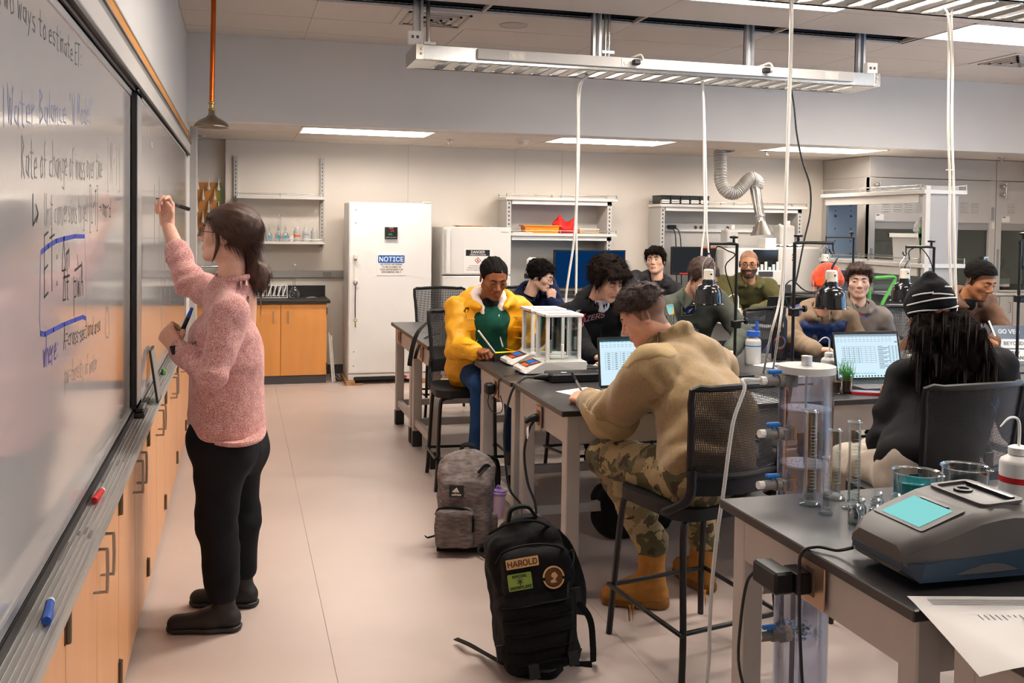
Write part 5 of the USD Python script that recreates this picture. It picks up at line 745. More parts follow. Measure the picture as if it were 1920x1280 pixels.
station('black lamp stand behind the striped beanie', 'black heat lamp hanging above the striped beanie', 5.15, (4.172, 5.15, 1.523), (4.186, 5.15, 1.333), (3.98, 5.15, 1.529), .085, 1.05, .3, -1, [(4.005, 5.15, 1.499), (4.082, 5.15, 1.519), (4.163, 5.15, 1.433), (4.195, 5.15, 1.299)])
station('black lamp stand at the right edge of the picture', 'black heat lamp beyond the right edge', 4.565, (4.286, 4.565, 1.578), (4.291, 4.565, 0.844), (4.75, 4.565, 1.5), .085, 1.0, .42, 1)
station('black lamp stand on the far table behind the orange beanie', 'heat lamp half hidden behind the orange beanie', 6.75, (4.716, 6.75, 1.565), (4.725, 6.75, 1.245), (4.473, 6.75, 1.566), .085, 1.0, .3, -1)
# ------------------------------------------------------------------ balances, laptops and what lies on the middle tables
def balance(x, y, lab, tag_=None):
    """front (with the display) towards -x"""
    t = thing('balance', lab, 'scale', (x, y, TZ)); o = A([x, y, TZ])
    part(t, 'base', hull([o + A(p) for p in ((0, -.07, .012), (0, .07, .012), (.02, -.09, .006), (.02, .09, .006), (.33, -.105, .006), (.33, .105, .006), (.0, -.065, .028), (.0, .065, .028), (.115, -.10, .062), (.115, .10, .062), (.33, -.105, .062), (.33, .105, .062))]), 'shelf_light', smooth=20)
    u = nrm0((.112, 0, .034)); v = A([0, 1., 0]); n = np.cross(u, v)
    def pan(a, b, c, d, h, m, nm, l=None): part(t, nm, ext([(a, c), (b, c), (b, d), (a, d)], h, o + A([0, 0, .0285]) + (-n if n[2] < 0 else n) * .0005, u, v) if n[2] > 0 else ext([(c, a), (d, a), (d, b), (c, b)], h, o + A([0, 0, .0285]) - n * .0005, v, u), m, l)
    pan(.030, .108, -.072, .072, .0015, 'lcd_frame', 'panel'); pan(.060, .096, -.035, .040, .0025, 'lcd_blue', 'display', 'blue lit display'); pan(.030, .052, -.06, .02, .0025, 'orange_key', 'keypad', 'orange keypad'); pan(.060, .10, -.062, -.044, .0025, 'orange_key', 'keypad'); pan(.060, .10, .048, .064, .0025, 'orange_key', 'keypad')
    x0, x1, y0, y1, z0, z1 = .125, .305, -.09, .09, .062, .285
    for px in (x0, x1 - .016):
        for py in (y0, y1 - .016): part(t, 'corner_post', bx(*(x + px, x + px + .016), *(y + py, y + py + .016), TZ + z0, TZ + z1), 'plastic_white')
    part(t, 'shield_top', cat(bx(x + x0 - .008, x + x1 + .008, y + y0 - .008, y + y0 + .02, TZ + z1, TZ + z1 + .016, .003), bx(x + x0 - .008, x + x1 + .008, y + y1 - .02, y + y1 + .008, TZ + z1, TZ + z1 + .016, .003), bx(x + x0 - .008, x + x0 + .02, y + y0, y + y1, TZ + z1, TZ + z1 + .016, .003), bx(x + x1 - .02, x + x1 + .008, y + y0, y + y1, TZ + z1, TZ + z1 + .016, .003)), 'plastic_white'); part(t, 'top_glass', bx(x + x0, x + x1, y + y0, y + y1, TZ + z1 + .004, TZ + z1 + .007), 'glass_clear'); part(t, 'top_handle', bx(x + x0 + .03, x + x1 - .03, y - .02, y + .005, TZ + z1 + .012, TZ + z1 + .022, .002), 'plastic_white')
    for k, (a, b, c, d) in enumerate(((x0 + .006, x0 + .009, y0 + .016, y1 - .016), (x1 - .009, x1 - .006, y0 + .016, y1 - .016), (x0 + .016, x1 - .016, y0 + .006, y0 + .009), (x0 + .016, x1 - .016, y1 - .009, y1 - .006))): part(t, 'shield_glass', bx(x + a, x + b, y + c, y + d, TZ + z0, TZ + z1), 'glass_clear')
    part(t, 'shield_sill', cat(bx(x + x0 - .004, x + x1 + .004, y + y0 - .004, y + y0 + .014, TZ + .06, TZ + .072), bx(x + x0 - .004, x + x1 + .004, y + y1 - .014, y + y1 + .004, TZ + .06, TZ + .072)), 'plastic_white'); part(t, 'pan', lathe([(.001, .078), (.055, .078), (.057, .074), (.055, .07), (.012, .07), (.012, .06)], (x + .215, y, TZ), 28), 'plastic_white'); part(t, 'door_handle', bx(x + .20, x + .212, y + y0 - .014, y + y0, TZ + .08, TZ + .15, .002), 'plastic_white'); part(t, 'door_handle', bx(x + .20, x + .212, y + y1, y + y1 + .014, TZ + .08, TZ + .15, .002), 'plastic_white')
    for q in ((.03, -.07), (.03, .07), (.30, -.08), (.30, .08)): part(t, 'foot', cyl((x + q[0], y + q[1], TZ), (x + q[0], y + q[1], TZ + .012), .014, n=12), 'black_plastic')
    UsdGeom.Xformable(stage.GetPrimAtPath(t)).AddScaleOp().Set(Gf.Vec3f(1.1, 1.1, 1.08)); return t
balance(1.455, 5.07, 'white precision balance with a glass draft shield, nearer of two'); balance(1.47, 5.40, 'white precision balance with a glass draft shield, farther of two')
t = thing('ruler_card', 'coloured card lying on the draft shield of the balances', 'card', (1.72, 5.36, 1.13)); part(t, 'card', bx(1.60, 1.74, 5.32, 5.42, 1.125, 1.129), 'red'); part(t, 'card', bx(1.70, 1.86, 5.31, 5.40, 1.130, 1.134), 'blue_plastic')
t = thing('tablet_computer', 'tablet on the table edge under the writing hand', 'tablet', (1.5, 5.62, TZ)); part(t, 'case', xf(ext(rrect(.27, .20, .012, 4), .011), (1.475, 5.69, TZ), 18), 'dark_grey_plastic'); part(t, 'screen', xf(ext(rrect(.24, .175, .006, 4), .001), (1.475, 5.69, TZ + .011), 18), 'panel_blue')
t = thing('yellow_tool', 'black and yellow hand tool lying between the tablet and the balance', 'tool', (1.5, 5.53, TZ)); part(t, 'handle', hull([A([1.44, 5.50, TZ]) + A(p) for p in ((0, -.02, 0), (0, .03, 0), (0, -.01, .05), (0, .02, .05), (.20, .06, .0), (.20, .10, 0), (.20, .07, .045), (.20, .09, .045))]), 'black_plastic', smooth=20); part(t, 'stripe', hull([A([1.445, 5.50, TZ]) + A(p) for p in ((0, -.008, .05), (0, .012, .05), (.15, .045, .047), (.15, .062, .047), (0, -.006, .056), (0, .01, .056), (.15, .046, .053), (.15, .06, .053))]), 'yellow', label='yellow stripe')
t = thing('power_adapter', 'flat black power brick in front of the balance', 'adapter', (1.62, 4.75, TZ)); part(t, 'brick', bx(1.53, 1.82, 4.68, 4.82, TZ, TZ + .045, .006), 'black_plastic'); part(t, 'sticker', bx(1.60, 1.63, 4.735, 4.75, TZ + .045, TZ + .0455), 'paper'); part(t, 'connector', tube([(1.53, 4.75, TZ + .022), (1.50, 4.75, TZ + .024), (1.455, 4.75, TZ + .022)], [.02, .018, .009], 10, 2), 'black_plastic')
part(t, 'power_cord', tube([(1.46, 4.75, TZ + .022), (1.40, 4.74, TZ + .02), (1.33, 4.72, .78), (1.29, 4.70, .62), (1.29, 4.68, .45), (1.31, 4.66, .30), (1.36, 4.62, .22), (1.30, 4.55, .14), (1.20, 4.58, .08), (1.13, 4.58, .03), (1.18, 4.45, .012), (1.28, 4.33, .02), (1.33, 4.30, .14), (1.345, 4.33, .30), (1.325, 4.40, .40), (1.30, 4.38, .55), (1.315, 4.36, .66), (1.345, 4.37, .705)], .006, 8, 6), 'cable_black'); part(t, 'wall_plug', tube([(1.30, 4.365, .695), (1.32, 4.37, .71), (1.345, 4.37, .715), (1.362, 4.37, .715)], [.008, .014, .02, .02], 10, 2), 'black_plastic'); part(t, 'cord_tag', ext([(0, 0), (.03, .02), (.035, -.03), (.01, -.05)], .002, (1.305, 4.36, .67), (0, -1, 0), (0, 0, 1)), 'paper')
part(t, 'balance_cord', tube([(1.46, 5.02, TZ + .01), (1.43, 4.98, TZ + .008), (1.38, 4.95, TZ + .006), (1.335, 4.95, TZ - .01), (1.325, 5.0, .74), (1.31, 5.03, .69)], .003, 6, 5), 'cable_black')
t = thing('plug_adapter', 'small black plug adapter in the outlet beside the yellow coat', 'plug', (1.33, 5.15, .73)); part(t, 'adapter_body', bx(1.30, 1.352, 5.125, 5.185, .695, .755, .01), 'black_plastic'); part(t, 'thin_cord', tube([(1.325, 5.16, .695), (1.322, 5.17, .64), (1.34, 5.14, .60), (1.36, 5.05, .61), (1.355, 4.98, .66), (1.335, 4.96, .72)], .0025, 6, 5), 'cable_black')
obj('paper_sheet', xf(ext([(-.10, -.14), (.11, -.12), (.10, .15), (-.11, .13)], .001), (1.62, 4.36, TZ), 20), 'paper', 'white sheet of paper under the soldier\'s writing hand', 'paper')
for k, (x, y, r, l) in enumerate(((2.05, 4.95, 12, 'loose white papers behind the nearer balance'), (3.25, 4.10, -4, 'white sheet of paper under the red phone'), (2.0, 5.30, -10, 'loose white papers in front of the black hoodie'), (3.05, 5.0, 25, 'white paper near the foot of the lamp stand'), (3.02, 4.75, -15, 'white papers beside the wash bottle'), (2.32, 4.08, 8, 'white paper beside the clear column valve'))): obj('paper_sheet', xf(ext([(-.105, -.14), (.105, -.14), (.105, .14), (-.105, .14)], .0012 + .0004 * k), (x, y, TZ), r), 'paper', l, 'paper')
def laptop(x, y, rz, w, d, tilt, lab, screen=True, z=TZ):
    """screen faces local -y"""
    t = thing('laptop', lab, 'laptop', (x, y, z), rz)
    part(t, 'keyboard_base', xf(ext(rrect(w, d, .012, 4), .016), (0, 0, .003)), 'black_plastic' if not screen else 'grey_shell', local=True); k = [bx(-w * .42 + i * w * .84 / 14, -w * .42 + (i + .82) * w * .84 / 14, d * .05 + j * .0185, d * .05 + j * .0185 + .0155, .0185, .0205) for i in range(14) for j in range(5)]
    part(t, 'keys', cat(*k), 'key_black', local=True, kind='stuff'); part(t, 'touchpad', bx(-.05, .05, -d * .42, -d * .06, .0188, .0195), 'dark_grey_plastic', local=True)
    a = math.radians(tilt); u = A([1., 0, 0]); v = A([0, math.sin(a), math.cos(a)]); o = A([0, d / 2 - .004, .018]); h = w * .66
    sp = part(t, 'lid', ext(rrect(w, h, .01, 4, (0, h / 2)), -.007, o, u, v), 'black_plastic', local=True)
    if screen:
        def r(x0, x1, y0, y1, m, nm, dz=.0006): part(t, nm, ext([(x0, y0), (x1, y0), (x1, y1), (x0, y1)], dz, o, u, v), m, local=True)
        W = w * .475; r(-W, W, h * .06, h * .95, 'screen_white', 'screen'); 
        def rs(lst, m, nm, dz): part(t, nm, cat(*[ext([(x0, y0), (x1, y0), (x1, y1), (x0, y1)], dz, o, u, v) for x0, x1, y0, y1 in lst]), m, local=True, kind='stuff')
        rs([(-W, W, h * .905, h * .95)], 'screen_top' if w < .38 else 'screen_row', 'title_bar', .0008); rs([(-W * .95 + i * W * .12, -W * .95 + i * W * .12 + W * .07, h * y_, h * (y_ + .008)) for i in range(15) for y_ in (.885, .835, .80)], 'screen_row', 'menu_text', .0009)
        gx0, gx1 = (-W * .8, W * .25) if w > .38 else (-W * .85, W * .75); rs([(gx0, gx1, h * (.36 + .042 * i), h * (.36 + .042 * i) + .0008) for i in range(9)] + [(gx0 + (gx1 - gx0) * i / 7, gx0 + (gx1 - gx0) * i / 7 + .0008, h * .36, h * .70) for i in range(8)], 'screen_line', 'table_grid', .0009)
        rs([(gx0 + (gx1 - gx0) * (i + .3) / 7, gx0 + (gx1 - gx0) * (i + .6) / 7, h * (.37 + .042 * j), h * (.37 + .042 * j) + .003) for i in range(4) for j in range(8)], 'screen_line', 'figures', .0009)
        if w > .38: rs([(W * .34, W * (.5 + .12 * ((i * 7) % 3)), h * (.24 + .03 * i), h * (.24 + .03 * i) + .0025) for i in range(16)] + [(W * (.68 + .11 * j), W * (.74 + .11 * j), h * (.24 + .03 * i), h * (.24 + .03 * i) + .0025) for i in range(4, 16) for j in range(3)], 'screen_line', 'list_text', .0009); rs([(-W * .55 + .018 * i, -W * .55 + .018 * i + .008, h * .072, h * .072 + .008) for i in range(14)], 'screen_icon', 'task_icons', .0011); rs([(W * .90, W * .99, h * .775, h * .795)], 'screen_icon', 'share_button', .0011); rs([(-W * .5, W * .2, h * .14, h * .146)], 'screen_line', 'scroll_bar', .0011)
    return t
laptop(1.87, 4.28, 4, .375, .235, 8, 'open laptop with a lit spreadsheet between the balance and the soldier'); laptop(3.165, 4.235, -3, .385, .25, 14, 'open laptop with a lit spreadsheet in front of the striped beanie')
laptop(4.42, 7.30, 168, .36, .24, 18, 'black open laptop seen from behind in front of the olive hoodie', False)
t = thing('tablet_stand', 'dark tablet standing upright behind the lit laptop', 'tablet', (3.6, 4.9, TZ)); part(t, 'back_shell', ext(rrect(.285, .21, .014, 4, (0, .105)), -.008, (3.62, 4.90, TZ + .0), (1, 0, 0), nrm0((0, .18, 1))), 'dark_grey_plastic'); part(t, 'camera_bump', ext(rrect(.028, .028, .006, 4, (.118, .188)), .004, (3.62, 4.90, TZ), (1, 0, 0), nrm0((0, .18, 1))), 'key_black'); part(t, 'prop', bx(3.50, 3.74, 4.93, 5.02, TZ, TZ + .008), 'black_plastic')
t = thing('phone', 'smartphone in a bright red case on the table edge', 'phone', (2.96, 4.08, TZ)); part(t, 'case', xf(ext(rrect(.155, .078, .012, 5), .011), (2.955, 4.085, TZ + .001), -28), 'red'); part(t, 'screen', xf(ext(rrect(.14, .066, .008, 5), .0012), (2.955, 4.085, TZ + .012), -28), 'panel_blue')
def soil_jar(x, y, lab, grass):
    t = thing('soil_jar', lab, 'jar', (x, y, TZ)); part(t, 'glass', lathe([(.001, .002), (.030, .002), (.032, .01), (.032, .085), (.028, .092), (.028, .10), (.026, .10), (.026, .09), (.030, .083), (.030, .012), (.001, .006)], (x, y, TZ), 24), 'glass_clear', smooth=50); part(t, 'soil', lathe([(.001, .008), (.029, .008), (.029, .06), (.001, .064)], (x, y, TZ), 20), 'soil')
    if grass:
        rg = np.random.RandomState(5); part(t, 'grass', cat(*[tube([(x + .02 * a, y + .02 * b, TZ + .06), (x + .03 * a, y + .03 * b, TZ + .10), (x + .03 * a + c_ * .03, y + .03 * b + d_ * .03, TZ + .13 + .045 * e_)], [.0013, .0012, .0003], 4, 3) for a, b, c_, d_, e_ in rg.uniform(-1, 1, (110, 5))]), 'green', kind='stuff')
soil_jar(2.872, 4.135, 'glass jar of soil with green grass sprouting beside the column', True); soil_jar(2.805, 4.12, 'glass jar of soil half hidden behind the clear column', False); soil_jar(2.91, 4.19, 'glass jar of soil behind the jar of grass', False)
wash_bottle('wash_bottle', 'white wash bottle with a bent spout beside the lit laptop', (3.03, 4.52, TZ), .042, .13, 'poly_bottle', 'poly_white', .10)
t = wash_bottle('water_bottle', 'translucent bottle with a dark blue lid and straw on the table', (2.93, 5.14, TZ), .046, .17, 'poly_bottle', 'blue_cap', 0, label=('blue_plastic', .62, .66)); part(t, 'straw', tube([(2.95, 5.14, TZ + .18), (2.952, 5.14, TZ + .25)], .010, 8, 1), 'blue_cap'); part(t, 'lid_disc', cyl((2.93, 5.14, TZ + .165), (2.93, 5.14, TZ + .195), .040, n=24), 'blue_cap')
wash_bottle('wash_bottle', 'tall white wash bottle in front of the olive hoodie laptop', (3.53, 6.42, TZ), .042, .19, 'poly_white', 'poly_white', .13)
c = (3.20, 5.30); t = thing('thermos', 'black thermos bottle covered with a round sunset sticker', 'bottle', (*c, TZ)); part(t, 'flask', lathe([(.001, 0), (.044, 0), (.046, .01), (.046, .24), (.034, .27), (.034, .29)], (*c, TZ), 28), 'black_plastic', smooth=50); part(t, 'cap', lathe([(.036, .285), (.036, .325), (.001, .328)], (*c, TZ), 24), 'black_plastic')
def wrap(cx_, cy_, r, a0, pts, z0, mt, nm, lab=None, host=None):
    q = np.array(pts); m = trimesh.creation.triangulate_polygon(Polygon(q), engine='earcut'); V, F = np.array(m[0]), np.array(m[1]); an = a0 + V[:, 0] / r; part(host, nm, (np.c_[cx_ + r * np.cos(an), cy_ + r * np.sin(an), z0 + V[:, 1]], F), mt, lab)
circ = lambda r, n=24, cx_=0, cy_=0: [(cx_ + r * math.cos(a), cy_ + r * math.sin(a)) for a in np.linspace(0, 2 * math.pi, n, endpoint=False)]
a_ = -2.05; wrap(*c, .0466, a_, circ(.042), TZ + .11, 'sign_blue', 'sticker', 'round national park style sticker', t); wrap(*c, .0469, a_, [p for p in circ(.034) if p[1] > -.008], TZ + .11, 'orange_strip', 'sticker_sky', None, t); wrap(*c, .0470, a_, [p for p in circ(.034) if p[1] < .004], TZ + .11, 'panel_blue', 'sticker_lake', None, t); wrap(*c, .0471, a_, [p for p in circ(.042) if p[1] < -.018], TZ + .11, 'red', 'sticker_band', None, t); wrap(*c, .0471, a_, [(-.02, 0), (-.008, .012), (.004, .002), (.014, .010), (.024, 0)], TZ + .11, 'key_black', 'sticker_hills', None, t); wrap(*c, .0468, a_, [(-.022, .03), (.022, .03), (.024, .0), (.0, -.035), (-.024, .0)], TZ + .205, 'gasket', 'badge_sticker', None, t); wrap(*c, .0471, a_, [(-.016, .004), (-.004, .02), (.004, .010), (.012, .02), (.016, .0), (0, -.02)], TZ + .205, 'brown_patch', 'badge_peak', None, t)
obj('dark_notebook', xf(ext(rrect(.26, .19, .01, 4), .015), (3.12, 4.92, TZ), 12), 'panel_blue', 'dark blue notebook under the lamp stand left of the laptop', 'notebook')
obj('notepad', xf(ext([(-.11, -.14), (.11, -.14), (.11, .14), (-.11, .14)], .006), (3.98, 7.28, TZ), -8), 'paper', 'white notepad under the hands of the man in the olive hoodie', 'paper'); obj('notepad', xf(ext([(-.11, -.14), (.11, -.14), (.11, .14), (-.11, .14)], .003), (4.2, 7.16, TZ), 5), 'paper', 'white sheets in front of the black laptop', 'paper')
for x, y, l in ((2.335, 5.20, 'tall glass cylinder in front of the black hoodie, left one'), (2.40, 5.16, 'tall glass cylinder in front of the black hoodie, right one')): obj('glass_tube', lathe([(.001, 0), (.028, 0), (.028, .006), (.023, .012), (.023, .29), (.026, .295), (.021, .295), (.0205, .012), (.001, .01)], (x, y, TZ), 24), 'glass_clear', l, 'glassware')
t = thing('acrylic_frame', 'clear acrylic sheet standing behind the soldier\'s laptop', 'frame', (2.2, 5.1, TZ)); part(t, 'sheet', bx(1.95, 2.55, 5.09, 5.094, TZ, TZ + .25), 'acrylic'); part(t, 'foot', bx(1.95, 2.55, 5.07, 5.115, TZ, TZ + .01), 'acrylic')
for k, (x, y) in enumerate(((3.78, 4.82), (3.85, 4.86), (3.92, 4.82))): t = thing('petri_jar', ('left', 'middle', 'right')[k] + ' glass jar of pale seeds behind the striped beanie', 'jar', (x, y, TZ)); part(t, 'glass', lathe([(.001, 0), (.032, 0), (.033, .01), (.033, .085), (.031, .09), (.031, .01)], (x, y, TZ), 20), 'glass_clear', smooth=50); part(t, 'seeds', lathe([(.001, .05), (.03, .05), (.03, .075), (.001, .08)], (x, y, TZ), 16), 'ivory')
t = wash_bottle('cup', 'blue drinking cup with a bent blue straw in front of the brown hoodie', (4.18, 4.92, TZ), .04, .12, 'blue_cap', 'blue_plastic', 0, catg='cup'); part(t, 'straw', tube([(4.18, 4.92, TZ + .12), (4.18, 4.92, TZ + .20), (4.19, 4.91, TZ + .215), (4.25, 4.88, TZ + .185)], .006, 8, 3), 'blue_plastic')
t = thing('laptop_sticker', 'dark laptop lid with white lettered stickers at the right edge', 'laptop', (4.62, 4.9, TZ)); o, u, v = A([4.42, 4.86, TZ]), nrm0((1, -.25, 0)), nrm0((.10, .30, .95)); part(t, 'lid', ext(rrect(.34, .24, .012, 4, (.17, .12)), -.008, o, u, v), 'panel_blue'); part(t, 'base', bx(4.43, 4.76, 4.9, 5.1, TZ, TZ + .015), 'black_plastic')
n_ = np.cross(u, v); P_ = lambda a, b: o + u * a + v * b + n_ * (.0006 if n_ @ A([0, -1, 0]) > 0 else -.0006)
part(t, 'lettering', text('GO VEG', .026, P_(.10, .19), u, v, bold=True), 'paper'); part(t, 'sticker_panel', ext([(.02, .02), (.20, .02), (.20, .09), (.02, .09)], .0006, o, u, v), 'paper'); part(t, 'lettering', text('EARLY', .020, P_(.11, .06), u, v, depth=.0012, bold=True), 'ink_black'); part(t, 'lettering', text('VETERANS', .020, P_(.115, .03), u, v, depth=.0012, bold=True), 'ink_black'); part(t, 'sticker_panel', ext([(.04, .10), (.20, .10), (.20, .155), (.04, .155)], .0006, o, u, v), 'paper'); part(t, 'lettering', text('BEYOND', .022, P_(.12, .118), u, v, depth=.0012, bold=True), 'panel_blue')
# ------------------------------------------------------------------ clear column and near table
cx_, cy_, cr = 1.826, 2.85, .089
t = thing('acrylic_column', 'tall clear acrylic column with grey side valves standing on the floor', 'column', (cx_, cy_, 0))
part(t, 'tube', lathe([(cr, .02), (cr, 1.145), (cr - .005, 1.145), (cr - .005, .02)], (cx_, cy_, 0), 48), 'acrylic', smooth=60); part(t, 'lid', lathe([(.001, 1.145), (cr + .006, 1.145), (cr + .006, 1.168), (.001, 1.168)], (cx_, cy_, 0), 48), 'poly_bottle'); part(t, 'knob', lathe([(.001, 1.20), (.018, 1.20), (.018, 1.168)], (cx_, cy_, 0), 28), 'alu'); part(t, 'foot_plate', bx(cx_ - .13, cx_ + .13, cy_ - .13, cy_ + .13, 0, .02, .004), 'poly_bottle'); part(t, 'rod', cyl((cx_, cy_, .02), (cx_, cy_, 1.17), .004), 'alu')
rg = np.random.RandomState(2)
for z in (1.02, .835, .56):
    g = Polygon(circ(cr - .007, 40))
    for a in rg.uniform(0, 6.28, 34): 
        rr = rg.uniform(.015, .07); g = g.difference(Polygon(circ(.0035, 8, rr * math.cos(a), rr * math.sin(a))))
    part(t, 'perforated_disc', ext(g, .006, (cx_, cy_, z)), 'poly_bottle', label='white perforated disc')
part(t, 'gravel', cat(*[ell((cx_ + r * math.cos(a), cy_ + r * math.sin(a), z), (.008, .007, .006), 0) for r, a, z in zip(rg.uniform(0, .072, 90), rg.uniform(0, 6.28, 90), rg.uniform(.25, .29, 90))]), 'glass_solid', kind='stuff'); part(t, 'back_strip', bx(cx_ + .005, cx_ + .02, cy_ + .066, cy_ + .074, .02, .7), 'dark_grey_plastic')
for z in (1.12, .945, .775, .43, .27):
    v = part(t, 'valve', cat(cyl((cx_ - .165, cy_ - .02, z + .004), (cx_ - .08, cy_ - .01, z), .016, n=16), cyl((cx_ - .12, cy_ - .015, z + .003), (cx_ - .10, cy_ - .013, z + .002), .021, n=16), bx(cx_ - .10, cx_ - .06, cy_ - .035, cy_ + .01, z - .018, z + .018, .003)), 'grey_plastic'); part(v, 'nut', cyl((cx_ - .185, cy_ - .022, z + .006), (cx_ - .163, cy_ - .02, z + .005), .014, n=8), 'poly_white'); part(v, 'lever', cat(cyl((cx_ - .13, cy_ - .016, z + .012), (cx_ - .13, cy_ - .016, z + .03), .007), bx(cx_ - .155, cx_ - .105, cy_ - .025, cy_ - .008, z + .026, z + .040, .004)), 'blue_plastic'); part(t, 'port_block', bx(cx_ - .075, cx_ - .045, cy_ - .025, cy_ + .012, z - .02, z + .02, .003), 'tan_patch')
t = thing('clear_tube', 'clear plastic tube looping from the top valve down to the floor', 'tube', (1.36, 2.6, 0)); part(t, 'tube', tube([(cx_ - .185, cy_ - .022, 1.126), (1.56, 2.80, 1.135), (1.546, 2.76, 1.114), (1.489, 2.72, 1.027), (1.456, 2.69, 0.927), (1.426, 2.66, 0.82), (1.402, 2.65, 0.694), (1.383, 2.64, 0.551), (1.378, 2.64, 0.421), (1.376, 2.64, 0.29), (1.355, 2.64, .12)], .006, 12, 5), 'poly_bottle', smooth=True)
def grad(x, y, h, r, lab, hexb=True):
    t = thing('graduated_cylinder', lab, 'glassware', (x, y, TZ)); part(t, 'tube', lathe([(.001, .016), (r, .016), (r, h - .006), (r + .004, h), (r + .001, h), (r - .002, h - .008), (r - .002, .02)], (x, y, TZ), 28), 'glass_clear', smooth=50); b = r * 2.1; part(t, 'foot', lathe([(.001, 0), (b, 0), (b, .006), (r * 1.35, .012), (r * 1.15, .020), (r, .024)], (x, y, TZ), 6 if hexb else 28), 'glass_clear')
    part(t, 'graduations', cat(*[ (np.vstack([[(x + (r + .0006) * math.cos(a), y + (r + .0006) * math.sin(a), TZ + z + dz) for a in np.linspace(-2.3, -2.3 + (1.5 if k % 5 == 0 else .8), 8)] for dz in (0, .0009)]), np.vstack([[[i, i + 1, i + 9], [i, i + 9, i + 8]] for i in range(7)])) for k, z in enumerate(np.arange(.05, h - .04, .0095))]), 'paper', kind='stuff'); part(t, 'rim', lathe([(r - .001, h - .005), (r + .0045, h - .001), (r + .004, h + .002), (r - .001, h + .001)], (x, y, TZ), 28), 'glass_solid'); return t
grad(1.598, 2.462, .272, .0165, 'tallest graduated cylinder with a hexagonal foot on the near table'); grad(1.705, 2.50, .205, .0165, 'short graduated cylinder between the two taller ones'); grad(1.70, 2.40, .25, .017, 'graduated cylinder nearest the small vials'); grad(1.59, 2.37, .16, .009, 'slim graduated cylinder with a round foot on the near table', False)
def vial(x, y, lab):
    t = thing('glass_vial', lab, 'vial', (x, y, TZ), group='small stoppered vials beside the meter'); part(t, 'body', lathe([(.001, 0), (.0165, 0), (.017, .003), (.017, .032), (.012, .038), (.010, .042), (.0135, .046), (.0135, .05), (.008, .05), (.008, .04), (.015, .03), (.0155, .005), (.001, .004)], (x, y, TZ), 24), 'glass_clear', smooth=50); part(t, 'stopper', lathe([(.001, .048), (.0125, .048), (.014, .053), (.010, .058), (.001, .058)], (x, y, TZ), 20), 'glass_solid')
for x, y in ((1.612, 2.27), (1.662, 2.315), (1.70, 2.30), (1.752, 2.36), (1.79, 2.33), (1.66, 2.25), (1.745, 2.28)): vial(x, y, 'small stoppered glass vial in the cluster beside the grey meter')
def beaker(x, y, lab, fill=None):
    t = thing('beaker', lab, 'beaker', (x, y, TZ)); R = .066; part(t, 'glass', lathe([(.001, .002), (R - .008, .002), (R, .012), (R, .078), (R + .005, .084), (R + .004, .086), (R - .002, .080), (R - .0025, .014), (.001, .006)], (x, y, TZ), 40), 'glass_clear', smooth=50); part(t, 'rim', lathe([(R, .0815), (R + .006, .085), (R + .005, .0875), (R, .085)], (x, y, TZ), 40), 'glass_solid'); part(t, 'spout', ell((x + R * .75, y - R * .7, TZ + .082), (.012, .012, .004), 2), 'glass_clear')
    if fill: part(t, 'liquid', lathe([(.001, .007), (R - .009, .007), (R - .003, .015), (R - .003, fill), (.001, fill)], (x, y, TZ), 36), 'water_teal', label='teal liquid')
    else: part(t, 'scale_mark', bx(x - .01, x + .01, y - R - .001, y - R, TZ + .03, TZ + .05), 'paper')
beaker(1.935, 2.43, 'low glass beaker holding teal liquid behind the meter', .058); beaker(2.125, 2.45, 'empty low glass beaker right of the teal one')
wash_bottle('wash_bottle', 'large wash bottle with a red band cut by the right edge', (2.235, 2.36, TZ), .052, .145, 'poly_white', 'poly_white', .11, label=('red', .40, .52))
obj('green_marker', tube([(1.725, 2.31, TZ + .009), (1.78, 2.335, TZ + .009), (1.85, 2.36, TZ + .009)], .009, 12, 1), 'green_pen', 'green marker pen lying behind the meter', 'marker')
# colorimeter: a wedge-shaped body lofted along its length
def meter_sec(s):
    """half width, bottom and top height at the distance s (0..1) from the front"""
    top = np.interp(s, [0, .03, .12, .45, .62, .85, 1], [.088, .106, .120, .164, .172, .164, .13]); bot = np.interp(s, [0, .05, .12, 1], [.030, .014, .010, .010]); return .118 + .012 * math.sin(s * math.pi), bot, top
t = thing('colorimeter', 'dark grey benchtop meter with a glowing cyan screen', 'instrument', (1.60, 1.935, TZ)); mo = A([1.43, 1.925, TZ]); LM = .42
S_ = np.linspace(0, 1, 15); ring = []
for s in S_:
    hw, b, tp = meter_sec(s); e = .02 * math.sqrt(max(0, math.sin(min(1, s * 6) * math.pi / 2))) - .02; hw += e; r = .022
    ring.append([mo + A([s * LM, y, z]) for y, z in ((-hw + r, b), (hw - r, b), (hw, b + r), (hw - .004, tp - r), (hw - .03, tp), (-hw + .03, tp), (-hw + .004, tp - r), (-hw, b + r))])
V = np.array(ring).reshape(-1, 3); Fc = []
for i in range(14):
    for j in range(8): a, b = i * 8 + j, i * 8 + (j + 1) % 8; Fc += [[a, b + 8, b], [a, a + 8, b + 8]]
for j in range(1, 7): Fc += [[0, j, j + 1], [14 * 8, 14 * 8 + j + 1, 14 * 8 + j]]
m_ = trimesh.Trimesh(V, Fc, process=False); trimesh.repair.fix_normals(m_); part(t, 'shell', m_, 'grey_shell', smooth=32)
part(t, 'skirt', hull([mo + A(p) for p in ((-.002, -.09, .04), (-.002, .09, .04), (.02, -.125, .02), (.02, .125, .02), (LM * .98, -.128, .015), (LM * .98, .128, .015), (-.002, -.09, .055), (-.002, .09, .055), (.03, -.129, .062), (.03, .129, .062), (LM * .98, -.132, .085), (LM * .98, .132, .085))]), 'blue_shell', label='dark grey lower shell coloured with its blue reflection', smooth=25)  # the blue of the skirt is reflected light put into its colour
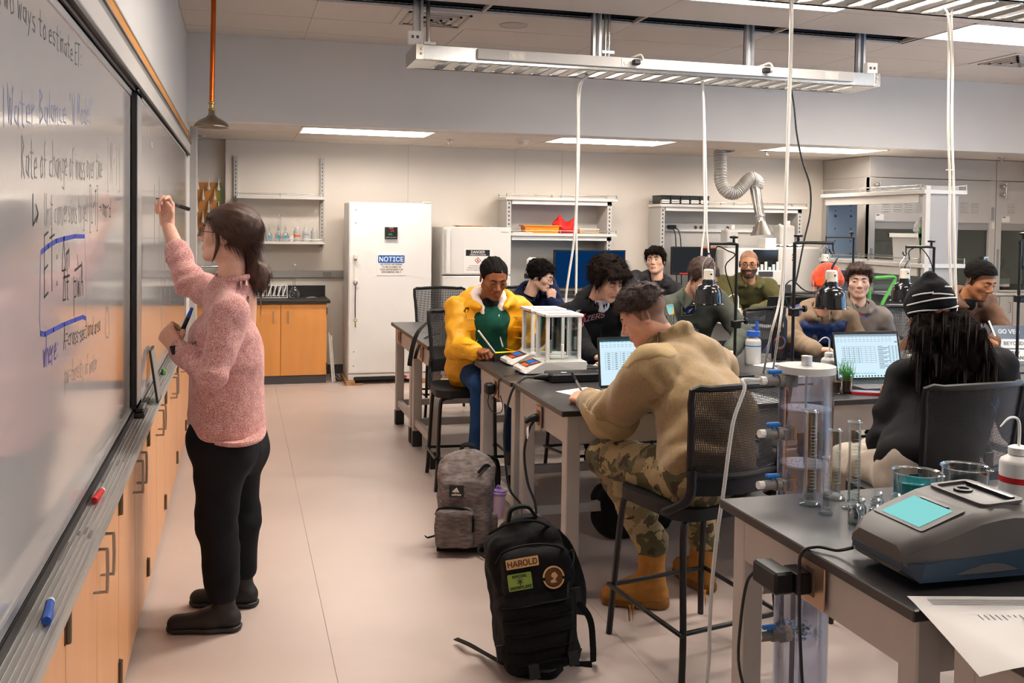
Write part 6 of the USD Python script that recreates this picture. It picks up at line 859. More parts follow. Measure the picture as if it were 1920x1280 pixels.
sl = nrm0((LM * .33, 0, .046)); sn = nrm0((-.046, 0, LM * .33)); yv = A([0, -1., 0]); so = mo + A([.05, 0, .1205])
def on_face(a0, a1, b0, b1, h, m, nm, lab=None, r=.006): part(t, nm, ext(rrect(b1 - b0, a1 - a0, r, 4, ((b0 + b1) / 2, (a0 + a1) / 2)), h, so, yv, sl), m, lab)
on_face(.0, .125, -.088, .088, .002, 'dark_grey_plastic', 'screen_bezel'); on_face(.010, .105, -.066, .068, .0032, 'screen_cyan', 'screen', 'glowing pale cyan screen', .002); on_face(.108, .115, -.05, .05, .004, 'key_black', 'button_strip')
to = mo + A([.205, 0, .1658]); part(t, 'lid_rim', ext(Polygon(rrect(.19, .12, .02, 5, (0, .065))).difference(Polygon(rrect(.165, .095, .014, 5, (0, .065)))), .008, to, yv, nrm0((1, 0, .05))), 'grey_shell'); part(t, 'cell_well', ext(rrect(.16, .088, .012, 4, (0, .065)), .0022, to, yv, nrm0((1, 0, .05))), 'key_black'); part(t, 'cell_holder', lathe([(.022, 0), (.022, .006), (.014, .007), (.014, .002)], to + A([.06, .035, .003]), 24), 'dark_grey_plastic'); part(t, 'lid_bar', ext(rrect(.15, .012, .005, 4, (0, .105)), .010, to, yv, nrm0((1, 0, .05))), 'black_gloss')
part(t, 'power_cord', tube([(1.432, 2.02, TZ + .03), (1.415, 2.06, TZ + .012), (1.385, 2.10, TZ + .010), (1.355, 2.12, TZ - .012), (1.345, 2.11, .74), (1.345, 2.10, .60), (1.37, 2.12, .45), (1.40, 2.14, .32), (1.42, 2.12, .20), (1.40, 2.1, .1), (1.40, 2.0, .012), (1.6, 1.95, .012)], .0042, 8, 6), 'cable_black')
t = thing('wall_adapter', 'big black power adapter plugged into the near table end', 'adapter', (1.33, 2.15, .72)); part(t, 'adapter_body', bx(1.290, 1.345, 2.13, 2.245, .705, .762, .006), 'black_plastic'); part(t, 'prong_block', bx(1.345, 1.386, 2.12, 2.19, .705, .76, .003), 'black_plastic'); part(t, 'output_cord', tube([(1.30, 2.245, .73), (1.285, 2.262, .69), (1.28, 2.28, .58), (1.29, 2.30, .45), (1.33, 2.29, .33), (1.39, 2.26, .22), (1.42, 2.2, .1), (1.40, 2.1, .015), (1.48, 2.05, .012)], .0042, 8, 6), 'cable_black')
t = thing('paper_page', 'white printed page drooping over the corner of the nearest table', 'paper', (1.45, 1.6, TZ))
def pg(u, v): x = 1.405 + .30 * .957 * u - .34 * .28 * v; y = 1.785 - .30 * .25 * u - .34 * .96 * v; return (x, y, TZ + .0022 - .45 * max(0, 1.398 - x) ** 1.3 + .016 * max(0, v - .75) * u)
part(t, 'sheet', sheet(pg, 16, 16, -.0006), 'paper', smooth=True); pm = lambda u, v: A(pg(u, v)) + A([0, 0, .0008])
def tick(u, v0, v1, w, nm='printed_line'):
    a, b, c_, d_ = pm(u, v0), pm(u + w, v0), pm(u + w, v1), pm(u, v1); return (np.array([a, b, c_, d_]), A([[0, 2, 1], [0, 3, 2]]))
part(t, 'print', cat(*[tick(.36 + .042 * k, .30, .30 + .08 * (1 if k not in (5, 6) else .5), .006) for k in range(10)]), 'ink_grey', kind='stuff'); part(t, 'print', cat(*[tick(.12, .06 + .02 * k, .066 + .02 * k, .8) for k in range(5)]), 'gasket', kind='stuff')
t = thing('ballpoint_pen', 'dark clear-barrelled pen lying on the drooping page', 'pen', (1.53, 1.58, TZ)); pa, pb = pm(.70, .36) + A([0, 0, .006]), pm(.52, .72) + A([0, 0, .006]); part(t, 'barrel', cyl(pa, pb, .0055, n=12), 'acrylic'); part(t, 'grip', cyl(pa * .4 + pb * .6, pa * .05 + pb * .95, .0058, n=12), 'key_black'); part(t, 'clip_end', cyl(pa - (pb - pa) * .04, pa * .72 + pb * .28, .0062, n=12), 'ink_blue'); part(t, 'tip', cyl(pb, pb + (pb - pa) * .08, .0045, .001, 10), 'steel')
# ------------------------------------------------------------------ bags on the floor
mat('pack_grey', '6E6562', .9, noise=.45, nscale=60, bump=.3, bscale=400, stretch=(.4, .4, 1.4)); mat('pack_black', '0E0D0D', .85, noise=.3, nscale=20, bump=.4, bscale=300, bdist=.0015); mat('webbing', '0B0B0B', .75, bump=.3, bscale=500)
def pframe(base, right, up): r = nrm0(right); u = A(up, float) - r * (A(up, float) @ r); u = nrm0(u); f = np.cross(u, r); return A(base, float), r, f, u       # right, into the bag (away from its front), up
B_, r_, f_, u_ = pframe((1.10, 4.72, 0), (.86, -.22, 0), (.03, .03, 1)); R_ = np.stack([r_, f_, u_], 1); G = lambda a, b, c_: B_ + r_ * a + f_ * b + u_ * c_
t = thing('backpack', 'heather grey backpack with a lilac bottle on the floor by the table leg', 'backpack', B_)
F = Field(B_ - A([.3, .3, .02]), B_ + A([.34, .34, .56]), .007); F.rb(G(0, .02, .22), (.145, .10, .215), R_, .07); F.ell(G(.0, .04, .40), (.125, .085, .09), R_, k=.04); F.rb(G(0, -.03, .20), (.125, .09, .18), R_, .05, k=.03); F.wrinkle(.014, 12, 4); F.half(B_ + A([0, 0, .004]), (0, 0, -1), .003); part(t, 'main_body', F.mesh(1), 'pack_grey', smooth=True)
F = Field(B_ - A([.35, .35, .02]), B_ + A([.34, .34, .4]), .006); F.rb(G(-.055, -.12, .135), (.095, .045, .10), R_, .035); F.wrinkle(.010, 14, 6); F.half(B_ + A([0, 0, .006]), (0, 0, -1), .003); part(t, 'front_pocket', F.mesh(1), 'pack_grey', smooth=True)
part(t, 'pocket_zip', tube([G(-.145, -.13, .20), G(-.125, -.14, .232), G(-.055, -.15, .240), G(.015, -.145, .225), G(.036, -.145, .19), G(.038, -.148, .12)], .006, 6, 5), 'webbing'); part(t, 'main_zip', tube([G(.06, -.10, .40), G(.10, -.06, .43), G(.135, -.01, .38), G(.145, -.005, .28), G(.142, -.01, .22)], .007, 6, 5), 'webbing'); part(t, 'base_panel', hull([G(a, b, c_) for a in (-.14, .14) for b in (-.10, .11) for c_ in (.012, .03)]), 'webbing'); part(t, 'top_handle', tube([G(-.03, .07, .46), G(-.02, .08, .50), G(.03, .08, .50), G(.05, .07, .46)], .008, 6, 4, flat=(.012, .004)), 'webbing'); part(t, 'shoulder_strap', tube([G(.09, .12, .44), G(.14, .19, .40), G(.15, .20, .28), G(.12, .14, .12), G(.10, .12, .03)], .01, 6, 5, flat=(.03, .008)), 'webbing'); part(t, 'loop_tab', tube([G(.142, .05, .42), G(.150, .05, .38)], .008, 6, 1, flat=(.012, .003)), 'webbing'); part(t, 'side_strap', tube([G(-.14, .02, .06), G(-.19, .0, .05), G(-.20, -.01, .06)], .006, 6, 3, flat=(.010, .002)), 'webbing')
F = Field(B_ - A([.2, .35, .02]), B_ + A([.34, .34, .3]), .006); F.rb(G(.132, .0, .10), (.028, .075, .095), R_, .025); F.half(B_ + A([0, 0, .008]), (0, 0, -1), .003); part(t, 'side_pocket', F.mesh(1), 'pack_grey', smooth=True)
LG = G(-.045, -.128, .315); lo_ = part(t, 'logo_patch', ext(rrect(.072, .058, .002, 2), .004, LG, r_, u_), 'key_black')
for k in range(3): x0 = -.016 + .011 * k; hh = .010 + .007 * k; part(lo_, 'logo_bar', ext([(x0, -.006), (x0 + .008, -.006), (x0 + .008 - hh * .55, -.006 + hh), (x0 - hh * .55, -.006 + hh * .72)], .0012, LG - f_ * .004, r_, u_), 'paper')
part(lo_, 'logo_word', text('adidas', .011, LG - f_ * .004 - u_ * .022, r_, u_, .001, True), 'paper')
bc = G(.150, -.02, .16); t = thing('drink_bottle', 'lilac bottle with a purple lid in the side pocket of the grey backpack', 'bottle', bc); part(t, 'bottle', lathe([(.001, 0), (.033, 0), (.036, .01), (.037, .115)], bc, 28, u_ + r_ * .10), 'lilac', smooth=50); part(t, 'lid', lathe([(.039, .113), (.039, .125), (.036, .128), (.036, .137), (.031, .14), (.001, .145)], bc, 28, u_ + r_ * .10), 'purple_lid'); part(t, 'lid_loop', tube([bc + u_ * .14 - r_ * .0 + A([0, 0, 0]), bc + u_ * .158 + r_ * .01, bc + u_ * .14 + r_ * .025], .006, 8, 3), 'purple_lid')
B_, r_, f_, u_ = pframe((1.075, 3.36, 0), (.93, -.05, .10), (.24, .20, 1)); R_ = np.stack([r_, f_, u_], 1); G = lambda a, b, c_: B_ + r_ * a + f_ * b + u_ * c_
t = thing('backpack', 'black tactical backpack with a HAROLD name tape leaning on the floor', 'backpack', B_)
F = Field(B_ - A([.3, .3, .02]), B_ + A([.45, .45, .60]), .007); F.rb(G(0, .04, .26), (.145, .10, .235), R_, .06); F.ell(G(.01, .06, .45), (.115, .09, .10), R_, k=.03); F.rb(G(.015, -.06, .35), (.13, .07, .085), R_, .04, k=.012); F.rb(G(-.01, -.06, .15), (.14, .09, .13), R_, .04, k=.012); F.wrinkle(.016, 11, 9); F.half(B_ + A([0, 0, .004]), (0, 0, -1), .003); part(t, 'main_body', F.mesh(1), 'pack_black', smooth=True)
for c_ in (.255, .205, .155, .105, .06): part(t, 'webbing_row', tube([G(-.14, -.13, c_), G(-.07, -.155, c_ - .003), G(.0, -.158, c_), G(.07, -.155, c_ - .002), G(.11, -.14, c_)], .01, 6, 3, flat=(.016, .0025), up=u_), 'webbing')
part(t, 'top_handle', tube([G(-.05, .02, .53), G(-.03, .01, .575), G(.03, .01, .575), G(.06, .02, .53)], .01, 6, 4, flat=(.014, .006)), 'webbing'); part(t, 'zip_line', tube([G(-.13, -.07, .40), G(-.10, -.125, .445), G(0, -.135, .455), G(.10, -.125, .43), G(.14, -.08, .38)], .005, 6, 4), 'webbing'); part(t, 'zip_line', tube([G(-.13, -.0, .50), G(-.06, -.05, .53), G(.04, -.05, .525), G(.13, .0, .47)], .005, 6, 4), 'webbing'); part(t, 'zip_pull', tube([G(.135, -.10, .40), G(.15, -.12, .41), G(.145, -.13, .37), G(.13, -.12, .35)], .003, 6, 3), 'cable_black')
def patch(a, c_, poly, m, nm, lab=None, th=.004, d=-.133): return part(t, nm, ext(poly, th, G(a, d, c_), r_, u_), m, lab)
q = patch(-.045, .398, rrect(.12, .034, .002, 2), 'tan_patch', 'name_tape', 'tan name tape'); part(q, 'lettering', text('HAROLD', .020, G(-.045, -.1375, .388), r_, u_, .001, True), 'brown_patch')
q = patch(-.062, .335, rrect(.088, .058, .004, 3), 'olive_patch', 'green_patch', 'green SPECIAL SNOWFLAKE patch'); part(q, 'lettering', text('SPECIAL', .0095, G(-.062, -.1375, .350), r_, u_, .001, True), 'key_black'); part(q, 'lettering', text('SNOWFLAKE', .0095, G(-.062, -.1375, .311), r_, u_, .001, True), 'key_black')
part(q, 'snowflake', cat(*[ext([(-.012 * math.cos(a) - .0012 * math.sin(a), -.012 * math.sin(a) + .0012 * math.cos(a)), (.012 * math.cos(a) - .0012 * math.sin(a), .012 * math.sin(a) + .0012 * math.cos(a)), (.012 * math.cos(a) + .0012 * math.sin(a), .012 * math.sin(a) - .0012 * math.cos(a)), (-.012 * math.cos(a) + .0012 * math.sin(a), -.012 * math.sin(a) - .0012 * math.cos(a))], .001, G(-.062, -.1375, .336), r_, u_) for a in (.52, 1.57, 2.62)]), 'key_black')
q = patch(.062, .330, circ(.032), 'brown_patch', 'round_patch', 'round brown embroidered patch'); part(q, 'patch_ring', ext(Polygon(circ(.040, 36)).difference(Polygon(circ(.034, 36))).difference(Polygon([(-.05, -.005), (.05, -.012), (.05, -.002), (-.05, .005)])), .004, G(.062, -.133, .330), r_, u_), 'tan_patch'); part(q, 'emblem', ext([(-.012, -.018), (.010, -.018), (.004, -.008), (.016, .004), (.008, .018), (-.004, .016), (-.010, .006), (.0, -.004), (-.014, -.010)], .001, G(.062, -.1375, .330), r_, u_), 'tan_patch')
part(t, 'side_strap', tube([G(.135, -.09, .26), G(.10, -.15, .13), G(.07, -.17, .04)], .01, 6, 4, flat=(.014, .003), up=f_), 'webbing')
for k, (a, b, c_, m) in enumerate(((.150, -.07, .245, 'black_plastic'), (.085, -.168, .055, 'black_plastic'), (-.06, -.165, .035, 'black_plastic'), (-.155, -.09, .10, 'black_plastic'))): part(t, 'buckle', hull([G(a + i, b + j, c_ + l) for i in (-.018, .018) for j in (-.012, .006) for l in (-.025, .025)]), m)
part(t, 'loose_strap', tube([G(.155, -.07, .22), G(.19, -.07, .15), G(.19, -.06, .06), A((1.269, 3.339, 0.01))], .01, 6, 5, flat=(.012, .002), up=f_), 'webbing'); part(t, 'loose_strap', tube([G(-.15, -.10, .06), A((0.885, 3.495, 0.02)), A((0.846, 3.548, 0.03)), A((0.813, 3.634, 0.02))], .01, 6, 5, flat=(.012, .002)), 'webbing'); part(t, 'loose_strap', tube([G(-.08, -.12, .02), A((0.967, 3.306, 0.015)), A((1.073, 3.261, 0.012)), A((1.138, 3.304, 0.02))], .01, 6, 5, flat=(.014, .002)), 'webbing'); part(t, 'loose_strap', tube([G(.14, -.05, .05), A((1.203, 3.342, 0.01)), A((1.257, 3.32, 0.01))], .01, 6, 5, flat=(.012, .002)), 'webbing'); part(t, 'shoulder_strap', tube([G(.14, .10, .45), G(.19, .13, .38), G(.21, .10, .25), G(.18, .05, .15)], .01, 6, 5, flat=(.025, .006), up=f_), 'webbing')
B_, r_, f_, u_ = pframe((2.0, 4.75, 0), (1, .1, 0), (0, 0, 1)); R_ = np.stack([r_, f_, u_], 1); G = lambda a, b, c_: B_ + r_ * a + f_ * b + u_ * c_
F = Field(B_ - A([.3, .3, .02]), B_ + A([.3, .3, .4]), .010); F.rb(G(0, 0, .13), (.20, .13, .13), R_, .08); F.wrinkle(.02, 9, 2); F.half(B_ + A([0, 0, .004]), (0, 0, -1), .003); t = thing('duffel_bag', 'dark bag on the floor under the table behind the boots', 'bag', B_); part(t, 'body', F.mesh(1), 'pack_black', smooth=True); part(t, 'strap', tube([G(-.15, -.12, .16), G(-.05, -.16, .20), G(.1, -.15, .18), G(.16, -.12, .12)], .01, 6, 4, flat=(.012, .003)), 'webbing')
B_ = A([1.66, 7.0, TZ]); F = Field(B_ - A([.2, .2, .02]), B_ + A([.35, .25, .35]), .009); F.rb(B_ + A([0, 0, .10]), (.15, .12, .10), None, .06); F.ell(B_ + A([.05, 0, .2]), (.10, .09, .08)); F.wrinkle(.02, 10, 3); F.half(B_ + A([0, 0, .002]), (0, 0, -1), .003); t = thing('shoulder_bag', 'black bag with hanging straps lying on the far table', 'bag', B_); part(t, 'body', F.mesh(1), 'pack_black', smooth=True)
part(t, 'strap', tube([(1.417, 6.9, 0.989), (1.291, 6.75, 0.94), (1.18, 6.55, 0.895), (1.126, 6.45, 0.817), (1.097, 6.4, 0.717), (1.094, 6.4, 0.678)], .01, 6, 6, flat=(.016, .002)), 'webbing'); part(t, 'strap', tube([(1.377, 6.85, 0.837), (1.285, 6.75, 0.834), (1.212, 6.62, 0.806), (1.168, 6.52, 0.771), (1.14, 6.46, 0.718)], .01, 6, 6, flat=(.012, .002)), 'webbing')
F = Field((1.75, 5.55, .7), (2.5, 6.1, 1.3), .010); F.cone((1.93, 5.83, .95), (2.12, 5.83, 1.02), .10, .08, k=.05, sq=((0, 1, 0), .5)); F.cone((2.12, 5.83, 1.0), (2.3, 5.83, .88), .08, .08, k=.05, sq=((0, 1, 0), .5)); F.cone((1.90, 5.83, .93), (1.86, 5.83, .78), .09, .07, k=.05, sq=((0, 1, 0), .5)); F.wrinkle(.02, 12, 7); obj('jacket', F.mesh(1), 'jacket_black', 'black quilted jacket draped over a chair back behind the balances', 'jacket', smooth=True)

mat_cd('skin', rough=.5, spec=.35, bump=.12, bscale=700, noise=.07, nscale=120)
mat('hair_black', '100C0A', .75, spec=.1, noise=.3, nscale=40, bump=.5, bscale=160, bdist=.003, stretch=(4, 4, 1))
mat('hair_brown', '33211A', .55, spec=.3, noise=.35, nscale=40, bump=.5, bscale=160, bdist=.003, stretch=(4, 4, 1))
mat('eye_white', 'D8D2CC', .25); mat('iris_dark', '1E120C', .15); mat('iris_grey', '5A6468', .15)
mat('frame_black', '141416', .3); mat('frame_wire', '8A8078', .3, metal=.9); mat_pane('lens_clear', 'F4F6F6', 1.35)

# ------------------------------------------------------------------ people
def nrm(v): v = A(v, float); return v / max(np.linalg.norm(v), 1e-9)
def basis(fwd, up):
    y = nrm(fwd); x = nrm(np.cross(y, A(up, float))); return np.stack([x, y, np.cross(x, y)], 1)     # columns: own right, forward, up
def sstep(a, b, x): t = np.clip((x - a) / (b - a), 0, 1); return t * t * (3 - 2 * t)
def man(v, f, rgb):
    return m3.Manifold(m3.Mesh(vert_properties=np.hstack([v, rgb]).astype(np.float32), tri_verts=np.asarray(f, np.uint32)))
def merge(pieces):
    """pieces of one body [(v, f, rgb)] united into one continuous surface that keeps its colours"""
    try:
        ms = [man(*p) for p in pieces]
        if any(m.status() != m3.Error.NoError or m.is_empty() for m in ms): raise ValueError
        m = ms[0]
        for q in ms[1:]: m = m + q
        q = m.to_mesh(); P = np.array(q.vert_properties)
        if P.shape[1] < 6 or not len(P): raise ValueError
        return P[:, :3].astype(float), np.array(q.tri_verts, int), np.clip(P[:, 3:6], 0, 1)
    except Exception:
        V, F = cat(*[(p[0], p[1]) for p in pieces]); return V, F, np.vstack([p[2] for p in pieces])
def head_field(o, h=.0032):
    w, l, nz, jw = o.get('w', 1), o.get('l', 1), o.get('nose', 1), o.get('jaw', 1)
    F = Field((-.105, -.125, -.185), (.105, .14, .135), h)
    F.ell((0, -.012, .034), (.0745 * w, .097 * l, .079), k=.02)
    F.ell((0, .030, -.025), (.060 * w, .062, .084), k=.03)
    for s in (-1, 1):
        F.cone((s * .050 * jw, -.002, -.058), (s * .016, .066, -.098), .020, .017, k=.028)
        F.ell((s * .043 * w, .054, -.024), (.024, .022, .020), k=.025)
        F.cone((s * .008, .083, .021), (s * .040, .070, .019), .0105, .010, k=.014)
    F.ell((0, .073, -.100), (.021, .019, .017), k=.018)
    for s in (-1, 1): F.ell((s * .0315, .098, .001), (.019, .016, .0135), k=.016, op='s')
    for s in (-1, 1): F.ell((s * .0315, .0735, .0005), (.0165, .0155, .0135), k=.005)
    F.cone((0, .086, .006), (0, .106 + .004 * (nz - 1), -.030), .0080, .0125 * nz, k=.012)
    for s in (-1, 1):
        F.ell((s * .0125 * nz, .094, -.037), (.0085 * nz, .010, .0075), k=.007)
        F.ell((s * .007 * nz, .101, -.0445), (.0035, .005, .004), k=.003, op='s')
    lp = o.get('lips', 1)
    F.ell((0, .083, -.066), (.027, .012, .017), k=.014)
    for s in (-1, 1):
        F.cone((0, .0945, -.0625), (s * .021, .0835, -.0675), .0052 * lp, .0030, k=.005)
        F.cone((0, .0935, -.0730), (s * .019, .0835, -.0690), .0062 * lp, .0030, k=.005)
        F.cone((0, .1010, -.0676), (s * .024, .0865, -.0690), .0016, .0012, k=.002, op='s')
        c = A([s * .0775 * w, -.012, -.008]); R = basis((s * .35, 1, 0), (0, -.18, 1)).copy()
        F.ell(c, (.0075, .0185, .031), R=R, k=.006); F.ell(c + A([s * .007, .002, .004]), (.004, .010, .019), R=R, k=.004, op='s')
    F.cone((0, -.022, -.06), (0, -.034, -.18), .053 * o.get('neck', 1), .055 * o.get('neck', 1), k=.03)
    return F
def head_color(V, o):
    x, y, z = V.T; skin = A(srgb(o['skin'])); C = np.tile(skin, (len(V), 1))
    def paint(m, col, a=1.0):
        m = (np.clip(m, 0, 1) * a)[:, None]; C[:] = C * (1 - m) + A(srgb(col)) * m
    lipm = sstep(.0235, .019, np.abs(x)) * sstep(.0115, .0085, np.abs(z + .0683 + .10 * np.abs(x)) * 1.0) * sstep(.081, .086, y)
    blush = o.get('blush', 'C98070')
    for s in (-1, 1): paint(np.exp(-(((x - s * .046) / .018) ** 2 + ((y - .065) / .03) ** 2 + ((z + .03) / .017) ** 2)), blush, .28)
    paint(np.exp(-(((x) / .014) ** 2 + ((y - .11) / .018) ** 2 + ((z + .033) / .014) ** 2)), blush, .25)
    paint(sstep(.068, .076, np.abs(x)) * sstep(-.05, -.03, -np.abs(z + .008) + .0), blush, .25)
    paint(lipm, o.get('lip', 'A8605A'), .85)
    if o.get('beard'):
        col, amt, short = o['beard']; n = meshkit.noise(V * 400)
        cheek = sstep(-.030, -.052, z + .25 * (.05 - y) * (y < .05)) * sstep(-.005, .02, y) * (1 - lipm) * sstep(.05, .035, np.abs(x) * 0 + (z < -.13) * .1)
        mouth = 1 - np.exp(-((x / .020) ** 2 + ((z + .068) / .0065) ** 2) ** 2)
        must = np.exp(-((np.abs(x) / .026) ** 4 + ((z + .0545) / .0065) ** 4)) * (y > .07)
        side = sstep(.052, .062, np.abs(x)) * sstep(.01, -.02, z) * sstep(-.012, .008, y) * sstep(.05, .03, y)
        ch = sstep(-.078, -.084, z) * sstep(.03, .02, np.abs(x)) * (y > .04)
        m = np.maximum.reduce([must, ch, (cheek * mouth + side * .8) * (0 if short == 'goatee' else 1)]) * sstep(-.135, -.115, z)
        paint(m * (.75 + .5 * n), col, amt)
    if o.get('scalp'):
        col, amt, lo = o['scalp']; zh = np.interp(y, [-.11, -.06, -.02, .015, .03, .055, .085, .1], [-.085, -.075, -.03, -.02, .02, .045, .066, .07]) + lo
        paint(sstep(0, .008, z - zh) * sstep(-.12, -.1, z) * (.8 + .4 * meshkit.noise(V * 300)), col, amt)
    return C
def face_parts(t, o, T):
    """brows, eyes, lashes, glasses of a face, as parts of the person"""
    if o.get('noface'): return
    gz = o.get('gaze', (0, 0)); op = o.get('open', .6)
    bw = [];
    for s in (-1, 1): bw.append(tube([(s * .012, .0945, .0205), (s * .026, .0925, .0245), (s * .038, .0845, .0235), (s * .048, .074, .018)], [.0030, .0034, .0028, .0012], n=6, k=3))
    part(t, 'eyebrow', T(bw[0]), o.get('brow', 'hair_black')); part(t, 'eyebrow', T(bw[1]), o.get('brow', 'hair_black'))
    for s in (-1, 1):
        c = A([s * .0315, .0735, .0005])
        def on(a, b, r=1.0): return c + A([s * .0165 * math.sin(a), .0155 * math.cos(a) * math.cos(b), .0135 * math.sin(b)]) * r   # a sideways, b up
        if op > .12:
            lid, low = -.30 + .75 * op, -.42
            def wh(u, v):
                a = -.75 + 1.5 * u; top = low + (lid - low) * (1 - (2 * u - 1) ** 2) ** .6; return on(a, low * (1 - (2 * u - 1) ** 2) ** .5 * .9 + (top - low * (1 - (2 * u - 1) ** 2) ** .5 * .9) * v, 1.035)
            part(t, 'eye', T(quadgrid(wh, 13, 6)), 'eye_white')
            g0, g1 = gz[0] * s, gz[1]
            def ir(u, v):
                a = g0 + .34 * v * math.cos(2 * math.pi * u); b = g1 + .40 * v * math.sin(2 * math.pi * u)
                return on(a, min(max(b, low), lid), 1.055)
            part(t, 'iris', T(quadgrid(ir, 17, 4)), o.get('iris', 'iris_dark'))
        else: lid = -.42
        la = [on(a, (lid - .02) * (1 - (a / .85) ** 2) ** .5 if op > .12 else lid * (1 - (a / .95) ** 2 * .6), 1.05) for a in np.linspace(-.8, .85, 7)]
        part(t, 'eyelashes', T(tube(la, [.0006, .0012, .0014, .0016, .0014, .0012, .0006], n=5, k=2)), 'hair_black')
    if o.get('glasses'):
        gm = o['glasses']; r = o.get('gr', .0013); fr = []
        for s in (-1, 1):
            q = rrect(.046, .034, .013 if gm != 'frame_wire' else .0165, 6, (s * .033, -.004))
            fr.append(tube([(x, .1035 - .35 * max(0, abs(x) - .03), z) for x, z in q + q[:1]], r, n=6, k=1))
            part(t, 'lens', T(ext(q, .0008, (0, .1025, 0), (1, 0, 0), (0, -.0, 1))), 'lens_clear')
            fr.append(tube([(s * .056, .0945, .002), (s * .078, .06, .004), (s * .083, -.005, .006), (s * .080, -.03, -.012)], r * 1.1, n=6, k=3))
        fr.append(tube([(-.010, .1035, .000), (0, .1055, .003), (.010, .1035, .000)], r * 1.1, n=6, k=3))
        part(t, 'glasses', T(cat(*fr)), gm, label='pair of glasses')
HL = ([-.12, -.075, -.045, -.02, .005, .022, .04, .07, .1], [-.095, -.088, -.055, .0, .0, -.03, .028, .060, .070])
def hair_mesh(o, h=.0042):
    """hair as a soft shell over the skull, cut along the hairline, with locks"""
    st = o['hair']; th, amp, fr = st.get('th', .012), st.get('amp', .006), st.get('freq', 60); hi = st.get('pad', .05); lowpad = st.get('low', .06)
    F = Field((-.10 - hi, -.125 - hi, -.13 - lowpad), (.10 + hi, .11 + hi, .13 + hi), h); w, l = o.get('w', 1), o.get('l', 1)
    F.ell((0, -.012 - st.get('back', 0), .034 + st.get('up', 0)), (.0755 * w + th * st.get('sx', 1), .098 * l + th, .080 + th * st.get('sz', 1.1)), k=.01)
    for c, r in st.get('lumps', ()): F.ell(c, r, k=.02)
    F.wrinkle(amp, fr, st.get('seed', 3), st.get('stretch', (1, 1, 1)), .05, 3)
    X, Y, Z = F.pts().transpose(3, 0, 1, 2); n = (meshkit.noise(np.stack([X * 90, Y * 90, Z * 0], -1), 5) - .5) * st.get('rag', .014)
    zh = np.interp(Y, *st.get('line', HL)) + st.get('dz', 0) + n
    if 'part' in st: pass
    F.d = np.maximum(F.d, ((zh - Z) * .8).astype(np.float32))
    for pts, rs in st.get('locks', ()): F.chain(pts, rs, k=.008)
    return F.mesh(1)
def strands(t, name, V, Fc, B, o, T, matname, n, ln, flow, w=.0008, jit=.5, lift=.5, grav=(0, 0, -1), wave=0, seed=1):
    """many single hairs growing from a mesh, as one set of curves"""
    rg = np.random.RandomState(seed); m = trimesh.Trimesh(V, Fc, process=False); N = m.vertex_normals; i = rg.randint(0, len(V), n); p = V[i]; q = N[i]
    fl = np.stack([A(flow(a), float) for a in p]); d = fl + q * lift + rg.randn(n, 3) * jit; d -= q * np.minimum(0, (d * q).sum(1, keepdims=True)) ; d /= np.maximum(np.linalg.norm(d, axis=1, keepdims=True), 1e-6)
    ll = ln * rg.uniform(.4, 1.2, (n, 1)); g = A(grav, float); P = []
    ph = rg.uniform(0, 6, (n, 1)); sd = np.cross(d, q)
    for s in (0, .33, .66, 1.0): P.append(p - q * .002 + d * ll * s + g * ll * .35 * s * s + sd * wave * np.sin(ph + s * 7))
    P = np.stack(P, 1).reshape(-1, 3); P, _ = T((P, np.zeros((0, 3), int)))
    top = '/'.join(t.split('/')[:3]); path = numbered(t, name); c = UsdGeom.BasisCurves.Define(stage, path)
    c.CreateTypeAttr('linear'); c.CreateCurveVertexCountsAttr(Vt.IntArray([4] * n)); c.CreatePointsAttr(Vt.Vec3fArray.FromNumpy((P - ORG[top]).astype(np.float32)))
    c.CreateWidthsAttr(Vt.FloatArray.FromNumpy(np.tile(A([w, w, w * .8, w * .3]), n).astype(np.float32))); c.SetWidthsInterpolation('vertex')
    UsdShade.MaterialBindingAPI.Apply(c.GetPrim()).Bind(L(matname)); return path
FING = [(-.029, .083, (.040, .024, .020)), (-.010, .088, (.044, .028, .021)), (.010, .085, (.041, .026, .021)), (.027, .077, (.032, .020, .018))]
HPOSE = dict(relaxed=([(.35, .5, .3)] * 4, (.25, .3, .3)), flat=([(.08, .12, .08)] * 4, (.1, .1, .1)), fist=([(1.35, 1.6, .9)] * 4, (.75, .7, .6)),
             pen=([(.75, .95, .35), (.95, 1.15, .5), (1.2, 1.4, .7), (1.3, 1.5, .8)], (.55, .35, .25)), grip=([(1.0, 1.2, .6), (1.1, 1.3, .7), (1.15, 1.35, .7), (1.2, 1.4, .7)], (.6, .5, .3)), type=([(.5, .7, .35)] * 4, (.2, .3, .2)))
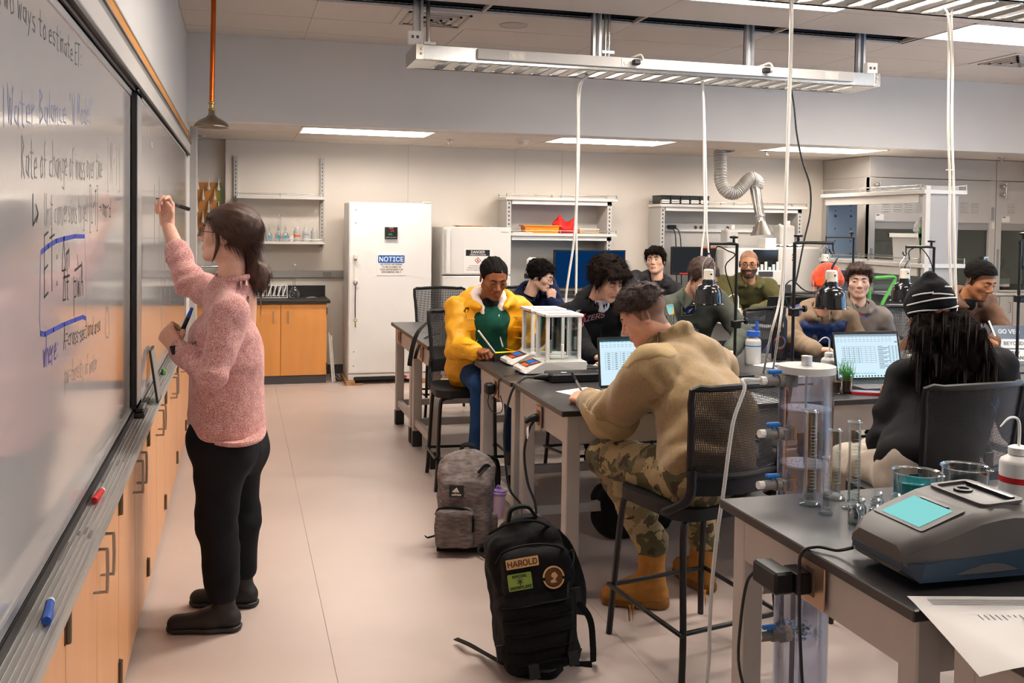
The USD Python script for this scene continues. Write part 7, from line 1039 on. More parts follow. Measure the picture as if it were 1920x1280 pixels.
def hand_mesh(wrist, elbow, d, back, side, pose='relaxed', h=.0032, sc=1.0):
    """side: 1 right, -1 left; d: wrist to knuckles; back: normal of the hand's back"""
    y = nrm(d); z = nrm(A(back, float) - y * (A(back, float) @ y)); x = np.cross(y, z) * side; W = A(wrist, float)
    curls, tc = HPOSE[pose] if isinstance(pose, str) else pose
    def g(p): return W + sc * (x * p[0] + y * p[1] + z * p[2])
    P = []; pin = []
    for (kx, ky, ls), cu in zip(FING, curls):
        p = A([kx, ky, 0.]); ch = [p.copy()]; a = 0
        for ln, c in zip(ls, cu):
            a += c; p = p + ln * A([kx * .12 * math.cos(a), math.cos(a), -math.sin(a)]); ch.append(p.copy())
        P.append(ch)
    th = [A([-.017, .022, -.006])]; dd = nrm((-.72, .62, -.35))
    for i, ln in enumerate((.040, .032, .026)):
        if i: dd = nrm(dd + A([.55, .12, -.35]) * tc[i] * 1.4)
        else: dd = nrm(dd + A([.3, .1, -.7]) * tc[0])
        th.append(th[-1] + dd * ln)
    pts = np.vstack([g(p) for ch in P for p in ch] + [g(p) for p in th] + [W, W + nrm(A(elbow) - W) * .07])
    F = Field(pts.min(0) - .03, pts.max(0) + .03, h); up = z
    F.cone(W + nrm(A(elbow) - W) * .07, W, .030 * sc, .025 * sc, k=.01, sq=(up, .78))
    for ch, r in zip(P, (.0135, .014, .0135, .012)): F.cone(g((ch[0][0] * .55, .008, 0)), g(ch[0]), .0155 * sc, r * sc * .92, k=.014)
    F.cone(g((-.012, .02, -.008)), g((-.02, .05, -.008)), .016 * sc, .013 * sc, k=.012)
    for ch, r in zip(P, (.0092, .0096, .0092, .0080)): F.chain([g(p) for p in ch], [r * sc, r * .95 * sc, r * .88 * sc, r * .76 * sc], k=.004)
    F.chain([g(p) for p in th], [.0145 * sc, .0115 * sc, .0102 * sc, .0085 * sc], k=.005)
    return F.mesh(), g
class Person:
    def __init__(s, name_label, o, head, fwd, up=(0, 0, 1), group=None):
        s.o = o; s.c = A(head, float); s.B = basis(fwd, up); s.sc = o.get('size', 1.0)
        base = A([head[0], head[1], 0]); s.t = thing('person', name_label, 'person', base, group=group); s.pieces = []
        s.skin = A(srgb(o['skin']))
    def T(s, m):
        v, f = vf(m); return v * s.sc @ s.B.T + s.c, f
    def pt(s, x, y, z): return s.c + s.B @ (A([x, y, z], float) * s.sc)
    def tone(s, m, col=None): v, f = vf(m); s.pieces.append((v, f, np.tile(s.skin if col is None else A(srgb(col)), (len(v), 1))))
    def head(s, h=.0032):
        v, f = head_field(s.o, h).mesh(1); C = head_color(v, s.o); s.pieces.insert(0, (*s.T((v, f)), C)); face_parts(s.t, s.o, s.T); return s
    def hand(s, wrist, elbow, d, back, side, pose='relaxed', h=.0032):
        m, g = hand_mesh(wrist, elbow, d, back, side, pose, h, s.sc); s.tone(m); return g
    def skinfield(s, chains, lo=None, h=.010):
        P = np.vstack([A(p) for c, r in chains for p in c]); F = Field(P.min(0) - .16, P.max(0) + .16, h)
        for c, r in chains: F.chain(c, r, k=.03)
        s.tone(F.mesh())
    def body(s): v, f, c = merge(s.pieces); part(s.t, 'body', (v, f), 'skin', cd=c)
    def hair(s, mt='hair_black', label=None, n=0, ln=.03, flow=None, **k):
        v, f = hair_mesh(s.o); part(s.t, 'hair', s.T((v, f)), mt, label=label)
        if n: strands(s.t, 'hair_strands', v, f, s.B, s.o, s.T, mt, n, ln, flow or (lambda p: (p[0] * 4, -.3, -.6)), **k)
    def cloth(s, name, prims, mt, label=None, h=.009, wr=(.010, 16, 1), cut=(), after=None, smooth=2, fold=(), stretch=(1, 1, 1)):
        """prims: (points, radii, k[, squash]); cut: planes (point, outward normal); fold: (centre, radius, amp, direction, freq)"""
        P = np.vstack([A(c[0]) for c in prims]); R = max(max(np.atleast_1d(c[1])) for c in prims); F = Field(P.min(0) - R - .05, P.max(0) + R + .05, h)
        for c in prims:
            rs = np.atleast_1d(c[1]); rs = rs if len(rs) == len(c[0]) else np.full(len(c[0]), rs[0]); F.chain(c[0], rs, c[2], 'u', c[3] if len(c) > 3 else None)
        if wr: F.wrinkle(wr[0], wr[1], wr[2], stretch, .04, 2)
        for ce, ra, am, di, fq in fold:
            F.add(lambda Q: am * np.sin(((Q - A(ce)) @ nrm(di)) * fq + 3 * meshkit.noise(Q * 14)) * np.exp(-(((Q - A(ce)) / ra) ** 2).sum(1)))
        for p, nn in cut: F.half(p, nn)
        if after: after(F)
        return part(s.t, name, F.mesh(smooth), mt, label=label, smooth=True)
def torso(pel, neck, shL, shR, wp=.075, rp=.135, rc=.125, rw=.115, flat=.82, ff=None):
    """a clothed trunk: two side by side columns from pelvis to chest plus a yoke between the shoulders"""
    pel, neck, shL, shR = map(lambda p: A(p, float), (pel, neck, shL, shR)); side = nrm(shR - shL); mid = (shL + shR) / 2; f = nrm(np.cross(neck - pel, side)) if ff is None else nrm(ff)
    out = []
    for s in (-1, 1):
        lo = pel + side * s * wp; wa = pel * .5 + mid * .5 + side * s * wp * .95; ch = pel * .15 + mid * .85 + side * s * wp * 1.1 - (neck - pel) * .04
        out.append(([lo, wa, ch], [rp, rw, rc], .05, (f, flat)))
    out.append(([shL, mid + (neck - mid) * .12, shR], [.064, .072, .064], .05)); out.append(([mid - (neck - pel) * .1, neck], [.09, .056], .05)); return out
def arm(sh, el, wr, r=(.074, .062, .047), k=.03): return ([sh, el, wr], list(r), k)

# ------------------------------------------------------------------ clothing materials
def knit(name, c0, c1, scale=260, bump=.5):
    nodes = {'tc': ('texture_coordinate', {}), 'n': ('noise_texture', dict(scale=scale, detail=3)), 'm': ('mapping', dict(scale=(.7, .7, 1.6))), 'n2': ('noise_texture', dict(scale=26, detail=2)), 'r': ('rgb_ramp', dict(ramp=[(.34, srgb(c0)), (.62, srgb(c1))])), 'r2': ('rgb_ramp', dict(ramp=[(.42, (.86, .80, .80)), (.6, (1, 1, 1))])), 'x': ('mix', dict(mix_type='multiply', fac=1.0)), 'b': ('bump', dict(strength=bump, distance=.003)), 'p': ('principled_bsdf', dict(roughness=.9, sheen_weight=.15))}
    mat_nodes(name, nodes, [('tc.object', 'm.vector'), ('m.vector', 'n.vector'), ('tc.object', 'n2.vector'), ('n.fac', 'r.fac'), ('n2.fac', 'r2.fac'), ('r.color', 'x.color1'), ('r2.color', 'x.color2'), ('x.color', 'p.base_color'), ('n.fac', 'b.height'), ('b.normal', 'p.normal')], 'p.BSDF')
knit('sweater_pink', '9E3A30', 'E6BEB8', 330, .5); mat('jeans_black', '0F1116', .8, noise=.3, nscale=12, bump=.3, bscale=400); mat('boot_black', '0E0D0D', .6, noise=.2, nscale=30); mat('boot_tan', '9C6A30', .8, noise=.15, nscale=25, bump=.2, bscale=200); mat('boot_sole', '7A5226', .8)
mat('fleece_tan', '8E7653', .95, noise=.10, nscale=90, bump=.45, bscale=420, bdist=.002, sheen=.25); mat('twill_tan', 'A08A64', .85, noise=.05, nscale=120, bump=.2, bscale=600)
mat('puffer_yellow', 'D89A06', .55, noise=.06, nscale=20, bump=.25, bscale=60, bdist=.004); mat('hood_cream', 'E2CFC4', .9, noise=.04, bump=.2, bscale=300); mat('sweat_green', '0F4436', .9, noise=.1, nscale=60); mat('denim_blue', '16365E', .85, noise=.18, nscale=60, bump=.25, bscale=300)
mat('cloth_navy', '0E1838', .85, noise=.15, nscale=80, bump=.3, bscale=300); mat('hoodie_black', '111114', .9, noise=.12, nscale=60, bump=.3, bscale=300); mat('hoodie_charcoal', '302F33', .92, noise=.15, nscale=90, bump=.3, bscale=300); mat('flight_green', '42463E', .85, noise=.08, nscale=50, bump=.25, bscale=200)
mat('hoodie_olive', '55502F', .92, noise=.1, nscale=80, bump=.3, bscale=300); mat('hoodie_brown', '6B5142', .92, noise=.1, nscale=70, bump=.3, bscale=300); mat('hoodie_grey', '7A736C', .92, noise=.12, nscale=120, bump=.3, bscale=300); mat('vest_blue', '14295A', .45, noise=.12, nscale=20, bump=.5, bscale=40, bdist=.008); mat('sleeve_taupe', '7C6A58', .92, noise=.1, bump=.3, bscale=300)
mat('trouser_grey', 'B0A598', .9, noise=.06, nscale=30); mat('tee_white', 'D6D8E0', .85); mat('tee_black', '131315', .85); mat('knit_black', '101114', .95, noise=.2, nscale=150, bump=.6, bscale=260, bdist=.003); mat('knit_white', 'D8D8D6', .9, bump=.4, bscale=300); mat('badge_red', 'B02030', .7); mat('badge_silver', 'B8B8BA', .6); mat('letter_rose', '9A6A76', .7); mat('patch_navy', '1D2454', .8); mat('patch_gold', 'B89A50', .8); mat('hair_auburn', '45291A', .45, spec=.35, noise=.35, nscale=50, bump=.5, bscale=180, bdist=.002, stretch=(5, 5, 1)); mat('hair_dark', '17100D', .85, spec=.06, noise=.3, nscale=40, bump=.5, bscale=160, bdist=.003)
_c = [('n1', 9, 1, .50, '4E4A2E'), ('n2', 13, 2, .56, '7C6A4A'), ('n3', 17, 3, .60, '3A2C20')]
nodes = {'tc': ('texture_coordinate', {}), 'p': ('principled_bsdf', dict(roughness=.9))}; links = []; prev = None
nodes['base'] = ('color', dict(value=srgb('9A8660'))); prev = 'base.color'
for nm, sc, w, th, col in _c:
    nodes[nm] = ('noise_texture', dict(dimensions='4D', scale=sc, detail=3, w=float(w), distortion=.6)); nodes[nm + 'g'] = ('math', dict(math_type='greater_than', value2=th)); nodes[nm + 'x'] = ('mix', dict(color2=srgb(col)))
    links += [('tc.object', nm + '.vector'), (nm + '.fac', nm + 'g.value1'), (nm + 'g.value', nm + 'x.fac'), (prev, nm + 'x.color1')]; prev = nm + 'x.color'
links.append((prev, 'p.base_color')); mat_nodes('camouflage', nodes, links, 'p.BSDF')
nodes = {'tc': ('texture_coordinate', {}), 'n': ('noise_texture', dict(scale=11, detail=2, distortion=.4)), 'g': ('math', dict(math_type='greater_than', value2=.5)), 'x': ('mix', dict(color1=srgb('F04E12'), color2=srgb('B03008'))), 'p': ('principled_bsdf', dict(roughness=.95, sheen_weight=.2))}
mat_nodes('beanie_orange', nodes, [('tc.object', 'n.vector'), ('n.fac', 'g.value1'), ('g.value', 'x.fac'), ('x.color', 'p.base_color')], 'p.BSDF')
UP = A([0, 0, 1.])
def shoe(P, ankle, toe_dir, mt, sole='foot_black', L_=.27, high=0):
    a = A(ankle, float); d = nrm(A([toe_dir[0], toe_dir[1], 0])); s = np.cross(UP, d); z0 = a[2] - .09; q = lambda f, h: a + d * f + UP * (h - .09)
    F = Field(a - A([.28, .28, .12]), a + A([.28, .28, .12 + high]), .006)
    F.cone(q(-.03, .045), q(.05, .05), .042, .043, k=.02); F.cone(q(.05, .04), q(L_ - .11, .032), .044, .040, k=.03, sq=(UP, .85)); F.cone(q(-.01, .06), q(0, .10 + high), .042, .047, k=.02)
    F.half(A([0, 0, z0 + .016]), (0, 0, -1), .003)
    sh = part(P.t, 'shoe', F.mesh(1), mt, smooth=True); F = Field(a - A([.28, .28, .12]), a + A([.28, .28, .05]), .006); F.cone(q(-.03, .02), q(.05, .02), .046, .046, k=.02); F.cone(q(.05, .02), q(L_ - .11, .02), .047, .043, k=.02); F.half(A([0, 0, z0 + .022]), (0, 0, 1), .002); F.half(A([0, 0, z0 + .001]), (0, 0, -1), .002); part(sh, 'sole', F.mesh(), sole, smooth=True)
def hood_prims(nk, f, side, r=.100, drop=0, rr=.036):
    """the folded hood: a thick collar lying round the neck, fuller behind"""
    f = nrm(f); side = nrm(side); u = nrm(np.cross(side, f)); pts = []
    for a in np.linspace(-2.5, 2.5, 9): pts.append(nk + f * (-math.cos(a) * r * .95) + side * (math.sin(a) * r) + u * (.008 - .050 * (1 - math.cos(a)) * .5 + .02 * math.cos(a)))
    return [(pts, [rr * .35, rr * .75] + [rr] * 5 + [rr * .75, rr * .35], .03), ([nk - f * r * .9 + u * .01, nk - f * (r + .05) - u * .09], [rr * 1.3, rr * 1.1], .04)]
def legs(P, pel, ff, mt, spread=.11, knee=.40, shoes='boot_black', foot=.30, kz=-.04, h=.011, name='trousers'):
    f = nrm(A([ff[0], ff[1], 0])); s = np.cross(f, UP); C = []
    for k in (-1, 1):
        hp = pel + s * k * .085 - UP * .03; kn = pel + f * knee + s * k * spread + UP * kz; an = kn - UP * (kn[2] - .29) + f * (-.05 if foot == .30 else 0); C += [([hp, kn], [.092, .068], .04), ([kn, an], [.064, .056], .02)]; shoe(P, an - UP * .02, f, shoes)
    C.append(([pel - s * .06, pel + s * .06], [.13, .13], .05)); P.cloth(name, C, mt, h=h, wr=(.010, 14, 2))
def student(label, o, head, fwd, up, pel, ff, arms, cloth, mt, hooded=True, hands=('relaxed', 'relaxed'), sw=.185, lg='jeans_black', h=.0095, seed=1, neckdrop=0, wr=(.012, 13), fluff=1.0, hh=.0032, seat=True, extra=(), hoodr=.100, ncut=.058, vcut=(.034, .014)):
    P = Person(label, o, head, fwd, up); P.head(hh); nk = P.pt(0, -.038, -.150); pel = A(pel, float); f = nrm(ff); side = nrm(np.cross(f, nk - pel)); dn = nrm(nk - pel); mid = nk - dn * .068
    shR, shL = mid + side * sw - dn * .02, mid - side * sw - dn * .02; P.nk, P.side, P.f, P.shR, P.shL, P.pel, P.dn = nk, side, f, shR, shL, pel, dn
    prims = torso(pel, nk - dn * .02, shL, shR, ff=f); prims = [(a, [x * fluff for x in np.atleast_1d(b)], *c) for a, b, *c in prims]; skin = [([pel, mid - dn * .12], [.09, .075]), ([mid - dn * .12, P.pt(0, -.03, -.12)], [.05, .050])]
    for k, (el, wr_, hd, bk, ps) in enumerate(arms):
        s_ = shR if k == 0 else shL; el, wr_ = A(el, float), A(wr_, float); prims.append(([s_, el, wr_], [.068 * fluff, .058 * fluff, .044 * fluff], .03)); skin.append(([s_, el, wr_], [.05, .04, .03]))
        if ps: P.hand(wr_, el, hd, bk, 1 if k == 0 else -1, ps)
    for ch, r in skin: P.skinfield([(ch, r)], h=.012)
    P.body()
    if hooded: prims += hood_prims(nk - dn * .005, f, side, hoodr)
    prims += list(extra)
    def vneck(F): F.cone(nk + f * .05 + dn * .03, nk + f * .15 - dn * (.025 + neckdrop), *vcut, k=.012, op='s'); F.cone(nk - dn * .01, P.pt(0, -.03, -.08), ncut, ncut + .006, k=.008, op='s')
    P.cloth(cloth, prims, mt, h=h, wr=(wr[0], wr[1], seed), after=vneck, fold=[(A(a[0], float), .09, .008, A(a[1], float) - A(a[0], float), 95) for a in arms])
    if lg: legs(P, pel, f, lg)
    return P
def surf(P, ray_o, ray_d, path, tri=None):
    """where the ray meets a garment mesh: for putting badges on cloth"""
    d = nrm(ray_d); o = A(ray_o, float); a, b, c = tris(path) if tri is None else tri; e1, e2 = b - a, c - a; p = np.cross(d, e2); det = (e1 * p).sum(1); det[np.abs(det) < 1e-12] = 1e-12; tv = o - a; u = (tv * p).sum(1) / det; q = np.cross(tv, e1); v = (q * d).sum(1) / det; t = (e2 * q).sum(1) / det; ok = (u >= 0) & (v >= 0) & (u + v <= 1) & (t > 0)
    return o + d * t[ok].min() if ok.any() else None
def tris(path):
    m = UsdGeom.Mesh.Get(stage, path); V = np.array(m.GetPointsAttr().Get()) + ORG['/'.join(path.split('/')[:3])]; F = np.array(m.GetFaceVertexIndicesAttr().Get()).reshape(-1, 3); return V[F[:, 0]], V[F[:, 1]], V[F[:, 2]]
def drape(P, path, mesh, n, lift=.0015, back=.3):
    """lay a flat mark onto the garment along -n"""
    v, f = vf(mesh); n = nrm(n); c0 = v.mean(0); out = []; a, b, c = tris(path); q = a - c0; q = q - np.outer(q @ n, n); k = (q * q).sum(1) < (np.abs(v - c0).max() * 1.5 + .03) ** 2; tr = (a[k], b[k], c[k])
    hc = surf(P, c0 + n * back, -n, path, tr); hc = c0 if hc is None else hc
    for p in v:
        q = surf(P, p + n * back, -n, path, tr); h0 = (p - c0) @ n; q = p + n * ((hc - p) @ n) if q is None else q; out.append(q + n * (lift + max(0, h0)))
    return A(out), f
# ------------------------------------------------------------------ the woman writing on the board
o = dict(skin='D9A68E', lip='B87068', open=.6, glasses='frame_black', brow='hair_brown', hair=dict(th=.017, amp=.003, freq=40, stretch=(3, .5, 1.5), sz=1.0, back=.010, up=-.004, line=([-.13, -.09, -.06, -.03, .0, .02, .045, .075, .1], [-.07, -.07, -.055, -.035, -.012, -.01, .02, .058, .075])))
P = Person('woman in a pink knitted sweater and black jeans writing on the whiteboard', o, (-0.044, 4.05, 1.574), (-.93, .30, .12), (-.12, -.02, 1)); P.head(); nk = P.pt(0, -.04, -.165)
elR, wrR = A((-0.213, 4.36, 1.368)), A((-0.305, 4.5, 1.608)); shR, shL = A((-0.067, 4.22, 1.305)), A((-0.029, 3.88, 1.264)); elL, wrL = A((-0.097, 3.8, 1.048)), A((-0.23, 3.96, 1.125))
hg = P.hand(wrR, elR, (-.10, .10, 1), (.35, .95, 0), 1, 'pen'); P.hand(wrL, elL, (-.55, .35, .75), (-.6, -.7, .35), -1, 'grip')
pel = A((-0.049, 4.06, 0.763))
for ch, r in (([nk + A([0, 0, -.08]), P.pt(0, -.02, -.09)], [.062, .050]), ([shR, elR, wrR + (elR - wrR) * .3], [.05, .042, .031]), ([wrR + (elR - wrR) * .3, wrR], [.033, .026]), ([shL, elL, wrL], [.05, .042, .028]), ([pel, nk - A([0, 0, .10])], [.10, .09])): P.skinfield([(ch, r)], h=.009)
P.body(); P.hair('hair_auburn', n=4200, ln=.05, flow=lambda p: (-p[0] * 2, -.6, -.8) if p[1] > -.06 else (-p[0] * 3, -.1, -.3), w=.0006, jit=.06, lift=-.05, label='auburn hair combed back')
pt_ = [P.pt(0, -.100, -.030)] + [A((0.057, 4.06, 1.448)), A((0.07, 4.05, 1.416)), A((0.064, 4.04, 1.384)), A((0.039, 4.04, 1.369))]
F = Field(P.c - .32, P.c + .32, .005); F.chain(pt_, [.026, .036, .046, .044, .020], k=.02); F.wrinkle(.010, 40, 3, (2, 2, .4)); v, f = F.mesh(1); part(P.t, 'ponytail', (v, f), 'hair_auburn', smooth=True); I_ = lambda m: (vf(m)[0], vf(m)[1])
strands(P.t, 'ponytail_strands', v, f, None, o, I_, 'hair_auburn', 1800, .028, lambda p: (.1, -.1, -.9), .0006, .2, .0); part(P.t, 'hair_tie', tube([P.pt(0, -.112, -.036) + P.B @ A([.026 * math.cos(a), .008 * math.sin(a), .026 * math.sin(a)]) for a in np.linspace(0, 6.28, 12)], .006, 6, 2), 'jacket_black'); part(P.t, 'hair_lock', tube([P.pt(-.074, .022, .02), P.pt(-.080, .012, -.04), P.pt(-.074, .02, -.085), P.pt(-.07, .03, -.115)], [.008, .008, .005, .001], 6, 4), 'hair_auburn')
f_ = nrm((-.86, .50, 0)); sd = nrm(shR - shL); hemz = .775; hip = A((-0.05, 4.06, 0.86)); B1 = hip + A([0, 0, -.02]); ch = (shL + shR) / 2 - A([0, 0, .13])
pr = [([B1 + sd * .075, B1 + sd * .07 + A([0, 0, .20]), ch + sd * .07], [.150, .135, .130], .06, (f_, .92)), ([B1 - sd * .075, B1 - sd * .07 + A([0, 0, .20]), ch - sd * .07], [.150, .135, .130], .06, (f_, .92)), ([shL, (shL + shR) / 2 + A([0, 0, .03]), shR], [.070, .078, .070], .05), ([ch + f_ * .075 + sd * .06 - A([0, 0, .02])] * 2, [.080, .080], .06), ([ch + f_ * .075 - sd * .06 - A([0, 0, .02])] * 2, [.080, .080], .06), ([nk - A([0, 0, .04]), nk + A([0, 0, .0])], [.085, .068], .04)]
sweater_arms = [([shR, elR, elR + (wrR - elR) * .52], [.072, .060, .050], .025), ([shL, elL, wrL + (elL - wrL) * .06], [.074, .057, .045], .014)]
def cutn(F): F.cone(nk - A([0, 0, .03]), nk + A([-.02, 0, .12]), .060, .07, k=.008, op='s')
P.cloth('sweater', pr + sweater_arms, 'sweater_pink', h=.008, wr=(.012, 8, 2), cut=[((0, 0, hemz), (0, 0, -1))], after=cutn, fold=[(elL, .09, .007, (elL - shL) + (elL - wrL), 80), (elR, .09, .009, (wrR - elR), 85)], smooth=2)
q_ = [B1 + f_ * (.140 * math.cos(a)) + sd * (.228 * math.sin(a)) - A([0, 0, B1[2] - hemz - .028]) for a in np.linspace(0, 6.28, 22)]; part(P.t, 'hem_band', tube(q_, .01, 8, 2, flat=(.032, .009)), 'sweater_pink')
part(P.t, 'neck_band', tube([nk + A([math.cos(a) * .070, math.sin(a) * .070, -.012 + .012 * math.cos(a)]) for a in np.linspace(0, 6.28, 20)], .012, 8, 2), 'sweater_pink'); cf = elR + (wrR - elR) * .52; part(P.t, 'cuff_band', cyl(cf - nrm(wrR - elR) * .035, cf + nrm(wrR - elR) * .012, .0585, .050, 24), 'sweater_pink')
hL, hR = A((-0.077, 3.98, 0.749)), A((-0.017, 4.17, 0.716)); kL, kR = A((-0.081, 3.96, 0.448)), A((0.013, 4.2, 0.392)); aL, aR = A((-0.058, 3.98, 0.113)), A((0.012, 4.22, 0.084)); aL[2], aR[2] = .16, .16
P.cloth('jeans', [([hL, kL, aL], [.104, .076, .066], .03), ([hR, kR, aR], [.104, .074, .064], .03), ([hL + A([0, 0, .03]), hR + A([0, 0, .03])], [.118, .118], .05), ([hL + A([0, 0, -.04]) - f_ * .045, hR + A([0, 0, -.04]) - f_ * .045], [.092, .092], .06)], 'jeans_black', h=.008, wr=(.012, 9, 5), fold=[(kL, .09, .0035, (0, .3, 1), 75), (kR, .09, .0035, (0, .3, 1), 75), (aL + A([0, 0, .06]), .07, .004, (0, .3, 1), 95)], cut=[((0, 0, .105), (0, 0, -1))])
for an, d in ((aL, (-.98, .15)), (aR, (-.98, .25))): a2 = an.copy(); a2[2] = .092; shoe(P, a2, d, 'boot_black', L_=.285, high=.035)
wv = nrm(elL - wrL); part(P.t, 'watch', cat(cyl(wrL + wv * .018, wrL + wv * .040, .0375, n=24), xf(bx(-.018, .018, -.018, .018, 0, .010, .003), wrL + wv * .028 + A([-.026, -.030, .012]), 40, 60)), 'black_plastic', label='black smart watch')
t = thing('marker_pen', 'black marker held up in the writing hand near the board', 'marker', (-0.295, 4.55, 1.702)); a, b = A((-0.36, 4.62, 1.721)), A((-0.216, 4.5, 1.674)); part(t, 'barrel', cyl(a + (b - a) * .12, b, .0085, n=14), 'black_plastic'); part(t, 'tip', cyl(a + (b - a) * .12, a, .007, .003, 12), 'key_black'); part(t, 'printed_label', cyl(a + (b - a) * .45, a + (b - a) * .75, .0088, n=14), 'ink_grey')
t = thing('marker_pen', 'blue capped marker held upright in the lower hand', 'marker', (-0.2, 4.02, 1.232)); a, b = A((-0.212, 4.02, 1.201)), A((-0.179, 4.0, 1.282)); part(t, 'barrel', cyl(a - (b - a) * .3, a + (b - a) * .55, .0085, n=14), 'key_black'); part(t, 'cap', cyl(a + (b - a) * .55, b, .009, .006, 14), 'blue_cap')
# ------------------------------------------------------------------ the soldier in the tan fleece, seated with his back to us
o = dict(skin='CF9A80', lip='B06A5E', open=.1, brow='hair_brown', scalp=('3A2A20', .75, .0), size=1.0, hair=dict(th=.014, amp=.014, freq=48, seed=6, up=.006, dz=.035, rag=.02, line=([-.13, -.09, -.06, -.03, .0, .03, .06, .09, .1], [.02, .0, -.012, -.015, -.01, .0, .02, .030, .032])))
P = Person('soldier in a tan fleece and camouflage trousers writing at the table', o, (1.62, 3.74, 1.258), (-.80, .42, -.50), (-.42, .25, .87)); P.head(); nk = P.pt(0, -.040, -.150)
pel = A([1.72, 3.34, .70]); shL, shR = A((1.563, 3.52, 1.051)), A((2.027, 3.86, 1.002)); elL, wrL = A((1.484, 3.72, 0.847)), A((1.493, 4.05, 0.846)); elR, wrR = A((2.141, 4.15, 0.784)), A((1.858, 4.22, 0.82))
P.hand(wrL, elL, (-.35, .75, .12), (-.25, -.35, .9), -1, 'pen'); P.hand(wrR, elR, (-.9, .3, 0), (0, 0, 1), 1, 'relaxed')
for ch, r in (([nk - A([-.03, 0, .05]), P.pt(0, -.02, -.08)], [.066, .056]), ([shL, elL, wrL], [.05, .04, .03]), ([shR, elR, wrR], [.05, .04, .03]), ([pel, nk - A([-.06, 0, .16])], [.10, .08])): P.skinfield([(ch, r)], h=.01)
P.body(); P.hair('hair_brown', n=5200, ln=.022, flow=lambda p: (p[0] * 2, .5, .25), w=.0007, jit=.45, lift=.6, label='dark brown hair, short at the sides')
sd = nrm(shR - shL); bk = nrm(np.cross(sd, UP)); mid = (shL + shR) / 2; up_t = nrm(mid - pel)
fz = nrm(np.cross(up_t, sd)); back = -fz if (fz @ A([-.5, .85, 0])) > 0 else fz
pr = [([pel + sd * .08 + A([0, 0, .02]), pel * .5 + mid * .5 + sd * .09 + back * .05, mid + sd * .09 - up_t * .02], [.150, .150, .125], .06), ([pel - sd * .08 + A([0, 0, .02]), pel * .5 + mid * .5 - sd * .09 + back * .05, mid - sd * .09 - up_t * .02], [.150, .150, .125], .06), ([shL, mid + back * .035 + up_t * .03, shR], [.088, .10, .084], .07), ([mid, nk + up_t * .02], [.12, .070], .06), ([nk + up_t * .028 + (sd * math.cos(a) * .086 + fz * math.sin(a) * .086) for a in np.linspace(0, 6.28, 12)], [.022] * 12, .02), ([shL, elL, wrL - (wrL - elL) * .06], [.105, .092, .058], .03), ([shR, elR, wrR], [.09, .075, .052], .03)]
def jk(F): F.cone(nk, P.pt(0, -.03, -.08), .064, .070, k=.008, op='s')
jp = P.cloth('fleece_jacket', pr, 'fleece_tan', h=.009, wr=(.018, 9, 3), after=jk, fold=[(elL, .11, .013, wrL - elL, 75), (pel + A([-.08, -.1, .12]), .16, .012, up_t, 55), (shL - up_t * .08, .09, .010, (1, .3, .4), 60)])
part(P.t, 'cuff', cyl(wrL - nrm(wrL - elL) * .05, wrL - nrm(wrL - elL) * .012, .050, .043, 22), 'twill_tan')
def yoke(c, r, plane, nn):
    def k(F): jk(F); F.d -= .0035; X, Y, Z = F.pts().transpose(3, 0, 1, 2); F.d = np.maximum(F.d, (np.sqrt((X - c[0]) ** 2 + (Y - c[1]) ** 2 + (Z - c[2]) ** 2) - r).astype(np.float32)); F.half(plane, nn, .002)
    return k
FO = [(elL, .11, .013, wrL - elL, 75), (pel + A([-.08, -.1, .12]), .16, .012, up_t, 55), (shL - up_t * .08, .09, .010, (1, .3, .4), 60)]
P.cloth('shoulder_panel', pr, 'twill_tan', label='smooth shoulder panel', h=.009, wr=(.018, 9, 3), after=yoke(shL + up_t * .05, .115, shL - up_t * .005, -up_t), fold=FO); P.cloth('elbow_panel', pr, 'twill_tan', label='smooth elbow panel', h=.009, wr=(.018, 9, 3), after=yoke(elL - UP * .03 + (wrL - elL) * .2, .15, elL + UP * .02, (0, 0, 1)), fold=FO)
kL, kR = A((1.503, 3.82, 0.646)), A([1.93, 3.92, .64]); aL, aR = A((1.693, 3.78, 0.287)), A((2.004, 3.92, 0.236))
P.cloth('trousers', [([pel - sd * .09 - A([0, 0, .03]), kL], [.112, .082], .04), ([pel + sd * .09 - A([0, 0, .03]), kR], [.112, .082], .04), ([kL, aL], [.080, .070], .02), ([kR, aR], [.080, .070], .02), ([pel - sd * .10, pel + sd * .10], [.135, .135], .05)], 'camouflage', h=.009, wr=(.016, 11, 8), fold=[(kL, .12, .012, kL - pel, 60), (aL + A([0, 0, .08]), .1, .010, UP, 70)])
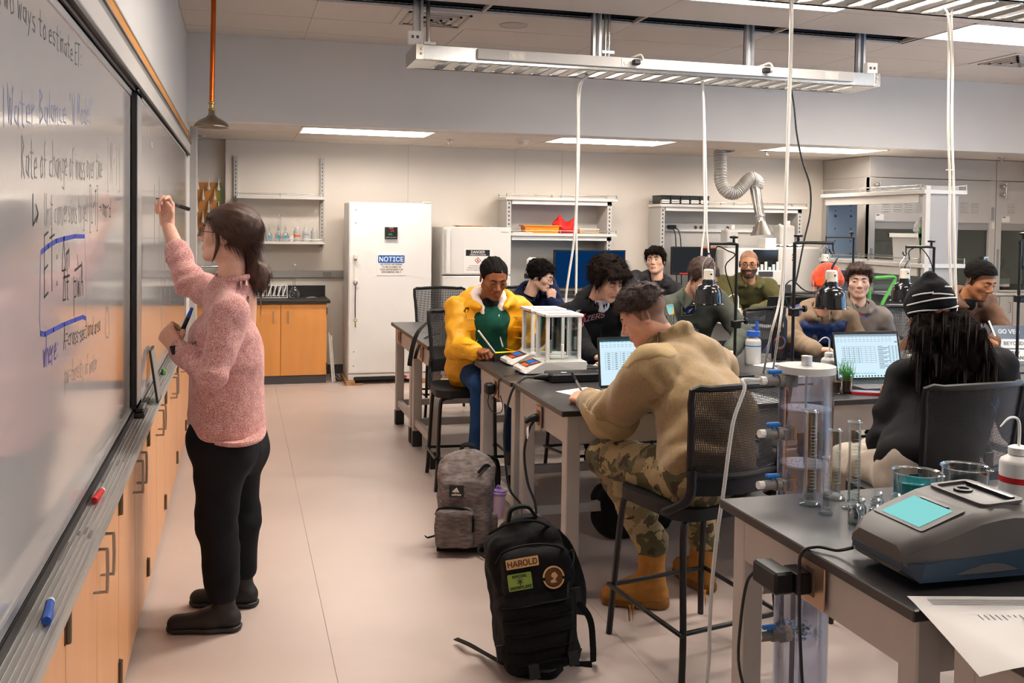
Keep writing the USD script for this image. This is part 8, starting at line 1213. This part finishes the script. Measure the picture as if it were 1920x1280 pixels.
for an, td in ((aL, (-.75, .35)), (aR, (-.1, .9))):
    b_ = an.copy(); sole_z = .0; ank = A([an[0] + .01, an[1] + .02, .10]); F = Field(ank - A([.3, .3, .12]), ank + A([.3, .3, .34]), .007); d = nrm(A([td[0], td[1], 0])); F.cone(ank + UP * .02, an + UP * .02, .055, .062, k=.02); F.cone(ank - d * .03 - UP * .045, ank + d * .05 - UP * .04, .046, .047, k=.02); F.cone(ank + d * .05 - UP * .045, ank + d * .17 - UP * .055, .048, .044, k=.03); F.cone(ank, ank + d * .09 - UP * .035, .055, .05, k=.03); F.half(ank - UP * .078, (0, 0, -1), .004); F.wrinkle(.006, 25, 4)
    bt = part(P.t, 'boot', F.mesh(1), 'boot_tan', smooth=True); F = Field(ank - A([.3, .3, .14]), ank + A([.3, .3, .0]), .007); F.cone(ank - d * .03 - UP * .08, ank + d * .05 - UP * .08, .050, .050, k=.02); F.cone(ank + d * .05 - UP * .08, ank + d * .17 - UP * .08, .051, .046, k=.02); F.half(ank - UP * .062, (0, 0, 1), .002); F.half(A([0, 0, .002]), (0, 0, -1), .002); part(bt, 'sole', F.mesh(), 'boot_sole', smooth=True); part(bt, 'top_cord', tube([an + A([.064 * math.cos(a), .064 * math.sin(a), .02]) for a in np.linspace(0, 6.28, 14)], .006, 6, 2), 'boot_sole')
t = thing('pen', 'silver and black pen in the soldier\'s writing hand', 'pen', (1.472, 4.15, 0.919)); a, b = A((1.438, 4.12, 0.968)), A((1.524, 4.2, 0.855)); part(t, 'barrel', cyl(a, b, .0055, n=12), 'alu'); part(t, 'clip', cyl(a, a + (b - a) * .35, .0062, n=12), 'key_black')
# ------------------------------------------------------------------ the student with long dark hair, seen from behind
o = dict(skin='A87458', open=.3, hair=dict(th=.018, amp=.006, freq=30, dz=-.04, stretch=(3, 1, 1)))
P = Person('student in a striped black beanie and black hoodie with long dark hair', o, (2.785, 3.44, 1.267), (.16, .95, -.25), (.0, .25, .96)); P.head(); nk = P.pt(0, -.05, -.14)
pel = A([2.60, 3.20, .70]); shL, shR = A((2.663, 3.42, 1.005)), A((3.255, 3.58, 1.015)); elL, wrL = A((2.558, 3.38, 0.739)), A((3.038, 3.9, 0.883)); elR, wrR = A((3.579, 3.8, 0.692)), A((3.627, 4.05, 0.856))
P.hand(wrL, elL, (-.25, .9, .05), (0, -.1, 1), -1, 'type'); P.hand(wrR, elR, (-.3, .9, 0), (0, 0, 1), 1, 'relaxed')
for ch, r in (([nk - A([0, 0, .06]), P.pt(0, -.02, -.09)], [.06, .05]), ([shL, elL, wrL], [.045, .038, .028]), ([shR, elR, wrR], [.045, .038, .028]), ([pel, nk - A([0, 0, .16])], [.09, .07])): P.skinfield([(ch, r)], h=.01)
P.body(); sd = nrm(shR - shL); mid = (shL + shR) / 2; fz = nrm((-.15, .98, 0))
hp = P.cloth('hoodie', [([pel + sd * .08 + UP * .02, pel * .5 + mid * .5 + sd * .08, mid + sd * .08], [.145, .135, .115], .06), ([pel - sd * .08 + UP * .02, pel * .5 + mid * .5 - sd * .08, mid - sd * .08], [.145, .135, .115], .06), ([shL, mid + UP * .03, shR], [.080, .09, .080], .05), ([shL, elL, wrL], [.092, .088, .056], .03), ([shR, elR, wrR], [.09, .08, .05], .03), ([mid - fz * .09 - UP * .0 - sd * .07, mid - fz * .12 - UP * .06, mid - fz * .09 + sd * .07], [.06, .07, .06], .05), ([mid, nk - UP * .02], [.10, .07], .05)], 'hoodie_black', h=.009, wr=(.018, 9, 12), fold=[(elL, .13, .014, (0, .3, 1), 60)])
for k, (a0, b0, c0) in enumerate(((-.045, -.01, .06), (.10, .05, .05))):
    base = mid - UP * (.10 + k * .0) + sd * a0; vv = quadgrid(lambda u, v: base + sd * (u * c0) + UP * (.07 * v * (1 - .5 * abs(u - .5)) - .02 + .02 * math.sin(9 * u)), 6, 6); vv, q2 = drape(P, hp, vv, -fz, .004, .4); part(P.t, 'hoodie_print', (vv, q2), 'blue_plastic', label='blue print on the back of the hoodie', smooth=True)
# beanie
F = Field(P.c - .22, P.c + .22, .005); C_ = lambda x, y, z: P.pt(x, y, z); F.ell(C_(0, -.015, .045), (.098, .118, .098), P.B); F.ell(C_(0, -.03, .10), (.07, .08, .06), P.B, k=.03); F.cone(C_(0, -.04, .13), C_(-.01, -.055, .155), .04, .025, k=.03); F.half(C_(0, .0, -.012), P.B @ A([0, -.22, -1]), .004); F.wrinkle(.006, 22, 3); bn = part(P.t, 'beanie', F.mesh(1), 'knit_black', smooth=True)
def hoop(tilt, zc, a0, a1, rx=.104, ry=.122): return [C_(rx * math.sin(a), -.015 - ry * math.cos(a), zc + tilt * math.sin(a)) for a in np.linspace(a0, a1, 18)]
V_, F_ = vf((np.array(UsdGeom.Mesh.Get(stage, bn).GetPointsAttr().Get()) + ORG[P.t], np.array(UsdGeom.Mesh.Get(stage, bn).GetFaceVertexIndicesAttr().Get()).reshape(-1, 3)))
def ontop(pts): 
    ctr = C_(0, -.015, .04); out = []
    for p in pts: d = nrm(p - ctr); r = surf(P, ctr + d * .3, -d, bn); out.append(p if r is None else r + d * .002)
    return out
for k, (tl, zc, a0, a1) in enumerate(((.006, .052, -1.6, 1.7), (.004, .085, -1.25, -.4), (-.012, .072, -.45, .45), (.01, .108, .15, 1.0), (-.018, -.006, -1.7, -.3), (.03, .000, .0, 1.7))): part(bn, 'white_stripe', tube(ontop(hoop(tl, zc, a0, a1)), .0035, 6, 2), 'knit_white', label='white knitted stripe')
# long hair falling over the back
hb = [C_(0, -.07, .0)]; F = Field(P.c - A([.32, .32, .46]), P.c + A([.32, .32, .12]), .007)
for x0, x1, y1, ln, r in ((-.075, -.125, -.06, .26, .034), (-.04, -.075, -.12, .30, .04), (.0, .0, -.14, .34, .045), (.045, .085, -.14, .36, .045), (.08, .155, -.10, .34, .038), (-.085, -.12, .02, .22, .028), (.085, .14, -.02, .3, .03)):
    a = C_(x0, -.07, -.03); b = C_(x0 * .5 + x1 * .5, -.10, -.10); c0 = A([a[0] + (x1 - x0) * .9, a[1] - .10, a[2] - ln * .62]); d0 = A([a[0] + (x1 - x0) * 1.4, a[1] - .075, a[2] - ln]); F.chain([a, b, c0, d0], [r * .9, r * 1.05, r, r * .35], k=.02)
F.wrinkle(.026, 26, 5, (2.4, 2.4, .35)); v, f = F.mesh(1); part(P.t, 'long_hair', (v, f), 'hair_dark', label='long wavy dark hair', smooth=True); strands(P.t, 'hair_strands', v, f, None, o, I_, 'hair_dark', 4500, .10, lambda p: (.1, -.1, -1), .0007, .22, .25, (0, 0, -1), .010)
kL, kR = A((2.533, 3.62, 0.617)), A([2.75, 3.72, .62]); P.cloth('trousers', [([pel - sd * .09 - UP * .03, kL], [.115, .085], .04), ([kL, kL + A([.12, .12, -.30])], [.08, .07], .02), ([pel + sd * .09 - UP * .03, kR], [.115, .085], .04), ([kR, kR + A([.0, .0, -.34])], [.08, .07], .02), ([pel - sd * .1, pel + sd * .1], [.14, .14], .05)], 'trouser_grey', h=.010, wr=(.016, 10, 5), fold=[(pel + A([-.2, .2, -.03]), .2, .008, sd, 60)])
for kn, an in ((kL, kL + A([.12, .12, -.32])), (kR, kR + A([0, 0, -.36]))): shoe(P, an + UP * .0, (-.2, 1), 'boot_black', 'plastic_white')
# ------------------------------------------------------------------ the student in the yellow coat
o = dict(skin='7E4A2C', lip='8A4A42', blush='9A5A3A', open=.42, nose=1.18, lips=1.3, w=1.02, gaze=(0, -.25), hair=dict(th=.007, amp=.0075, freq=34, seed=2, stretch=(3.4, .45, .8), back=.006, dz=.006, rag=.006))
hd = A((1.484, 5.7, 1.306)); P = student('student in a mustard yellow puffer coat writing on a tablet', o, hd, (.06, -.90, -.40), (.02, -.32, .95), (1.50, 5.98, .72), (-.02, -1, 0), [((1.276, 5.75, 0.876), (1.34, 5.6, 0.881), (.5, -.55, -.05), (-.2, -.1, 1), 'pen'), ((1.796, 5.75, 0.955), (1.637, 5.52, 0.846), (-.75, -.4, 0), (0, 0, 1), 'relaxed')], 'coat', 'puffer_yellow', True, sw=.185, lg='denim_blue', fluff=1.24, seed=5, wr=(.022, 12), h=.008, neckdrop=.26, hoodr=.135, ncut=.105, vcut=(.075, .060))
P.hair('hair_black', label='black hair in tight braids', n=900, ln=.02, flow=lambda p: (p[0], -1, 0), w=.0006, jit=.1, lift=.05)
nk, f, sd, dn = P.nk, P.f, P.side, P.dn
cp = P.cloth('sweatshirt', [([P.pel + f * .06, nk - dn * .16 + f * .055], [.135, .125], .04), ([nk - dn * .13 + f * .035 - sd * .06, nk - dn * .13 + f * .035 + sd * .06], [.080, .080], .05)], 'sweat_green', label='dark green sweatshirt', h=.010, wr=(.01, 12, 3))
pr = hood_prims(nk + dn * .0, f, sd, .092, rr=.030) + [([nk + sd * .085 + f * .045 - dn * .03, nk + sd * .045 + f * .125 - dn * .12], [.028, .022], .02), ([nk - sd * .085 + f * .045 - dn * .03, nk - sd * .03 + f * .125 - dn * .12], [.028, .022], .02)]
P.cloth('inner_hood', pr, 'hood_cream', label='cream hood around the neck', h=.006, wr=(.008, 18, 4)); part(P.t, 'undershirt', ell(nk + f * .055 - dn * .055, (.062, .05, .06), 2), 'tee_black'); e0 = nk + sd * (-.035) + f * .150 - dn * .11
part(P.t, 'drawstring', tube([e0, e0 + f * .02 - dn * .06, e0 + f * .03 - dn * .15 - sd * .01, e0 + f * .04 - dn * .22 - sd * .03], .0045, 6, 4), 'plastic_white'); part(P.t, 'snap_ring', lathe([(.006, -.002), (.010, 0), (.006, .002)], nk + f * .155 - dn * .125, 14, f), 'brass')
for k, hgt in enumerate((.10, .17, .24, .31, .38)):
    for s in (-1, 1):
        pts = [P.shR * (.5 + .5 * s) + P.shL * (.5 - .5 * s) - dn * (hgt - .05) + sd * (-s * q) for q in (.10, .04, -.03)]; rr = [surf(P, p + f * .6, -f, P.t + '/coat') for p in pts]
        if all(r is not None for r in rr): part(P.t, 'quilt_seam', tube([r + f * .001 for r in rr], .0028, 5, 3), 'puffer_yellow')
t = thing('stylus', 'white stylus held in the hand of the yellow coat student', 'pen', (1.405, 5.55, 0.936)); a, b = A((1.348, 5.52, 1.004)), A((1.486, 5.58, 0.839)); part(t, 'barrel', cyl(a, a + (b - a) * .9, .0055, n=12), 'plastic_white'); part(t, 'tip', cyl(a + (b - a) * .9, b, .005, .001, 12), 'plastic_white')
# ------------------------------------------------------------------ the students round the tables
o = dict(skin='D8AE98', open=.35, gaze=(0, -.2), glasses='frame_wire', gr=.0011, brow='hair_black', hair=dict(th=.020, amp=.020, freq=38, seed=8, dz=-.012, rag=.03))
P = student('student in a navy pullover resting his chin on his hand', o, (2.345, 7.5, 1.224), (.80, -.52, -.34), (.22, -.22, .95), (2.42, 8.18, .74), (.1, -1, 0), [((2.145, 7.25, 0.929), (2.138, 7.15, 0.856), (.8, -.3, 0), (0, 0, 1), 'relaxed'), ((2.469, 7.34, 0.917), (2.402, 7.4, 1.015), (.0, -.1, 1), (-.1, -1, .2), 'fist')], 'pullover', 'cloth_navy', True, seed=3)
P.hair('hair_black', n=2200, ln=.028, flow=lambda p: (p[0] * 3, .2, -.2), jit=.5, lift=.4, label='tousled dark hair')
o = dict(skin='D0A088', lip='A85E56', open=.14, brow='hair_black', hair=dict(th=.030, amp=.026, freq=30, seed=12, dz=.0, rag=.03, sx=1.12, sz=1.1, up=.006, locks=[([(x, .080, .090), (x * 1.15, .106, .075), (x * 1.25 + .012, .108, .055)], [.018, .015, .004]) for x in (-.06, -.035, -.01, .02, .045, .068)] + [([(s * .085, .03, .05), (s * .098, .035, .0), (s * .095, .03, -.045)], [.02, .018, .005]) for s in (-1, 1)]))
P = student('student with curly black hair in a black basketball hoodie', o, (2.111, 5.42, 1.311), (.30, -.82, -.42), (.08, -.40, .90), (2.16, 5.92, .72), (.12, -1, 0), [((1.928, 5.4, 0.944), (1.939, 5.2, 0.882), (.4, -.6, 0), (0, 0, 1), 'pen'), ((2.44, 5.4, 0.934), (2.18, 5.15, 0.883), (-.5, -.6, 0), (0, 0, 1), 'relaxed')], 'hoodie', 'hoodie_black', True, sw=.20, seed=7, neckdrop=.03, fluff=1.08)
P.hair('hair_dark', n=4200, ln=.04, flow=lambda p: (p[0] * 3, .3, -.4), jit=.55, lift=.35, label='thick curly dark hair'); hp = P.t + '/hoodie'; f, sd, dn = P.f, P.side, P.dn; part(P.t, 'undershirt', ell(P.nk + f * .058 - dn * .045, (.055, .04, .055), 2), 'tee_white', label='white collar of a T-shirt')
def mark(P, path, pts, o_, u, v, n, m, nm, parent=None, lab=None, th=.0008, lift=.002):
    g = pts if hasattr(pts, 'geom_type') else Polygon(pts); g = g.buffer(0); out = []
    for q in getattr(g, 'geoms', [g]):
        if q.is_empty or q.geom_type != 'Polygon': continue
        m2 = trimesh.creation.triangulate_polygon(q.segmentize(.012), engine='earcut'); V = np.array(m2[0]); out.append((A(o_) + np.outer(V[:, 0], u) + np.outer(V[:, 1], v), np.array(m2[1])))
    if out: vv, ff_ = drape(P, path, cat(*out), n, lift, .35); part(parent or P.t, nm, (vv, ff_), m, lab)
vu = nrm(dn - f * (dn @ f)); ce = A((1.994, 5.2, 1.086)); ru = nrm(-sd); cc = Polygon(circ(.038, 30)); 
for k in range(5): ring = Polygon(circ(.038 - .0075 * k, 30)).difference(Polygon(circ(.0345 - .0075 * k, 30))); mark(P, hp, ring.intersection(Polygon([(-.05, -.02), (.03, .05), (-.05, .06)])), ce, ru, vu, f, 'badge_silver', 'emblem_band'); mark(P, hp, ring.intersection(Polygon([(.05, .02), (-.03, -.05), (.05, -.06)])), ce, ru, vu, f, 'badge_red', 'emblem_band')
mark(P, hp, [(-.006, -.03), (.030, -.022), (.036, .012), (.012, .004)], ce, ru, vu, f, 'badge_red', 'emblem_fill')
def letters(P, path, s, h_, o_, u, v, n, m, nm='lettering', bold=True, slant=0):
    q, F_ = text(s, h_, (0, 0, 0), (1, 0, 0), (0, 1, 0), .0006, bold); V = A(o_) + np.outer(q[:, 0] + slant * q[:, 1], u) + np.outer(q[:, 1], v); vv, _ = drape(P, path, (V, F_), n, .0022, .35); part(P.t, nm, (vv + np.outer(q[:, 2], nrm(n)), F_), m)
letters(P, hp, 'TRAIL BLAZERS', .034, A((1.981, 5.2, 1.034)), ru, vu, f, 'letter_rose', slant=.25)
o = dict(skin='DDB096', lip='B87068', open=.7, gaze=(.35, .15), brow='hair_black', hair=dict(th=.018, amp=.014, freq=36, seed=5, dz=-.006, rag=.03, sz=1.25, locks=[([(x, .086, .085), (x * 1.1, .105, .062), (x * 1.2, .100, .038)], [.016, .013, .004]) for x in (-.055, -.035, .0, .03, .055)]))
P = student('student with a dark fringe in a charcoal hoodie looking up', o, (3.579, 8.02, 1.329), (-.62, -.78, .10), (-.05, .08, 1), (3.60, 8.38, .78), (-.30, -.95, 0), [((3.267, 7.8, 1.005), (3.259, 7.6, 0.884), (.3, -.8, 0), (0, 0, 1), 'relaxed'), ((3.795, 7.85, 0.997), (3.528, 7.6, 0.872), (-.4, -.8, 0), (0, 0, 1), 'relaxed')], 'hoodie', 'hoodie_charcoal', True, seed=9, fluff=1.05); P.hair('hair_dark', n=1800, ln=.03, flow=lambda p: (p[0] * 2, .5, -.5), jit=.25, lift=.15, label='straight dark fringe')
o = dict(skin='C99A80', open=.1, brow='hair_brown', scalp=('3A2820', .85, 0), hair=dict(th=.009, amp=.006, freq=50, dz=.0, rag=.012))
P = student('student in a green flight suit with his face behind a heat lamp', o, (2.7, 5.35, 1.324), (.22, -.82, -.52), (.06, -.46, .88), (2.72, 5.80, .72), (.03, -1, 0), [((2.532, 5.35, 0.938), (2.548, 5.15, 0.875), (.5, -.5, 0), (0, 0, 1), 'relaxed'), ((2.974, 5.35, 0.979), (2.772, 5.12, 0.898), (-.5, -.6, 0), (0, 0, 1), 'relaxed')], 'flight_suit', 'flight_green', False, sw=.20, lg='flight_green', seed=4, fluff=1.08, neckdrop=.06); P.hair('hair_brown', n=2200, ln=.012, flow=lambda p: (p[0] * 2, .2, .4), jit=.3, lift=.6, label='close cropped dark hair')
hp = P.t + '/flight_suit'; f, sd, dn, nk = P.f, P.side, P.dn, P.nk; vu = nrm(dn - f * (dn @ f)); ru = nrm(-sd)
for s in (-1, 1): part(P.t, 'collar_flap', sheet(lambda u, v: nk + sd * s * (.070 - .02 * u + .045 * v) + f * (.02 + .11 * u + .01 * v) + dn * (.045 - .085 * u - .05 * v), 6, 5, .006), 'flight_green', smooth=True)
ce = A((2.65, 5.2, 1.118)); mark(P, hp, rrect(.085, .062, .008, 4), ce, ru, vu, f, 'patch_gold', 'chest_patch', None, 'navy chest patch with silver wings'); mark(P, hp, rrect(.078, .055, .006, 4), ce, ru, vu, f, 'patch_navy', 'patch_field', lift=.003); mark(P, hp, [(-.026, .014), (0, .002), (.026, .014), (.012, -.002), (.004, -.012), (-.004, -.012), (-.012, -.002)], ce, ru, vu, f, 'badge_silver', 'patch_wings', lift=.004); mark(P, hp, circ(.010, 12, -.024, -.012), ce, ru, vu, f, 'green', 'patch_emblem', lift=.004)
ce = A((2.529, 5.22, 1.127)); mark(P, hp, rrect(.05, .06, .010, 4), ce, ru, vu, f, 'patch_gold', 'chest_patch', None, 'pale blue and gold chest patch'); mark(P, hp, rrect(.042, .052, .008, 4), ce, ru, vu, f, 'cyan_label', 'patch_field', lift=.003); mark(P, hp, circ(.013, 14), ce, ru, vu, f, 'patch_gold', 'patch_emblem', lift=.004)
o = dict(skin='C08A68', lip='9A5E50', open=.62, gaze=(.3, .05), glasses='frame_black', gr=.0019, brow='hair_black', beard=('17110E', .95, 'full'), scalp=('4A362A', .55, 0))
P = student('bearded man with glasses in an olive hoodie writing', o, (4.245, 7.55, 1.322), (-.50, -.86, -.10), (-.10, -.12, 1), (4.32, 8.12, .74), (-.12, -1, 0), [((4.032, 7.5, 0.967), (3.994, 7.3, 0.948), (-.45, -.75, 0), (0, 0, 1), 'pen'), ((4.525, 7.5, 0.962), (4.157, 7.28, 0.939), (-.85, -.35, 0), (0, 0, 1), 'flat')], 'hoodie', 'hoodie_olive', True, sw=.215, seed=11, fluff=1.18)
t = thing('pen', 'blue pen in the hand of the man in the olive hoodie', 'pen', (3.933, 7.3, 1.011)); part(t, 'barrel', cyl((3.913, 7.3, 1.056), (3.896, 7.22, 0.973), .006, n=10), 'blue_plastic')
o = dict(skin='C09074', open=.3, hair=dict(th=.006, amp=.003))
P = student('student in an orange camouflage beanie and blue vest behind a heat lamp', o, (3.598, 5.4, 1.252), (.05, -.97, -.15), (0, -.12, 1), (3.62, 5.80, .72), (-.03, -1, 0), [((3.365, 5.38, 0.919), (3.321, 5.1, 0.905), (.8, -.4, 0), (0, 0, 1), 'relaxed'), ((3.87, 5.45, 0.901), (3.585, 5.15, 0.85), (-.6, -.6, 0), (0, 0, 1), 'relaxed')], 'hoodie', 'sleeve_taupe', True, sw=.215, seed=14, fluff=1.08)
f, sd, dn, nk = P.f, P.side, P.dn, P.nk; vp = P.cloth('vest', [(a, [x * 1.24 for x in np.atleast_1d(b)], *c) for a, b, *c in torso(P.pel, nk - dn * .05, P.shL - dn * .005 + sd * .03, P.shR - dn * .005 - sd * .03, ff=f)], 'vest_blue', label='quilted navy vest', h=.010, wr=(.022, 16, 6), after=lambda F: F.cone(nk + dn * .04, nk + f * .12 - dn * .05, .105, .055, k=.02, op='s')); 
F = Field(P.c - .2, P.c + .2, .006); C_ = lambda x, y, z: P.pt(x, y, z); F.ell(C_(0, -.012, .045), (.095, .115, .105), P.B); F.ell(C_(0, -.02, .11), (.06, .07, .05), P.B, k=.03); F.half(C_(0, .0, .012), P.B @ A([0, .25, -1]), .004); F.wrinkle(.006, 20, 2); part(P.t, 'beanie', F.mesh(1), 'beanie_orange', label='orange camouflage knit beanie', smooth=True)
o = dict(skin='DCB49E', lip='B0706A', open=.62, gaze=(.3, 0), brow='hair_brown', beard=('8A6A58', .35, 'full'), hair=dict(th=.018, amp=.016, freq=36, seed=9, dz=-.004, rag=.03, sz=1.15, locks=[([(x, .08, .088), (x * 1.2, .10, .085), (x * 1.5, .088, .06)], [.02, .018, .006]) for x in (-.05, -.02, .02, .05)]))
P = student('student with wavy brown hair in a grey hoodie looking sideways', o, (4.249, 6.0, 1.26), (-.50, -.86, .0), (0, 0, 1), (4.24, 6.22, .74), (-.15, -1, 0), [((4.078, 6.0, 0.832), (4.036, 5.8, 0.783), (.2, -.8, 0), (0, 0, 1), 'relaxed'), ((4.594, 6.1, 0.81), (4.287, 5.85, 0.752), (-.3, -.8, 0), (0, 0, 1), 'relaxed')], 'hoodie', 'hoodie_grey', True, sw=.205, seed=17, fluff=1.1); P.hair('hair_brown', n=2400, ln=.035, flow=lambda p: (p[0] * 3, -.2, .0), jit=.3, lift=.2, label='wavy brown hair')
hp = P.t + '/hoodie'; vu = nrm(P.dn - P.f * (P.dn @ P.f)); mark(P, hp, rrect(.14, .022, .008, 3), A((4.218, 5.85, 1.019)), -P.side, vu, P.f, 'blue_plastic', 'chest_print', None, 'blue and red chest print'); mark(P, hp, rrect(.12, .010, .004, 3), A((4.209, 5.85, 1.034)), -P.side, vu, P.f, 'red', 'chest_print', None, None, lift=.003)
o = dict(skin='A8714E', lip='8E5448', blush='B06848', open=.1, nose=1.12, brow='hair_black', beard=('1A120E', .55, 'goatee'), scalp=('2A1C15', .85, -.02), w=1.03, hair=dict(th=.010, amp=.005, freq=60, dz=.008, rag=.004, sz=1.3, line=([-.13, -.09, -.06, -.03, .0, .02, .045, .075, .1], [.0, -.01, -.012, -.012, .0, .005, .052, .064, .068])))
P = student('student in a brown hoodie with a fade haircut looking down', o, (4.601, 5.22, 1.315), (.12, -.88, -.42), (.04, -.38, .92), (4.62, 5.80, .72), (.02, -1, 0), [((4.485, 5.3, 0.907), (4.406, 5.1, 0.858), (.7, -.4, 0), (0, 0, 1), 'relaxed'), ((4.795, 5.2, 0.955), (4.444, 4.92, 0.953), (-.55, -.55, .0), (.2, -.3, .9), 'pen')], 'hoodie', 'hoodie_brown', True, sw=.20, seed=19, fluff=1.05, neckdrop=.02); P.hair('hair_black', n=1800, ln=.010, flow=lambda p: (p[0], .3, .5), jit=.4, lift=.8, label='short black hair with faded sides'); part(P.t, 'ear_stud', ell(P.pt(.079, .004, -.038), (.0045,) * 3, 1), 'steel'); part(P.t, 'undershirt', ell(P.nk + P.f * .058 - P.dn * .045, (.055, .04, .055), 2), 'tee_black'); part(P.t, 'forehead_dot', ell(P.pt(.0, .0865, .052), (.0035, .0015, .0035), 1), 'patch_gold')
for s in (-.03, .03): q = surf(P, P.nk + P.side * s - P.dn * .06 + P.f * .5, -P.f, P.t + '/hoodie'); part(P.t, 'drawstring', tube([q, q - P.dn * .06 + P.f * .012, q - P.dn * .13 + P.f * .018], .004, 6, 3), 'hoodie_brown')
letters(P, P.t + '/hoodie', 'PORTLAND', .018, A((4.497, 5.1, 1.025)), -P.side, nrm(P.dn - P.f * (P.dn @ P.f)), P.f, 'tee_white')
t = thing('stylus', 'white stylus in the hand of the student in the brown hoodie', 'pen', (4.407, 4.9, 1.047)); part(t, 'barrel', cyl((4.39, 4.9, 1.083), (4.404, 4.86, 0.993), .0055, n=10), 'plastic_white'); obj('blue_folder', xf(ext([(-.12, -.10), (.12, -.10), (.12, .10), (-.12, .10)], .006), (4.30, 4.80, TZ), 10), 'cyan_label', 'pale blue folder under the hand of the brown hoodie student', 'folder')
